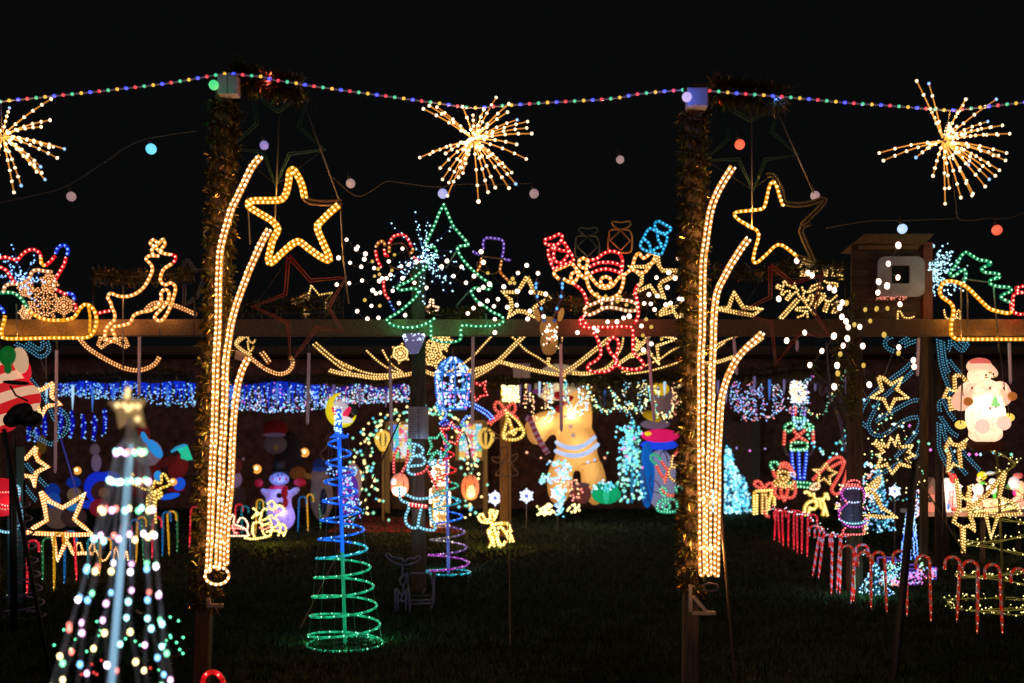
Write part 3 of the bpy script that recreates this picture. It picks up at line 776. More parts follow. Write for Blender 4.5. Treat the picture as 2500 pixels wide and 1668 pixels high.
figure('rope_star', 'gold rope star lit on its left half beside the right front post', 'star', B8, 6.9, [
    ('gold', [B8(p) for p in ((1412, 1335), (1380, 1240), (1345, 1130), (1312, 1100), (1280, 1150), (1255, 1260), (1230, 1350), (1180, 1375), (960, 1400), (940, 1435), (1000, 1490), (1130, 1562))] + [C2(p) for p in ((420, 60), (520, 105), (550, 180), (520, 290), (490, 420), (485, 480), (530, 495), (640, 400), (750, 295), (830, 290), (920, 350), (1010, 425))], dict(full=True)),
    ('olive', [(1260, 1040), (1320, 1040), (1400, 1180), (1440, 1310), (1640, 1320), (1810, 1270), (1820, 1300), (1760, 1370), (1600, 1530)], dict(dbl=4, nobulb=True)),
    ('olive', [C2(p) for p in ((1170, 20), (1065, 90), (1080, 190), (1190, 440), (1200, 490), (1020, 425))], dict(full=True, dbl=4, nobulb=True))], tr=3, br=3.8, sp=12,
    rods=((1105, 330, 1110, 1560), (1385, 470, 1715, 1210)))
figure('unlit_rope_star', 'dark green unlit rope star high beside the left front post', 'star', A5, 7.0, [
    ('darkgreen', [(650, 360), (870, 520), (1150, 340), (1055, 650), (1280, 860), (970, 895), (850, 1180), (740, 880), (440, 850), (680, 630)], dict(sharp=True, closed=True, dbl=3.5))], group='unlit green stars on the front frame', tr=1.9)
figure('unlit_rope_star', 'dark green unlit rope star high beside the right front post', 'star', B8, 7.0, [
    ('darkgreen', [(820, 340), (1090, 500), (1400, 330), (1300, 610), (1560, 840), (1240, 880), (1120, 1190), (980, 880), (650, 890), (880, 680)], dict(sharp=True, closed=True, dbl=3.5))], group='unlit green stars on the front frame', tr=1.9)
figure('unlit_rope_star', 'dark red unlit rope star under the big gold star', 'star', A6, 7.4, [
    ('wine', [(1090, 350), (1310, 600), (1670, 570), (1490, 870), (1640, 1110), (1370, 1080), (1110, 1430), (1090, 1030), (730, 860), (1060, 740)], dict(sharp=True, closed=True, dbl=3.8))], group='unlit red stars on the front frame', tr=2.2)
figure('unlit_rope_star', 'dark red unlit rope star left of the rope snowflakes', 'star', C2, 7.4, [
    ('wine', [(690, 530), (960, 745), (1310, 640), (1210, 1090), (1400, 1370), (1040, 1340), (760, 1700), (700, 1210), (300, 1100), (690, 910)], dict(sharp=True, closed=True, dbl=3.8))], group='unlit red stars on the front frame', tr=2.2)
figure('unlit_rope_star', 'grey unlit rope star just left of the left front post', 'star', A2, 12.4, [
    ('grey', [(2020, 385), (2060, 385), (2140, 500), (2300, 470), (2200, 660), (2160, 780), (2060, 850), (2010, 880), (2020, 740), (2010, 560), (1880, 590), (2010, 540)], dict(sharp=True, closed=True, dbl=3))], tr=1.8)

# festoon globes hanging on dark cables in front of the sky
def cable(label, pts, D, r=.004):
    m = MB(); m.tube([at(x, y, D) for x, y in smooth2(pts, step=15)], r, 5)
    return tag(m.build('festoon_cable', M_CABLE), label, 'cable', 'festoon cables')
GLB = {'cyan': ((.12, .72, 1), 1.1), 'dull': ((.50, .30, .33), .55), 'dusk': ((.22, .20, .62), .75), 'lav': ((.45, .5, .95), .8), 'red': ((1, .10, .04), 1.1),
       'green': ((.06, .95, .28), .8), 'lilac': ((.62, .50, 1), .9), 'sky': ((.42, .62, 1), 1.2)}
def globe(x, y, rp, D, c, label, group='festoon globe lamps'):
    col, s = GLB[c]; k = D / F; r = thing('globe_lamp', label, 'lamp', at(x, y - rp, D), group)
    put('globe', shared_ball(glow('globe_' + c, col, s), 16, 10), r, None, at(x, y, D), scale=(rp * k,) * 3)
    m = MB(); p = at(x, y, D); m.tube([p + Vector((-.2 * rp * k, 0, rp * k * .9)), p + Vector((-.45 * rp * k, 0, rp * k * 1.7))], [rp * k * .45, rp * k * .35], 8)
    m.tube([p + Vector((-.45 * rp * k, 0, rp * k * 1.7)), p + Vector((-.6 * rp * k, 0, rp * k * 2.6))], .003, 5)
    m.build('socket', principled('lamp_socket', (.06, .05, .045), .5), r)
for x, y, rp, c, lab in ((369, 364, 13, 'cyan', 'bright cyan globe lamp in the dark sky at upper left'), (174, 480, 11.5, 'dull', 'dull pink globe lamp low in the sky at far left'), (645, 355, 11, 'dusk', 'dusky blue globe lamp inside the left unlit star'),
        (856, 448, 11.5, 'dull', 'dull pink globe lamp right of the big gold star'), (1081, 473, 12, 'lav', 'pale blue globe lamp above the tip of the green tree outline'), (1304, 473, 11.5, 'dull', 'dull mauve globe lamp below right of the middle starburst'),
        (1514, 390, 10, 'dull', 'dull pink globe lamp alone between the two front posts'), (1806, 353, 12.5, 'red', 'red globe lamp inside the right unlit star'), (1990, 478, 11.5, 'dull', 'dull globe lamp at the tip of the right gold star'),
        (2203, 559, 12, 'sky', 'pale blue globe lamp above the wooden hut roof'), (2434, 562, 12.5, 'red', 'red globe lamp at the upper right edge'), (522, 208, 12, 'green', 'green globe lamp against the left white box'), (1677, 237, 12, 'lilac', 'lilac globe lamp against the right white box')):
    globe(x, y, rp, 6.0 if y < 240 else 7.6, c, lab)
cable('thin cable sagging across the upper left sky', [(-60, 520), (0, 496), (80, 478), (160, 456), (250, 400), (340, 345), (480, 320)], 7.6)
cable('thin cable between the globe lamps at the centre', [B1(p) for p in ((-120, 1000), (0, 1115), (90, 1185), (180, 1210), (300, 1150), (430, 1060), (520, 1045), (800, 1085), (1030, 1105), (1300, 1075), (1600, 1080), (2040, 1065))], 7.6)
cable('thin cable dangling from the right starburst', [C1(p) for p in ((1150, 1040), (1160, 1180), (1185, 1330), (1195, 1450), (1260, 1480), (1390, 1475), (1500, 1460), (1660, 1465), (1830, 1415), (2100, 1300))], 7.0)
cable('faint cable running left from the right starburst', [C1(p) for p in ((-100, 1560), (300, 1490), (700, 1480), (1195, 1462))], 7.6)
for (x0, y0, x1, y1) in ((1040, 380, 1300, 470),): pass

# foreground LED cone tree, close to the camera and out of focus
TD = 3.2
r = thing('led_cone_tree', 'blurred LED cone tree with star on top close at lower left', 'light tree', at(268, 1700, TD))
top, bot = at(322, 1045, TD), at(262, 1790, TD)
m = MB(); m.tube([top + Vector((0, 0, .0)), bot], [.0085, .012], 10)
m.build('pole', principled('milky_pole', (.45, .62, .70), .35, emit=(.25, .50, .72), es=.85), r)
R_ = random.Random(5)
rows = [(1099, 318, 34, 4), (1170, 315, 46, 8), (1239, 310, 60, 9), (1307, 303, 71, 9), (1381, 297, 82, 10), (1451, 291, 95, 10), (1522, 283, 109, 10), (1594, 278, 123, 10), (1663, 272, 137, 10), (1735, 266, 150, 10)]
NS = 12; TC = [('white', (1, .88, 1), 8), ('cyan', (.38, .95, 1), 6.5), ('yellow', (1, .78, .34), 7), ('pink', (1, .5, .9), 6), ('red', (1, .22, .16), 4.5), ('blue', (.2, .55, 1), 5.5), ('green', (.25, 1, .5), 4.5)]
strands = [[] for _ in range(NS)]
for j, (y, cx, hw, _) in enumerate(rows):
    for i in range(NS):
        a = 2 * math.pi * (i + .3) / NS + .12 * math.sin(j)
        k = TD / F; c = at(cx, y, TD)
        p = c + Vector((math.cos(a) * hw * k, math.sin(a) * hw * k, R_.uniform(-.004, .004)))
        strands[i].append(p)
        n, col, s = R_.choice(TC) if j > 2 else TC[R_.choice([0, 1, 2, 3, 4, 6])]
        me = shared_ball(glow('led_' + n, col, s), 10, 7)
        put('led_bulb', me, r, None, p + Vector((0, 0, -.006)), scale=(.0056, .0056, .0080))
        if j < 0:
            n, col, s = R_.choice(TC); put('led_bulb', shared_ball(glow('led_' + n, col, s), 10, 7), r, None, p + Vector((.012, 0, .006)), scale=(.006, .006, .008))
m = MB()
for s in strands: m.tube([top] + s, .0017, 5)
for s in strands: m.tube([p + Vector((.005, .003, 0)) for p in [top] + s], .0011, 4)
m.build('strand_wires', principled('clear_wire', (.28, .27, .30), .3, emit=(.5, .5, .6), es=.035), r)
sp_ = [at(*A3(p), TD) for p in ((1185, 395), (1240, 555), (1375, 548), (1325, 650), (1360, 825), (1210, 770), (1110, 830), (1085, 680), (1005, 580), (1135, 565))]
m = MB(); c0 = sum((p for p in sp_), Vector()) / 10
n = 10; f = c0 + Vector((0, -.02, 0)); bk = c0 + Vector((0, .02, 0))
m.add([f, bk] + sp_, [(0, 2 + (i + 1) % n, 2 + i) for i in range(n)] + [(1, 2 + i, 2 + (i + 1) % n) for i in range(n)])
st = m.build('topper_star', principled('gold_topper', (.55, .42, .25), .4, .3, emit=(.9, .55, .22), es=.22), r, smooth=False)
for q in ((1095, 610), (1160, 610), (1230, 620), (1290, 620), (1185, 520), (1195, 650), (1285, 740), (1195, 470)):
    put('star_lamp', shared_ball(glow('starlamp', (1, .72, .3), 1.6), 8, 6), st, None, at(*A3(q), TD - .02), scale=(.0085,) * 3)
m = MB(); m.tube([at(1*320, 1085, TD), at(318, 1010, TD)], [.02, .008], 10); m.build('topper_socket', principled('milky_socket', (.45, .38, .35), .4, emit=(.6, .4, .3), es=.06), r)
r2 = math.hypot(1, 1)
m = MB(); rb = at(266, 1735, TD)
m.tube([rb + Vector((math.cos(t) * 150 * TD / F, math.sin(t) * 150 * TD / F, -.03)) for t in [6.2832 * j / 40 for j in range(41)]], .004, 6); m.tube([bot, Vector((bot.x, bot.y, 0))], .012, 8)
m.build('base_ring', M_METAL, r)

# low bush with green lamps and red net, red rope arc behind it
bush = leafy('lit_bush', 'dark bush with green pin lights behind the blurred LED tree', (at(290, 1560, 5.2).x, 5.2, .38), (.26, .26, .38), 900, M_LEAF, .06, 4)
m = MB()
for q in ((1335, 1050), (1400, 1080), (1335, 1195), (1385, 1250), (1295, 1265), (1305, 1235), (1435, 1335), (1410, 1305), (1340, 1210), (1030, 1185), (1060, 1240), (985, 1220), (1100, 1270), (1125, 1270), (775, 1195), (785, 1155), (620, 1180), (590, 1225), (555, 1300), (425, 1270), (500, 1150), (760, 1085), (680, 1320), (1245, 1465), (1437, 1210)):
    m.octa(at(*A4(q), 4.9), .0075)
m.build('green_lamps', glow('pin_green', (.12, 1, .45), 2.6), bush, kind='stuff')
rb_ = leafy('lit_bush', 'low dark red net bush with red pin lights at the bottom left', (at(265, 1680, 4.6).x, 4.6, .27), (.30, .2, .22), 700, principled('red_net', (.16, .02, .015), .7), .05, 6)
m = MB()
for q in ((795, 1390), (720, 1420), (735, 1485), (760, 1500), (640, 1500), (860, 1540), (900, 1420), (1180, 1450)): m.octa(at(*A4(q), 4.3), .006)
m.build('red_lamps', glow('pin_red', (1, .06, .05), 1.6), rb_, kind='stuff')
figure('rope_arc', 'red rope light arc rising into the bottom edge', 'rope light', A8, 5.4, [('red', [(175, 1500), (180, 1400), (195, 1320), (230, 1285), (280, 1280), (325, 1310), (355, 1370), (362, 1500)])], tr=4.5, br=3.6, sp=32)
# ============================================================ MOTIFS ON THE MIDDLE BEAM
MD = 10.42
figure('rope_sleigh', 'yellow rope light sleigh with a green curl at far left', 'sleigh outline', A2, MD, [
    ('gold', [(310, 930), (375, 980), (450, 1018), (560, 1038), (660, 1040), (755, 1028), (820, 1000), (865, 925), (925, 868), (985, 880), (1035, 940), (1055, 1020), (1050, 1100), (1010, 1190), (940, 1230), (700, 1233), (500, 1235), (80, 1242), (25, 1210), (22, 1140), (45, 1060), (55, 990)]),
    ('gold', [(965, 890), (975, 940), (985, 1000), (978, 1180)], dict(nobulb=True, tr=2.2)),
    ('green', [(-60, 745), (60, 735), (150, 742), (210, 780), (265, 845), (300, 905)]),
    ('blue', [(45, 960), (25, 920), (-20, 880)])], tr=3.3, br=3.2, rods=((185, 1240, 180, 860),))
figure('rope_santa', 'red and blue rope light santa riding in the sleigh at far left', 'santa outline', A2, MD - .05, [
    ('red', [(-40, 365), (60, 350), (185, 378), (240, 325), (310, 275), (380, 268), (430, 300), (448, 350)]), ('gold', [(448, 360), (450, 410), (490, 445)]),
    ('red', [(500, 440), (560, 390), (605, 335)]), ('blue', [(610, 310), (630, 255), (675, 220), (725, 228), (745, 280), (730, 330)]),
    ('red', [(722, 355), (700, 430), (655, 510), (620, 570), (600, 600)]), ('cream', [(600, 610), (590, 650), (595, 690)]), ('red', [(620, 705), (690, 740), (735, 765)]),
    ('blue', [(745, 745), (795, 755), (815, 820)]), ('red', [(820, 860), (838, 935)]), ('red', [(-30, 445), (60, 485), (110, 555), (145, 610), (190, 640)]),
    ('cream', [(40, 730), (55, 670), (120, 640), (230, 640), (320, 585), (350, 515), (400, 488), (480, 500), (570, 510)])], tr=3.2, br=3.2)
figure('rope_reindeer', 'warm white rope light reindeer leaping above the left beam', 'reindeer outline', A2, MD, [
    ('warm', [(1860, 322), (1760, 302), (1715, 260), (1655, 215), (1645, 190), (1680, 158), (1720, 195), (1705, 230), (1755, 180), (1785, 152), (1805, 210), (1765, 255), (1770, 295)]),
    ('warm', [(1680, 220), (1660, 280), (1675, 320)]),
    ('warm', [(1735, 338), (1625, 338), (1600, 375), (1650, 425), (1668, 480), (1650, 540), (1600, 640), (1540, 710), (1460, 762), (1375, 782), (1290, 775), (1208, 745), (1180, 790), (1212, 850), (1225, 905), (1252, 960), (1250, 1040), (1190, 1090), (1152, 1160), (1150, 1215), (1180, 1262), (1235, 1268), (1262, 1222), (1235, 1165), (1240, 1115), (1330, 1098), (1420, 1070), (1468, 985), (1560, 948), (1640, 935), (1715, 890), (1760, 850)]),
    ('warm', [(1718, 900), (1765, 810), (1762, 740), (1808, 700), (1850, 740), (1838, 825), (1790, 890), (1718, 965), (1692, 1010), (1745, 1050), (1800, 1010), (1860, 900), (1895, 800), (1920, 700), (1905, 655), (1865, 632), (1800, 655), (1755, 605), (1770, 520), (1805, 470), (1885, 420)]),
    ('red', [(1880, 322), (1918, 335), (1918, 375), (1895, 415)]), ('red', [(1200, 938), (1130, 950), (1060, 968)])], tr=3, br=3.1, sp=11.5, rods=((1745, 1060, 1750, 1220), (1345, 660, 1345, 1570)))
for i, (cx, cy, R, rot, D, lab) in enumerate(((500, 850, 190, 0, 11.4, 'large amber rope snowflake in the sleigh at far left'), (700, 880, 120, 30, 11.2, 'small amber rope snowflake at the front of the left sleigh'), (290, 700, 105, 10, 11.5, 'amber rope snowflake beside the seated santa outline'),
        (540, 620, 110, 20, 11.6, 'amber rope snowflake behind the santa beard at far left'), (290, 960, 95, 0, 11.3, 'small amber rope snowflake low in the left sleigh'))):
    c = A2((cx, cy)); figure('rope_snowflake', lab, 'snowflake', FULL, D, flake_strands('amber', c[0], c[1], R * .223, .06, rot), group='rope snowflakes', tr=1.5, br=1.7, sp=6.5)
figure('rope_crescent', 'double amber rope curve drooping under the left sleigh', 'rope light', A2, 12.2, [('amber', [(880, 1255), (960, 1340), (1060, 1410), (1180, 1480), (1300, 1540), (1400, 1575), (1500, 1588), (1600, 1570), (1680, 1530), (1720, 1490), (1745, 1440)], dict(dbl=2.9))], group='curved amber ropes', tr=2.0, br=2.2, sp=7)
figure('rope_crescent', 'double amber rope curve behind the reindeer legs', 'rope light', A2, 12.2, [('amber', [(1590, 935), (1640, 880), (1700, 852), (1790, 850), (1880, 868), (2000, 912), (2150, 978)], dict(dbl=2.9))], group='curved amber ropes', tr=2.0, br=2.2, sp=7)
c = A2((1235, 1240)); figure('rope_star', 'small amber rope star under the reindeer hooves', 'star', FULL, 12, [('amber', [A2(p) for p in ((1105, 1220), (1130, 1250), (1220, 1250), (1300, 1250), (1350, 1215), (1370, 1240), (1400, 1320), (1380, 1335), (1300, 1290), (1235, 1265), (1170, 1290), (1110, 1340), (1075, 1310))], dict(full=True, sharp=True, closed=True, dbl=2.5))], group='small rope stars', tr=1.7, br=1.9, sp=6.5)

figure('rope_tree', 'large green rope light fir tree outline at the centre', 'tree outline', B2, MD, [
    ('green', [(1110, 520), (1132, 575), (1095, 640), (1060, 690), (1010, 755), (930, 825), (850, 890), (740, 945), (690, 968), (715, 1005), (800, 1000), (890, 990), (932, 1025), (900, 1085), (800, 1180), (700, 1260), (605, 1318), (575, 1350), (640, 1402), (740, 1427), (860, 1427), (970, 1405), (1060, 1362), (1115, 1320)]),
    ('green', [(1215, 45), (1165, 135), (1120, 255), (1080, 345), (1035, 440), (1000, 505), (1050, 520), (1110, 520)], dict(sharp=True)),
    ('green', [(1215, 45), (1262, 150), (1320, 280), (1395, 375), (1465, 455), (1495, 505), (1430, 508), (1375, 520), (1375, 560), (1405, 625), (1470, 710), (1560, 800), (1665, 885), (1750, 940), (1725, 1000), (1640, 985), (1555, 988), (1522, 1025), (1545, 1070), (1590, 1130), (1680, 1192), (1765, 1255), (1855, 1295), (1890, 1345), (1850, 1395), (1740, 1412), (1550, 1415), (1430, 1402), (1408, 1460), (1400, 1560)]),
    ('green', [B2(p) for p in ((1062, 1362), (1075, 1440), (1068, 1500), (1080, 1560))] + [B3(p) for p in ((1345, 170), (1430, 200), (1540, 205), (1640, 180), (1655, 120), (1640, 60))], dict(full=True))],
    tr=2.7, br=3.1, sp=11.5, rods=((790, 1250, 800, 1440), (1690, 1270, 1695, 1450), (1370, 540, 1240, 760), (1500, 1020, 1350, 1190)))
figure('rope_santa', 'rope light santa with red hat and raised mitten left of the green tree', 'santa outline', B2, 11.6, [
    ('red', [(508, 752), (465, 660), (445, 560)]), ('amber', [(450, 520), (485, 468), (535, 460), (555, 510)]), ('red', [(545, 555), (560, 620), (592, 612)]), ('amber', [(600, 580), (600, 510)]),
    ('red', [(600, 480), (640, 412), (705, 385), (780, 392), (825, 460), (852, 520)]), ('amber', [(870, 545), (850, 592)]), ('red', [(875, 635), (930, 672), (1000, 708)]),
    ('red', [(540, 870), (538, 960), (560, 1060), (600, 1108)]), ('navy', [(608, 1140), (640, 1210), (670, 1250)]), ('brown', [(620, 500), (690, 480), (770, 495), (810, 560), (850, 680)], dict(tr=1.6)), ('brown', [(600, 730), (700, 770), (800, 780), (850, 860)], dict(tr=1.6))], tr=2.8, br=2.6, sp=10.5)
figure('rope_snowman', 'rope light snowman in a violet top hat right of the green tree', 'snowman outline', B2, 11.6, [
    ('violet', [(1665, 540), (1655, 470), (1690, 422), (1760, 422), (1835, 432), (1885, 460), (1888, 560), (1870, 640)]), ('violet', [(1545, 575), (1620, 612)]), ('violet', [(1900, 660), (1970, 672)]),
    ('amber', [(1640, 650), (1622, 740), (1585, 805)]), ('amber', [(1866, 680), (1848, 790), (1890, 850), (1945, 905)]), ('brown', [(1640, 625), (1870, 655), (1960, 668)], dict(tr=1.6)), ('brown', [(1600, 680), (1590, 740), (1680, 810), (1780, 825), (1850, 780)], dict(tr=1.5))], tr=2.3, br=2.3, sp=10)

figure('rope_santa', 'large rope light santa waving beneath three gift outlines', 'santa outline', B5, MD, [
    ('red', [(855, 592), (940, 575), (1015, 520), (1090, 495), (1175, 512), (1215, 570), (1218, 660), (1205, 715)]), ('red', [(870, 660), (960, 620), (1060, 612), (1160, 628), (1215, 665)]), ('red', [(895, 722), (960, 695), (1050, 683), (1145, 705), (1205, 732)]),
    ('warm', [(850, 600), (840, 650), (800, 672), (760, 645), (755, 600), (800, 568), (845, 590)]),
    ('warm', [(835, 680), (838, 780), (868, 890), (930, 960), (1030, 1000), (1120, 985), (1185, 935), (1222, 840), (1232, 740)]),
    ('warm', [(850, 720), (915, 810), (975, 870), (1040, 885), (1110, 862), (1160, 795), (1225, 735)]), ('warm', [(1040, 765), (1090, 790), (1090, 845), (1040, 868), (992, 845), (990, 790)], dict(closed=True)),
    ('warm', [(1245, 738), (1295, 698), (1330, 630), (1352, 555), (1392, 515), (1440, 568), (1480, 545), (1525, 512), (1568, 540), (1545, 600), (1485, 690), (1440, 725), (1380, 715), (1325, 690)]),
    ('warm', [(490, 735), (500, 700), (590, 660), (675, 625), (720, 670), (790, 760), (840, 790)]), ('warm', [(490, 740), (548, 795)]), ('warm', [(595, 792), (690, 832), (745, 760), (735, 715), (680, 735), (672, 790), (700, 832)]),
    ('red', [(705, 845), (770, 895), (815, 955), (840, 1035), (845, 1075)]), ('red', [(1385, 850), (1350, 930), (1368, 990), (1385, 1080), (1385, 1180), (1345, 1270)]),
    ('cream', [(830, 1085), (920, 1050), (1000, 1012), (1100, 1000), (1200, 1010), (1300, 1025), (1370, 1060), (1370, 1118), (1280, 1130), (1180, 1108), (1080, 1092), (1000, 1110), (930, 1150), (860, 1172), (812, 1135)], dict(closed=True)),
    ('cream', [(1000, 1015), (1110, 1012), (1105, 1095), (995, 1098)], dict(closed=True, sharp=True)),
    ('red', [(805, 1190), (760, 1235), (790, 1290), (860, 1310), (950, 1300), (1080, 1305), (1200, 1295), (1325, 1305)]), ('red', [(815, 1180), (790, 1215), (850, 1290)]),
    ('red', [B6(p) for p in ((945, 150), (985, 205), (1005, 260), (1027, 350), (1015, 412), (950, 470), (892, 500), (882, 545), (925, 575), (1030, 580), (1120, 560), (1180, 505), (1200, 440), (1150, 390), (1108, 325), (1098, 265), (1150, 198), (1208, 222), (1222, 280), (1205, 370), (1180, 440), (1238, 528), (1300, 545), (1400, 552), (1480, 532), (1492, 480), (1440, 425), (1385, 360), (1378, 250), (1380, 140), (1370, 90))], dict(full=True))],
    tr=3.2, br=3.3, sp=11.5)
figure('rope_gift', 'red rope light gift tilted in the raised left hand of the waving santa', 'gift outline', B5, MD - .03, [
    ('red', [(400, 415), (395, 372), (460, 352), (555, 312), (580, 360), (540, 415), (500, 430), (445, 430)], dict(closed=True)), ('red', [(560, 385), (605, 410), (640, 470), (682, 540), (700, 590), (640, 622), (560, 650), (485, 685), (462, 630), (432, 545), (425, 485), (500, 455)], dict(sharp=True)),
    ('red', [(500, 455), (560, 485), (640, 495), (635, 540), (608, 580), (560, 622), (505, 605), (480, 545), (500, 455)], dict(sharp=True))], group='gift outlines above the waving santa', tr=3.3, br=3.2)
figure('rope_gift', 'blue rope light gift tilted above the right hand of the waving santa', 'gift outline', B5, MD - .03, [
    ('aqua', [(1582, 268), (1560, 205), (1600, 175), (1690, 222), (1738, 252), (1700, 298), (1640, 302)], dict(closed=True)), ('aqua', [(1590, 290), (1512, 252), (1475, 292), (1440, 360), (1408, 425), (1432, 470), (1520, 505), (1622, 528), (1655, 470), (1690, 380), (1682, 325), (1590, 290)]),
    ('aqua', [(1590, 290), (1600, 375), (1640, 440), (1580, 460), (1525, 495), (1500, 410), (1450, 370)])], group='gift outlines above the waving santa', tr=2.6, br=3.0, sp=10)
for c, dx, lab in (('darkgreen', -350, 'dark green unlit rope gift above the waving santa'), ('ochre', 0, 'dim ochre rope gift above the waving santa hat')):
    dy = 65 if dx else 0
    f = lambda L: [(x + dx, y + dy) for x, y in L]
    figure('rope_gift', lab, 'gift outline', B5, MD + .1, [(c, f([(1200, 262), (1122, 222), (1108, 178), (1200, 188), (1292, 175), (1298, 222)]), dict(closed=True)),
        (c, f([(1190, 262), (1090, 268), (1075, 330), (1072, 480), (1180, 505), (1295, 505), (1318, 440), (1318, 330), (1290, 272), (1210, 262)]), dict(closed=True)),
        (c, f([(1200, 270), (1300, 385), (1200, 485), (1085, 380)]), dict(closed=True, sharp=True))], group='gift outlines above the waving santa', tr=2.4)
# warm double rope stars
for lab, pts, D, cv, c, grp in (
    ('yellow rope star behind the right hand of the waving santa', ((1590, 515), (1605, 640), (1640, 700), (1800, 700), (1790, 750), (1640, 820), (1610, 860), (1665, 1000), (1590, 970), (1510, 860), (1330, 950), (1420, 830), (1425, 760), (1290, 660), (1470, 660), (1560, 600)), 11.3, B5, 'straw', 1),
    ('yellow rope star between the snowman outline and the waving santa', ((205, 765), (250, 860), (270, 930), (400, 950), (450, 985), (330, 1060), (280, 1090), (290, 1200), (180, 1140), (100, 1130), (0, 1200), (40, 1090), (30, 1010), (-60, 930), (100, 930), (150, 850)), 11.3, B5, 'straw', 1),
    ('small yellow rope star under the waving santa skirt at right', ((1620, 155), (1860, 220), (1645, 290), (1665, 495), (1555, 350), (1370, 415), (1440, 250), (1380, 160)), 12.5, B6, 'straw', 1),
    ('partly hidden yellow rope star against the right tinsel post', ((1580, 1180), (1690, 1090), (1720, 1060), (1760, 1100), (1840, 1050), (1850, 1190), (1800, 1195), (1760, 1130)), 11.8, B5, 'straw', 1),
    ('small yellow rope star over the beam just right of the right arch', ((50, 1050), (190, 1040), (225, 930), (255, 848), (300, 930), (365, 1035), (480, 1040), (590, 1050), (480, 1130)), 11.3, C2, 'straw', 1),
    ('yellow rope star at upper left of the glowing santa figure', ((530, 515), (600, 530), (690, 610), (830, 520), (760, 665), (905, 775), (740, 790), (665, 935), (600, 790), (435, 770), (580, 680)), 10.6, C5, 'straw', 1),
    ('yellow rope star at the left of the glowing santa head', ((1480, 500), (1560, 490), (1640, 580), (1690, 560), (1620, 700), (1560, 640), (1490, 900), (1440, 930), (1420, 770), (1350, 770), (1400, 660), (1490, 700)), 10.8, C5, 'straw', 1),
    ('yellow rope starburst of many points above the net snowman', ((480, 1330), (650, 1380), (690, 1265), (740, 1370), (770, 1240), (800, 1390), (960, 1370), (900, 1450), (985, 1490), (880, 1530), (960, 1640), (800, 1600), (700, 1720), (640, 1600), (500, 1650), (570, 1530), (515, 1490), (600, 1450)), 10.7, C5, 'straw', 0),
    ('yellow rope star below the glowing santa boots', ((1375, 1400), (1430, 1280), (1450, 1350), (1540, 1370), (1640, 1290), (1600, 1390), (1540, 1420), (1560, 1640), (1470, 1600), (1400, 1700), (1420, 1500)), 10.9, C5, 'straw', 0),
    ('long yellow rope star hanging in front of the village', ((1235, 228), (1190, 420), (1290, 460), (1360, 545), (1180, 560), (1125, 735), (1090, 560), (960, 560), (980, 490), (1100, 400)), 9.6, C7, 'straw', 1),
    ('narrow yellow rope star below the village at its left', ((915, 850), (918, 650), (960, 640), (1000, 680), (990, 620), (965, 560), (950, 400), (960, 330), (965, 450), (900, 420), (860, 280), (885, 490), (840, 610), (905, 650)), 9.8, C7, 'straw', 1),
    ('yellow rope star left of the blue cone of lights', ((275, 265), (255, 345), (180, 350), (240, 400), (290, 500), (405, 575), (260, 570), (190, 560), (150, 700), (90, 590), (0, 560), (-60, 480), (60, 470)), 11.7, C7, 'straw', 1)):
    figure('rope_star', lab, 'star', cv, D, [(c, list(pts), dict(sharp=True, closed=True, dbl=2.7))], group='small rope stars', tr=2.1, br=2.3, sp=7)
figure('rope_star', 'gold star half bare rope and half tinsel behind the left arch', 'star', A6, 11.8, [('straw', [(1300, 730), (1320, 645), (1400, 745), (1535, 720), (1465, 800), (1465, 880)], dict(sharp=True)), ('amber', [(1300, 745), (1120, 820), (1240, 880), (1280, 950), (1260, 900)], dict(sharp=True, dbl=4)), ('amber', [(1290, 790), (1150, 835), (1280, 920)], dict(sharp=True))], group='small rope stars', tr=1.9, br=2.1, sp=6.5)
tinsel('tinsel_garland', 'gold tinsel wrapped on the lower half of the small gold star', [at(*A6(p), 11.8) for p in ((1300, 745), (1130, 820), (1240, 880), (1285, 945), (1350, 930), (1480, 900))], .02, 2600, .05, 'tinsel garlands on the frames', 77, w=.003)
for i, (x, y, R, rot, lab) in enumerate(((1130, 570, 125, 10, 'yellow rope snowflake under the tip of the right gold star'),)):
    c = C2((x, y)); figure('rope_snowflake', lab, 'snowflake', FULL, 11.2 + .1 * i, flake_strands('straw', c[0], c[1], R * .204, .055, rot), group='rope snowflakes', tr=1.9, br=2.1, sp=6.5)
Q = dict(sharp=True)
figure('rope_snowflake', 'largest yellow rope snowflake, open and branched, right of the red unlit star', 'snowflake', C2, 11.0, [('straw', [(1040, 905), (1000, 840), (965, 870), (895, 952), (868, 930), (930, 865), (920, 838), (870, 840), (838, 888), (812, 868), (832, 822), (755, 795), (768, 762), (850, 788), (842, 722), (872, 718), (885, 760), (925, 775), (965, 805), (975, 740), (1000, 810), (1030, 835)], Q),
    ('straw', [(1000, 932), (795, 1160), (832, 1170), (1032, 948)], Q), ('straw', [(1040, 905), (1110, 975), (1138, 1030), (1000, 1038), (988, 1065), (1112, 1080), (1080, 1130), (1005, 1155)], Q), ('straw', [(1128, 1080), (1135, 1162)], Q), ('straw', [(1150, 1040), (1225, 1132)], Q), ('straw', [(1110, 972), (1165, 885), (1202, 880), (1192, 960), (1160, 1015)], Q),
    ('straw', [(1068, 795), (1085, 840), (1150, 850), (1205, 822), (1262, 790), (1325, 805)], Q), ('straw', [(1155, 835), (1180, 780), (1275, 745)], Q), ('straw', [(1090, 865), (1078, 905), (1120, 955), (1165, 940)], Q)], group='rope snowflakes', tr=2.1, br=2.4, sp=6.5)
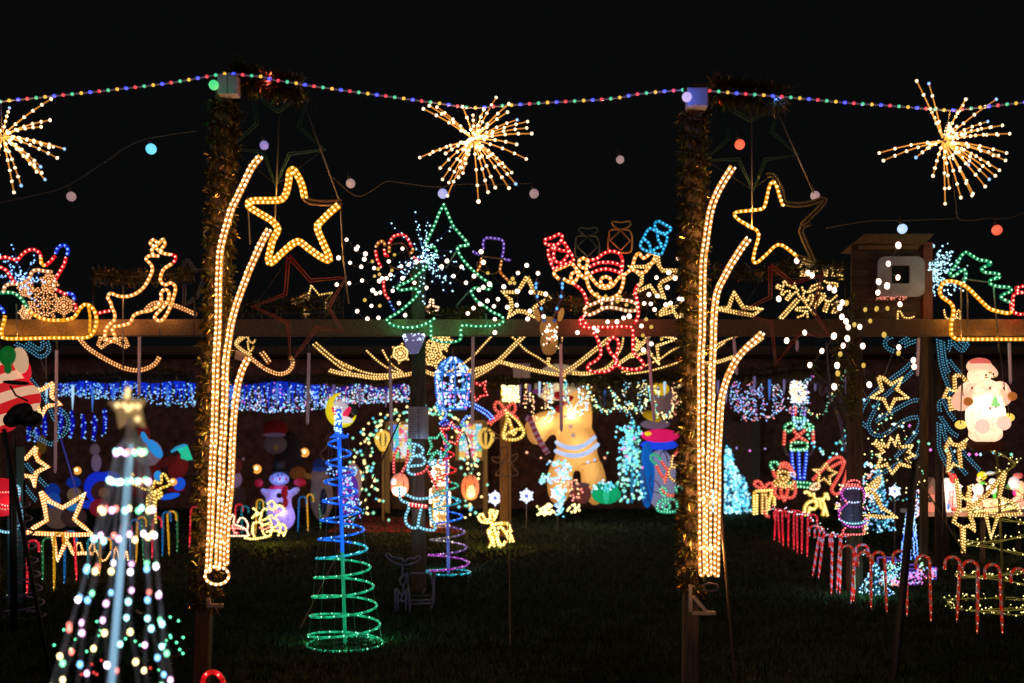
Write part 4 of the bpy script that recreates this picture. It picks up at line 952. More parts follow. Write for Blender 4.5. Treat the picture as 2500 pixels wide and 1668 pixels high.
figure('rope_snowflake', 'yellow rope snowflake half seen against the wooden hut', 'snowflake', C2, 11.2, [('straw', [(1335, 580), (1338, 665), (1362, 672), (1372, 590)], dict(sharp=True, closed=True)), ('straw', [(1410, 570), (1440, 600), (1425, 655), (1560, 692), (1555, 655), (1480, 635), (1562, 572), (1540, 556), (1470, 608), (1432, 558)], dict(sharp=True, closed=True)), ('straw', [(1335, 720), (1375, 740), (1440, 740), (1495, 755), (1490, 785), (1440, 780)], Q)], group='rope snowflakes', tr=2.1, br=2.4, sp=6.5)
figure('rope_snowflake', 'yellow rope snowflake behind the globe string at right', 'snowflake', C2, 11.3, [('straw', [(1335, 868), (1205, 1020), (1222, 1042), (1352, 890)], Q), ('straw', [(1320, 935), (1400, 965), (1490, 885)], Q), ('straw', [(1365, 960), (1322, 1075), (1355, 1088), (1390, 985)], Q), ('straw', [(1425, 1000), (1500, 955), (1425, 1100), (1475, 1092), (1530, 1015)], Q), ('straw', [(1300, 870), (1240, 860)], Q)], group='rope snowflakes', tr=2.1, br=2.4, sp=6.5)
for i, (x, y, R, rot, lab) in enumerate(((1330, 350, 150, 10, 'yellow rope snowflake right of the white lit basket'), (985, 330, 110, 40, 'yellow rope snowflake left of the white lit basket'), (1430, 190, 130, 0, 'yellow rope snowflake behind the trunk of the green tree outline'))):
    c = B3((x, y)); figure('rope_snowflake', lab, 'snowflake', FULL, 11.6 + .1 * i, flake_strands('straw', c[0], c[1], R * .221, .06, rot), group='rope snowflakes', tr=2.2, br=2.4, sp=7)
c = B2((1075, 1200)); figure('rope_cross', 'small cream rope cross on the beam beside the centre post', 'rope light', FULL, 11.3, [('cream', [B2(p) for p in ((1060, 1290), (1055, 1250), (1010, 1240), (1005, 1200), (1055, 1190), (1060, 1120), (1095, 1120), (1100, 1190), (1150, 1195), (1150, 1240), (1095, 1250), (1090, 1300))], dict(full=True))], tr=2.2, br=2.5, sp=7)

# curved garlands of yellow rope under the beam
SW = [(B3, [(35, 220), (130, 305), (250, 405), (350, 480), (450, 525)], 4.2, 12.6, 'thick curve of yellow rope starting right of the left arch'), (B3, [(200, 515), (320, 548), (440, 562), (560, 580), (700, 600), (850, 592), (1000, 572), (1180, 540)], 2.6, 12.8, 'shallow yellow rope curve over the blue curtain lights'),
    (B3, [(280, 400), (420, 470), (560, 530), (700, 560), (850, 560), (1010, 545)], 0, 12.5, 'single yellow rope curve just above the far beam'), (B3, [(610, 300), (700, 385), (790, 455), (900, 520), (1020, 548)], 0, 12.9, 'short yellow rope rising left of the notice post'), (B3, [(790, 295), (840, 390), (905, 465), (1010, 540)], 0, 13.0, 'steep yellow rope rising left of the notice post'),
    (B3, [(1240, 520), (1300, 545), (1360, 565)], 2.6, 12.7, 'short yellow rope left of the blue lantern'), (B3, [(1500, 540), (1650, 460), (1800, 345), (1900, 235), (2010, 120)], 0, 12.9, 'yellow rope rising to the beam right of the blue lantern'), (B3, [(1720, 530), (1880, 490), (2050, 430), (2150, 440), (2240, 475)], 2.4, 12.7, 'wavy yellow rope left of the small grey junction box'),
    (B3, [(1790, 590), (1950, 500), (2080, 400), (2210, 270), (2350, 130)], 3.2, 12.5, 'double yellow rope rising towards the deer head'), (B6, [(10, 160), (100, 240), (200, 340), (350, 430), (480, 520), (640, 600)], 0, 12.9, 'yellow rope falling behind the deer muzzle'),
    (B6, [(0, 490), (250, 552), (450, 592), (640, 622)], 2.4, 12.7, 'flat yellow rope right of the small grey junction box'), (B6, [(620, 590), (750, 505), (900, 385), (1050, 265), (1185, 160)], 3.2, 12.4, 'double yellow rope rising under the santa skirt'),
    (B6, [(1270, 155), (1268, 250), (1235, 350), (1170, 450), (1080, 530), (960, 575)], 0, 12.9, 'yellow rope curling behind the santa boots'), (B6, [(1590, 150), (1490, 260), (1400, 355), (1300, 435), (1150, 525), (900, 595), (700, 592)], 2.4, 12.6, 'long yellow rope sweeping under the santa boots'),
    (B6, [(1260, 582), (1450, 532), (1650, 450), (1800, 350), (1910, 290)], 0, 12.9, 'yellow rope rising towards the right tinsel post'), (B6, [(1310, 602), (1500, 580), (1700, 532), (1940, 455), (2200, 380), (2400, 250)], 0, 12.8, 'lowest yellow rope passing behind the right tinsel post'),
    (B6, [(470, 520), (440, 480), (455, 420)], 2, 12.7, 'short yellow rope hanging under the deer muzzle'), (C4, [(300, 345), (450, 330), (600, 285), (700, 245), (850, 160), (960, 80), (1040, 15)], 2.2, 12.7, 'double yellow rope crossing behind the right arch tip'), (C4, [(340, 170), (500, 90), (600, 45), (720, 0)], 0, 12.9, 'short yellow rope between the strands of the right arch'),
    (B6, [(560, 320), (590, 240), (600, 170)], 0, 12.6, 'short yellow rope right of the deer head'), (A6, [(700, 1370), (800, 1450), (900, 1510), (1000, 1540), (1080, 1520), (1130, 1460), (1130, 1400), (1100, 1370)], 2.6, 12.2, 'hooked amber rope right of the left arch'), (A6, [(820, 1320), (860, 1370), (900, 1430)], 4, 12.4, 'stub of amber rope below the dark beam at left')]
for cv, pts, db, D, lab in SW:
    figure('rope_swag', lab, 'rope light', cv, D, [('straw' if cv is not A6 else 'amber', pts, dict(dbl=db) if db else {})], group='curved yellow ropes under the beam', tr=1.9, br=2.3, sp=6.6)
figure('rope_tulip', 'small yellow rope flower below the dark beam at left', 'rope light', A6, 12.4, [('straw', [(710, 1350), (640, 1310), (560, 1240), (600, 1180), (640, 1155)], dict(dbl=2)), ('straw', [(570, 1240), (640, 1180), (680, 1165), (690, 1200), (735, 1230), (755, 1190)]), ('straw', [(680, 1215), (690, 1290), (710, 1315), (740, 1260)])], tr=1.8, br=2, sp=6)
m = MB(); p = [at(*A6(q), 12.45) for q in ((545, 1390), (560, 1300), (700, 1360), (640, 1415))]
r = thing('pink_flag', 'pinkish cloth pennant below the dark beam at left', 'pennant', p[0]); m.add(p + [q + Vector((0, .02, .003)) for q in p], [(0, 1, 2, 3), (7, 6, 5, 4), (0, 4, 5, 1), (1, 5, 6, 2), (2, 6, 7, 3), (3, 7, 4, 0)]); m.build('cloth', principled('pink_cloth', (.55, .33, .24), .8, emit=(.8, .4, .25), es=.08), r)

# hanging tubes
TB = [(A3, (530, 95), (515, 1245)), (A3, (1303, -40), (1298, 530)), (A7, (1232, -150), (1218, 535)), (B3, (1785, 150), (1778, 1120)), (B3, (868, 470), (890, 1395)), (B6, (583, 270), (590, 1240)), (B6, (1540, 170), (1612, 1130)), (C4, (672, 30), (708, 488)), (C5, (1035, 30), (1022, 505)), (C5, (2165, 90), (2182, 600)), (C2, (1010, 1430), (1010, 1560))]
TL = ['pinkish hanging tube at far left beside the striped inflatable', 'hanging tube ending above the star topper of the blurred tree', 'violet hanging tube right of the left arch', 'hanging tube right of the blue lantern', 'long hanging tube left of the paper notice', 'long hanging tube in front of the gingerbread inflatable', 'hanging tube left of the right tinsel post', 'short hanging tube behind the right arch tip', 'short hanging tube under the beam left of the glowing santa', 'hanging tube right of the glowing santa head', 'hanging tube behind the globe string at right']
for (cv, a, b), lab in zip(TB, TL):
    a, b = cv(a), cv(b); D = 11.0; k = D / F
    r = thing('hanging_light_tube', lab, 'light tube', at(*b, D), 'hanging meteor tubes')
    m = MB(); A_, B_ = at(*a, D), at(*b, D); m.tube([A_, B_ + Vector((0, 0, .03)), B_], [4 * k, 4 * k, 2 * k], 8); m.build('tube', principled('meteor_tube', (.75, .55, .62), .3, emit=(.55, .30, .42), es=.08), r)  # faint emission stands in for ambient light on the unlit tube
    m = MB(); m.tube([A_, A_ + Vector((0, 0, .1))], 2.5 * k, 6); m.build('end_cap', M_CABLE, r)

# warm globe bulbs strung in front of the middle frame
BALLS = []
for cv, L in ((B2, '30,645 120,440 160,700 285,745 333,600 320,660 230,545 245,520 150,930 295,900 10,945 240,1245 355,1330 480,1320 400,1185 415,1010 450,1045 500,1035 640,1015 710,1155 780,1290 750,875 595,685 615,835 570,875 520,875 490,905 430,760 735,740 820,720 905,690 750,540 1190,745 1250,680 1415,745 1325,850 1555,850 1465,925 1730,940 1660,975 1610,1005 1635,575 1660,695 1020,980 885,925 1705,1130 1625,1165 1550,1210 1485,1270 1825,1110 1780,1190 1890,970 2045,1020 2035,1175 1930,1200 1790,1335 1790,1485 2050,815 1605,10'),
              (B5, '200,645 320,730 100,920 245,930 400,950 95,1070 235,1130 210,1215 380,1190 1815,570 1780,780 1580,775 1695,880 1710,720 1500,955 1590,970 1450,1050 1520,1055 1560,1115 1900,950 1965,950 2015,940 2040,840 1820,1000 1855,1005 1730,1045 1680,1065 1290,1185 1230,1205 1160,1245 1060,1245 915,1310 950,1340 740,1360 1420,1290 1440,1545 1525,1480'),
              (C2, '1005,475 1140,620 1190,650 790,930 1395,795 1455,825 1550,975 1520,1035 1545,1145 1595,1200 1620,1270 1760,1265 1100,1335 885,1430 1450,1375 1610,1405 1560,1490 1795,1495'),
              (C3, '555,290 435,510 320,725 420,775 310,855 550,675 575,995 560,1510'), (C4, '1620,365 1770,190 1960,370 1925,635'), (C5, '970,305 980,385 420,610')):
    for t in L.split(): BALLS.append((*cv(tuple(float(v) for v in t.split(','))), 'w'))
for cv, L in ((B2, '660,610 410,685 475,770 490,830 435,850 630,785 325,1120 495,1185 1710,815 1990,880 1960,925 2010,930'), (B5, '950,950 1040,975 1190,980 1165,1030 1260,1065 1470,1220 1525,1300 1435,1390 1635,1430 30,830 70,830'), (C2, '1600,980 1825,1060 1885,1195 1695,1240'), (C3, '295,1050 385,1360 425,1045'), (C4, '1970,470 2000,230 2290,370'), (C5, '785,215')):
    for t in L.split(): BALLS.append((*cv(tuple(float(v) for v in t.split(','))), 'y'))
groups = [([b for b in BALLS if b[0] < 1080], 'white-pink globe bulbs strung from the gold star to the green tree outline', 6.1), ([b for b in BALLS if 1080 <= b[0] < 1380], 'white-pink globe bulbs strung between the green tree outline and the waving santa', 6.6),
          ([b for b in BALLS if 1380 <= b[0] < 1800], 'white-pink globe bulbs strung from the waving santa to the right arch', 6.8), ([b for b in BALLS if b[0] >= 1800], 'large oval warm bulbs falling from the right gold star past the wooden hut', 0)]
for L, lab, rp in groups:
    D = 8.8 if rp else 7.0
    L = sorted(L, key=lambda b: b[0]); r = thing('globe_light_string', lab, 'light string', at(L[0][0], L[0][1], D), 'warm globe light strings')
    rest = L[:]; cur = rest.pop(0); order = [cur]
    while rest:
        nx = min(rest, key=lambda b: math.hypot(b[0] - cur[0], b[1] - cur[1])); rest.remove(nx); order.append(nx); cur = nx
    m = MB(); P_ = []
    Rr = random.Random(9)
    for x, y, c in order:
        dd = D + Rr.uniform(-.25, .25); p = at(x, y, dd); P_.append(p); k = dd / F
        q = (rp * .84 or 6.4) * (.86 if c == 'y' else 1) * Rr.uniform(.85, 1.08)
        me = shared_ball(glow('globe_warm', (1, .70, .52), 3.4) if c == 'w' else glow('globe_yellow', (.62, .40, .03), 1.0), 10, 7)
        put('bulb', me, r, None, p, scale=(q * k, q * k, q * k * (1.25 if not rp else 1)), rot=(0, Rr.uniform(-.2, .2), 0))
        m.tube([p + Vector((0, 0, q * k * .9)), p + Vector((0, 0, q * k * 1.5))], q * k * .35, 5)
    for a, b in zip(P_, P_[1:]):
        if (a - b).length < .32: mid = (a + b) / 2 + Vector((0, .02, -.02)); m.tube([a, mid, b], .0018, 3)
    m.build('wire', M_CABLE, r, kind='stuff')

# white lit basket, blue lantern, deer head
bk = thing('led_basket', 'white and lilac lit hanging basket on the centre post', 'basket', at(*B3((1130, 330)), 10.2))
m = MB(); a = at(*B3((1130, 120)), 10.2); k = .2213 * 10.2 / F
m.lathe((a.x, a.y, a.z), [(120 * k, 0), (112 * k, -60 * k), (90 * k, -130 * k), (55 * k, -200 * k), (25 * k, -215 * k)], 14)
m.build('basket', principled('basket_net', (.30, .28, .40), .6, emit=(.30, .28, .7), es=.25), bk)
m = MB(); R_ = random.Random(4)
for _ in range(170):
    t = R_.random(); an = R_.uniform(0, 6.28); rr_ = (122 - 80 * t ** 1.3) * k
    m.octa((a.x + math.cos(an) * rr_, a.y + math.sin(an) * rr_, a.z - t * 205 * k), R_.uniform(.006, .0105))
m.build('basket_lamps', bulb_mat('white'), bk, kind='stuff')
ln = thing('led_lantern', 'blue LED lantern with domed top hanging at the centre', 'lantern', at(*B3((1560, 950)), 13.0))
k = .2213 * 13.0 / F; a = at(*B3((1560, 560)), 13.0)
m = MB()
for i in range(8):
    an = i * math.pi / 4 + .2; u = Vector((math.cos(an), math.sin(an), 0))
    m.tube([a + u * 195 * k, a + u * 185 * k + Vector((0, 0, -200 * k)), a + u * 150 * k + Vector((0, 0, -385 * k))], .010, 5)
    m.tube([a + u * 190 * k + Vector((0, 0, 10 * k)), a + u * 130 * k + Vector((0, 0, 120 * k)), a + u * 30 * k + Vector((0, 0, 185 * k))], .012, 5)
for z, rr_ in ((0, 195), (-200, 188), (-385, 150)): m.tube([a + Vector((math.cos(t) * rr_ * k, math.sin(t) * rr_ * k, z * k)) for t in [6.2832 * j / 24 for j in range(25)]], .010, 5)
m.build('cage', principled('blue_cage', (.05, .15, .5), .4, emit=(.02, .22, .85), es=.55), ln)
m = MB(); m.tube([a + Vector((0, 0, 185 * k)), a + Vector((0, 0, 340 * k))], .006, 5); m.build('hanger', M_CABLE, ln)
mm = {c: MB() for c in ('white', 'blue', 'aqua', 'magenta')}
for _ in range(250):
    z = R_.uniform(-395, 180); rr_ = (150 + (z + 395) / 400 * 45) if z < 0 else 195 * (1 - (z / 200) ** 1.6); an = R_.uniform(0, 6.28)
    mm[R_.choice(['white', 'blue', 'blue', 'aqua', 'white', 'magenta'] if z < 0 else ['blue', 'white'])].octa((a.x + math.cos(an) * rr_ * k, a.y + math.sin(an) * rr_ * k, a.z + z * k), R_.uniform(.012, .023))
for c, q in mm.items(): q.build('lantern_lamps', bulb_mat(c), ln, kind='stuff')

dr = thing('deer_head', 'lit brown deer head with blue lamps on its antlers', 'deer head', at(*B6((460, 420)), 10.0))
k = .2213 * 10.0 / F; c = at(*B6((455, 150)), 9.95)
M_DEER = principled('deer_hide', (.45, .19, .05), .5, emit=(.9, .36, .07), es=.20)
blob('head', [((c.x, c.y + .04, c.z + 60 * k), (105 * k, 90 * k, 130 * k)), ((c.x, c.y, c.z - 90 * k), (100 * k, 85 * k, 130 * k)), ((c.x - 2 * k, c.y - .05, c.z - 170 * k), (85 * k, 75 * k, 80 * k))], M_DEER, dr, voxel=.008, smooth=6)
for s in (-1, 1):
    m = MB(); m.ball((c.x + s * 130 * k, c.y + .03, c.z + 205 * k), (32 * k, 22 * k, 80 * k), 10, 7, Matrix.Rotation(s * .25, 3, 'Y')); m.build('ear', principled('deer_ear', (.55, .24, .06), .5, emit=(1, .42, .08), es=.3), dr)
    m = MB(); b0 = Vector((c.x + s * 45 * k, c.y + .03, c.z + 170 * k)); P_ = [b0, b0 + Vector((s * 40 * k, 0, 100 * k)), b0 + Vector((s * 85 * k, 0, 190 * k)), b0 + Vector((s * 100 * k, 0, 330 * k)), b0 + Vector((s * 80 * k, 0, 470 * k))]
    m.tube(P_, [.014, .013, .012, .010, .006], 7); m.tube([P_[2], P_[2] + Vector((s * 40 * k, -.02, 60 * k))], [.010, .005], 6); m.tube([P_[3], P_[3] + Vector((-s * 40 * k, -.02, 70 * k))], [.009, .005], 6)
    an = m.build('antler', principled('antler', (.20, .10, .12), .5), dr)
    for q in (P_[1], P_[2] + Vector((0, -.02, 40 * k)), P_[3], P_[3] + Vector((0, -.02, 40 * k))): put('antler_lamp', shared_ball(glow('antler_blue', (.05, .35, 1), 1.6), 8, 6), an, None, q + Vector((0, -.02, 0)), scale=(.013, .011, .016))
    put('eye', shared_ball(principled('deer_eye', (.01, .03, .09), .1, emit=(.05, .2, .6), es=.3), 10, 7), dr, None, (c.x + s * 55 * k, c.y - .045, c.z + 130 * k), scale=(.018, .012, .018))
put('nose', shared_ball(principled('deer_nose', (.05, .03, .02), .3), 10, 7), dr, None, (c.x - 5 * k, c.y - .105, c.z - 110 * k), scale=(.014, .01, .01))
m = MB(); m.ball((c.x, c.y - .075, c.z - 175 * k), (40 * k, 20 * k, 60 * k)); m.build('chin_patch', principled('chin', (.5, .5, .7), .4, emit=(.35, .40, 1), es=.6), dr)
m = MB()
for _ in range(30): m.octa((c.x + R_.uniform(-85, 85) * k, c.y - .075 - R_.random() * .02, c.z + R_.uniform(-160, 85) * k), R_.uniform(.006, .012))
m.build('face_lamps', bulb_mat('cream'), dr, kind='stuff')

# wooden hut with a white plate at the right
ht = thing('wooden_hut', 'raised wooden hut with a white square-holed plate at upper right', 'hut', at(*C3((500, 1170)), 11.2))
D = 11.0; k = .20408 * D / F
a, b = at(*C3((0, 262)), D), at(*C3((945, 1172)), D)
M_HUT = principled('hut_boards', (.07, .035, .02), .8, noise=(6, .5, (1, 1, 5)))
wd = b.x - a.x; nb = 9
for i in range(nb):
    m = MB(); z = a.z + (b.z - a.z) * (i + .5) / nb
    if 3 <= i <= 6: pass
    m.box((a.x + wd * .44, D + .03, z), (wd * .88, .03, abs(b.z - a.z) / nb - .006)); m.build('board', M_HUT, ht, smooth=False)
m = MB(); m.box((b.x - wd * .06, D + .10, (a.z + b.z) / 2), (wd * .115, .30, abs(b.z - a.z))); m.build('side_wall', principled('hut_red', (.20, .045, .025), .7, noise=(6, .3, (1, 1, 3))), ht, smooth=False)
m = MB(); rf = [at(*C3(p), D - .12) for p in ((40, 242), (150, 152), (990, 150), (880, 262))]
m.add(rf + [p + Vector((0, .5, -.04)) for p in rf], [(0, 1, 2, 3), (7, 6, 5, 4), (0, 4, 5, 1), (1, 5, 6, 2), (2, 6, 7, 3), (3, 7, 4, 0)]); m.build('roof', M_WOOD, ht, smooth=False)
m = MB(); m.box((a.x + wd * .45, D - .02, a.z - .05), (wd * .75, .04, .04)); m.build('lintel', M_WOOD, ht, smooth=False)
def rrect(x0, x1, y0, y1, r):
    P = []
    for cx, cy, s in ((x1 - r, y0 + r, -90), (x1 - r, y1 - r, 0), (x0 + r, y1 - r, 90), (x0 + r, y0 + r, 180)):
        for j in range(5): t = math.radians(s + 22.5 * j); P.append((cx + r * math.cos(t), cy + r * math.sin(t)))
    return P
o_ = [at(*C3(p), D - .06) for p in rrect(310, 872, 422, 905, 90)]; n = len(o_)
cx_, cz_ = at(*C3((583, 637)), D - .06).x, at(*C3((583, 637)), D - .06).z; hs = 108 * k
m = MB(); inn = []
for p in o_:
    dx, dz = p.x - cx_, p.z - cz_; s = hs / max(abs(dx), abs(dz)); inn.append(Vector((cx_ + dx * s, D - .06, cz_ + dz * s)))
back = [p + Vector((0, .03, 0)) for p in o_]; ib = [p + Vector((0, .03, 0)) for p in inn]
V = o_ + inn + back + ib
m.add(V, [f for i in range(n) for j in [(i + 1) % n] for f in ((i, j, n + j, n + i), (i, 2 * n + i, 2 * n + j, j), (n + i, n + j, 3 * n + j, 3 * n + i))])
m.build('plate', principled('grey_plate', (.42, .36, .45), .6, noise=(5, .3, (1, 1, 1))), ht, smooth=False)
m = MB(); m.box((cx_, D + .005, cz_), (hs * 2.05, .02, hs * 2.05)); m.build('hole_back', principled('hole', (.006, .005, .005), .9), ht, smooth=False)
for x in (60, 880):
    m = MB(); q = at(*C3((x, 1170)), D + .1); m.bar((q.x, D + .15, 0), (q.x, D + .15, q.z + .1), .07); m.build('leg', M_WOODD, ht, smooth=False)
m = MB()
for i in range(60): m.octa(at(*C3((R_.uniform(290, 660), 925 + R_.uniform(-25, 20))), D - .08), .006)
m.build('shelf_lamps', bulb_mat('salmon'), ht, kind='stuff')

# right hand motifs
figure('rope_boot', 'large yellow rope light sleigh outline cut by the right edge', 'sleigh outline', C3, MD, [
    ('gold', [(2400, 1412), (2058, 1415), (1700, 1415), (1330, 1415), (1255, 1412), (1195, 1370), (1185, 1300), (1192, 1200), (1212, 1110), (1212, 1040), (1185, 985), (1130, 945), (1070, 895), (1052, 820), (1090, 742), (1150, 716), (1250, 730), (1330, 762), (1400, 812), (1480, 892), (1560, 972), (1650, 1050), (1760, 1082), (1870, 1102), (1912, 1080)])], tr=3.4, br=3.4, rods=((1305, 740, 1310, 1410), (1375, 800, 1390, 1400), (1690, 760, 1765, 1560)))
figure('rope_tree', 'green rope light fir outline leaning above the right sleigh outline', 'tree outline', C3, MD, [
    ('green', [(1335, 735), (1362, 660), (1358, 600), (1325, 582), (1250, 640), (1195, 662), (1172, 615), (1220, 560), (1270, 480), (1315, 405), (1362, 372), (1430, 412), (1520, 462), (1625, 478), (1662, 515), (1590, 545), (1548, 575), (1590, 612), (1700, 622), (1760, 640), (1755, 682), (1660, 700), (1648, 745), (1700, 772), (1790, 785), (1885, 795), (1900, 840), (1830, 870), (1782, 900), (1800, 930), (1880, 968)])], group='tree outlines', tr=3.0, br=3.1, sp=11, rods=((1320, 690, 1660, 735),))
figure('rope_gift', 'red rope light gift cut by the right edge', 'gift outline', C3, MD, [('red', [(2200, 800), (2100, 770), (2010, 790), (1960, 800), (2000, 850), (2120, 850)]), ('red', [(2200, 850), (2058, 855), (1960, 868), (1925, 905), (1925, 985), (1922, 1075), (1985, 1112), (2058, 1108), (2200, 1100)]), ('red', [(1900, 985), (1910, 1080)])], tr=3.0, br=3.2)
figure('rope_ornament', 'small yellow rope shape standing on the beam left of the right sleigh outline', 'rope light', C3, 10.9, [('straw', [(1100, 1065), (1120, 1150), (1160, 1170), (1240, 1160), (1260, 1070), (1290, 1080), (1290, 1170), (1240, 1140)]), ('straw', [(545, 1170), (550, 1080), (580, 1085), (620, 1150), (700, 1160), (745, 1140)])], tr=1.8, br=2, sp=6)
# white notice sheets on the centre post
nt_ = thing('paper_notice', 'two paper sheets pinned to the centre post tinted violet and blue', 'notice', at(*B3((1180, 1275)), 10.55))
for x0, x1, mt in ((1070, 1180, 'left'), (1184, 1295, 'right')):
    a, b = at(*B3((x0, 920)), 10.62), at(*B3((x1, 1272)), 10.62)
    m = MB(); nx_ = 6
    vs = [(a.x + (b.x - a.x) * i / nx_, 10.60 - .02 * math.sin(math.pi * i / nx_), z) for z in (a.z, b.z) for i in range(nx_ + 1)]
    m.add(vs, [(i, i + 1, i + nx_ + 2, i + nx_ + 1) for i in range(nx_)])
    m.add([(x, y + .003, z) for x, y, z in vs], [(i + nx_ + 1, i + nx_ + 2, i + 1, i) for i in range(nx_)])
    m.build('sheet', principled('paper', (.55, .48, .60), .8), nt_)
    if x0 == 1070:
        for i in range(13):
            m = MB(); z = a.z - .03 - i * .024
            for j in range(5):
                if R_.random() < .8: m.box((a.x + .03 + j * .022, 10.575, z), (.016, .002, .006))
            if m.v: m.build('print_line', principled('ink', (.10, .08, .12), .8), nt_, kind='stuff', smooth=False)
# ============================================================ STANDING ON THE LAWN
def ground_at(x, y):
    D = gd(y); return at(x, y, D), D
# spiral trees
def spiral_tree(label, base, top, rb, rt, turns, cols, D, tr=.011, br=.0085, sp=.075, dirn=1, yturn=None, phase=0.):
    r = thing('spiral_light_tree', label, 'light tree', (base.x, base.y, 0), 'spiral light trees')
    N = turns * 28; seg = {}
    def pt(t):
        c = Vector((base.x + (top.x - base.x) * t, base.y, base.z + (top.z - base.z) * t)); R = rb + (rt - rb) * t; a = phase + dirn * 2 * math.pi * turns * t
        return c + Vector((math.cos(a) * R, math.sin(a) * R, 0))
    def colr(t):
        for lim, c in cols:
            if t <= lim: return c
        return cols[-1][1]
    cur = None; buf = []; parts = []
    for i in range(N + 1):
        t = i / N; c = colr(t); p = pt(t)
        if c != cur:
            if buf: buf.append(p); parts.append((cur, buf))
            buf = [p]; cur = c
        else: buf.append(p)
    parts.append((cur, buf))
    ring = [Vector((base.x + rb * math.cos(a), base.y + rb * math.sin(a), .012)) for a in [phase + dirn * 6.2832 * j / 40 for j in range(41)]]
    parts.insert(0, (cols[0][1], ring))
    for j in range(5 if cols[0][1] in LIT else 0): c = colr(j / 4.5); lamp_light(r, pt(j / 4.5).lerp(Vector((base.x, base.y, pt(j / 4.5).z)), .3) + Vector((0, 0, .03)), c, .5)
    if cols[0][1] in LIT:
        for j in range(4): lamp_light(r, ring[j * 10] * 1 + Vector((0, 0, .05)), 'green' if 'green' in cols[0][1] else 'ice', .25)
    for c, P_ in parts:
        m = MB(); m.tube(P_, tr, 6, ulen=sp); m.build('spiral_tube', tube_mat(c), r)
        if c in LIT:
            m = MB(); [m.octa(b + Vector((0, -tr * .5, tr * .3)), br * random.uniform(.8, 1.25)) for b in along(P_, sp, .3)]; m.build('bulb_row', bulb_mat(c), r, kind='stuff')
    return r
bp, Dm = ground_at(843, 1576); k = Dm / F
tp = at(827, 1060, Dm)
cm = principled('pole_green', (.02, .30, .16), .4, emit=(.01, .42, .18), es=.45); cb = principled('pole_blue', (.02, .15, .6), .4, emit=(.01, .13, .95), es=.75)
sp1 = spiral_tree('tall spiral light tree fading from blue above to green below on the lawn', Vector((bp.x, bp.y, .012)), tp, 92 * k, 20 * k, 11, [(.43, 'green_s'), (1, 'blue_s')], Dm, dirn=1, phase=.2) if False else None
LIT['green_s'] = ((.01, .52, .22), .62, (.35, 1, .6), 1.5); LIT['blue_s'] = ((.01, .15, 1), .75, (.35, .68, 1), 1.5); LIT['teal_s'] = ((.01, .45, .6), .7, (.4, 1, 1), 1.4)
LIT['purple_s'] = ((.20, .10, .42), .4, (.85, .6, 1), 1.2); LIT['pink_s'] = ((.5, .05, .6), .5, (1, .5, 1), 1.4); LIT['yel_s'] = ((.30, .22, .30), .4, (1, 1, .5), 1.4)
sp1 = spiral_tree('tall spiral light tree fading from blue above to green below on the lawn', Vector((bp.x, bp.y, .014)), tp, 92 * k, 22 * k, 11, [(.40, 'green_s'), (.47, 'teal_s'), (1, 'blue_s')], Dm, phase=.2, sp=.105, tr=.0092)
m = MB(); mid = Vector((bp.x, bp.y, 0)).lerp(tp, .44); m.tube([(bp.x, bp.y, 0), mid], .014, 8); m.build('pole_lower', cm, sp1)
m = MB(); m.tube([mid, tp + Vector((0, 0, .05))], [.014, .016], 8); m.build('pole_upper', cb, sp1)
m = MB()
for j in range(6):
    a = .4 + j * 1.047; m.tube([tp + Vector((math.cos(a) * 20 * k, math.sin(a) * 20 * k, 0)), Vector((bp.x + math.cos(a) * 92 * k, bp.y + math.sin(a) * 92 * k, .02))], .0012, 3)
for j in range(4): a = j * 1.571; m.tube([(bp.x, bp.y, .03), (bp.x + math.cos(a) * .16, bp.y + math.sin(a) * .16, .005)], .003, 4)
m.build('strings', principled('grey_string', (.3, .3, .3), .6), sp1)
m = MB(); B_ = MB(); c0 = at(828, 1005, Dm)
m.tube([tp, tp + Vector((0, 0, .19))], [.03, .018], 8); m.tube([tp + Vector((0, 0, -.03)), tp + Vector((0, 0, .015))], [.075, .02], 14); m.build('top_sleeve', cb, sp1)
for _ in range(46): B_.octa(tp + Vector((random.uniform(-.028, .028), -.03, random.uniform(-.01, .21))), .0075)
B_.build('top_lamps', bulb_mat('ice'), sp1, kind='stuff')
for j in range(60):
    t = random.random(); a = random.uniform(0, 6.28); 
bp2, Dz = ground_at(1095, 1400); k = Dz / F
sp2 = spiral_tree('spiral light tree with violet coils behind the neon snowman post', Vector((bp2.x, bp2.y, .014)), at(1090, 1095, Dz), 53 * k, 16 * k, 8, [(.02, 'teal_s'), (.16, 'pink_s'), (.22, 'purple_s'), (.30, 'yel_s'), (.40, 'purple_s'), (.48, 'blue_s'), (.62, 'teal_s'), (.72, 'mint'), (1, "red")], Dz, tr=.011, br=.010, sp=.10, phase=2.6)
m = MB(); m.tube([(bp2.x, bp2.y, 0), at(1089, 1060, Dz)], .017, 8); m.build('pole', principled('pole_lilac', (.25, .25, .6), .4, emit=(.12, .18, .75), es=.4), sp2)
bp3 = Vector((at(60, 0, 9.3).x, 9.3, .014))
sp3 = spiral_tree('unlit grey spiral light tree at the left edge', bp3, Vector((bp3.x - .02, 9.3, 1.0)), .17, .06, 8, [(1, 'lilac')], 9.3, tr=.008, phase=1)
m = MB(); m.tube([(bp3.x, 9.3, 0), (bp3.x, 9.3, 1.2)], .011, 8); m.build('pole', M_METAL, sp3)
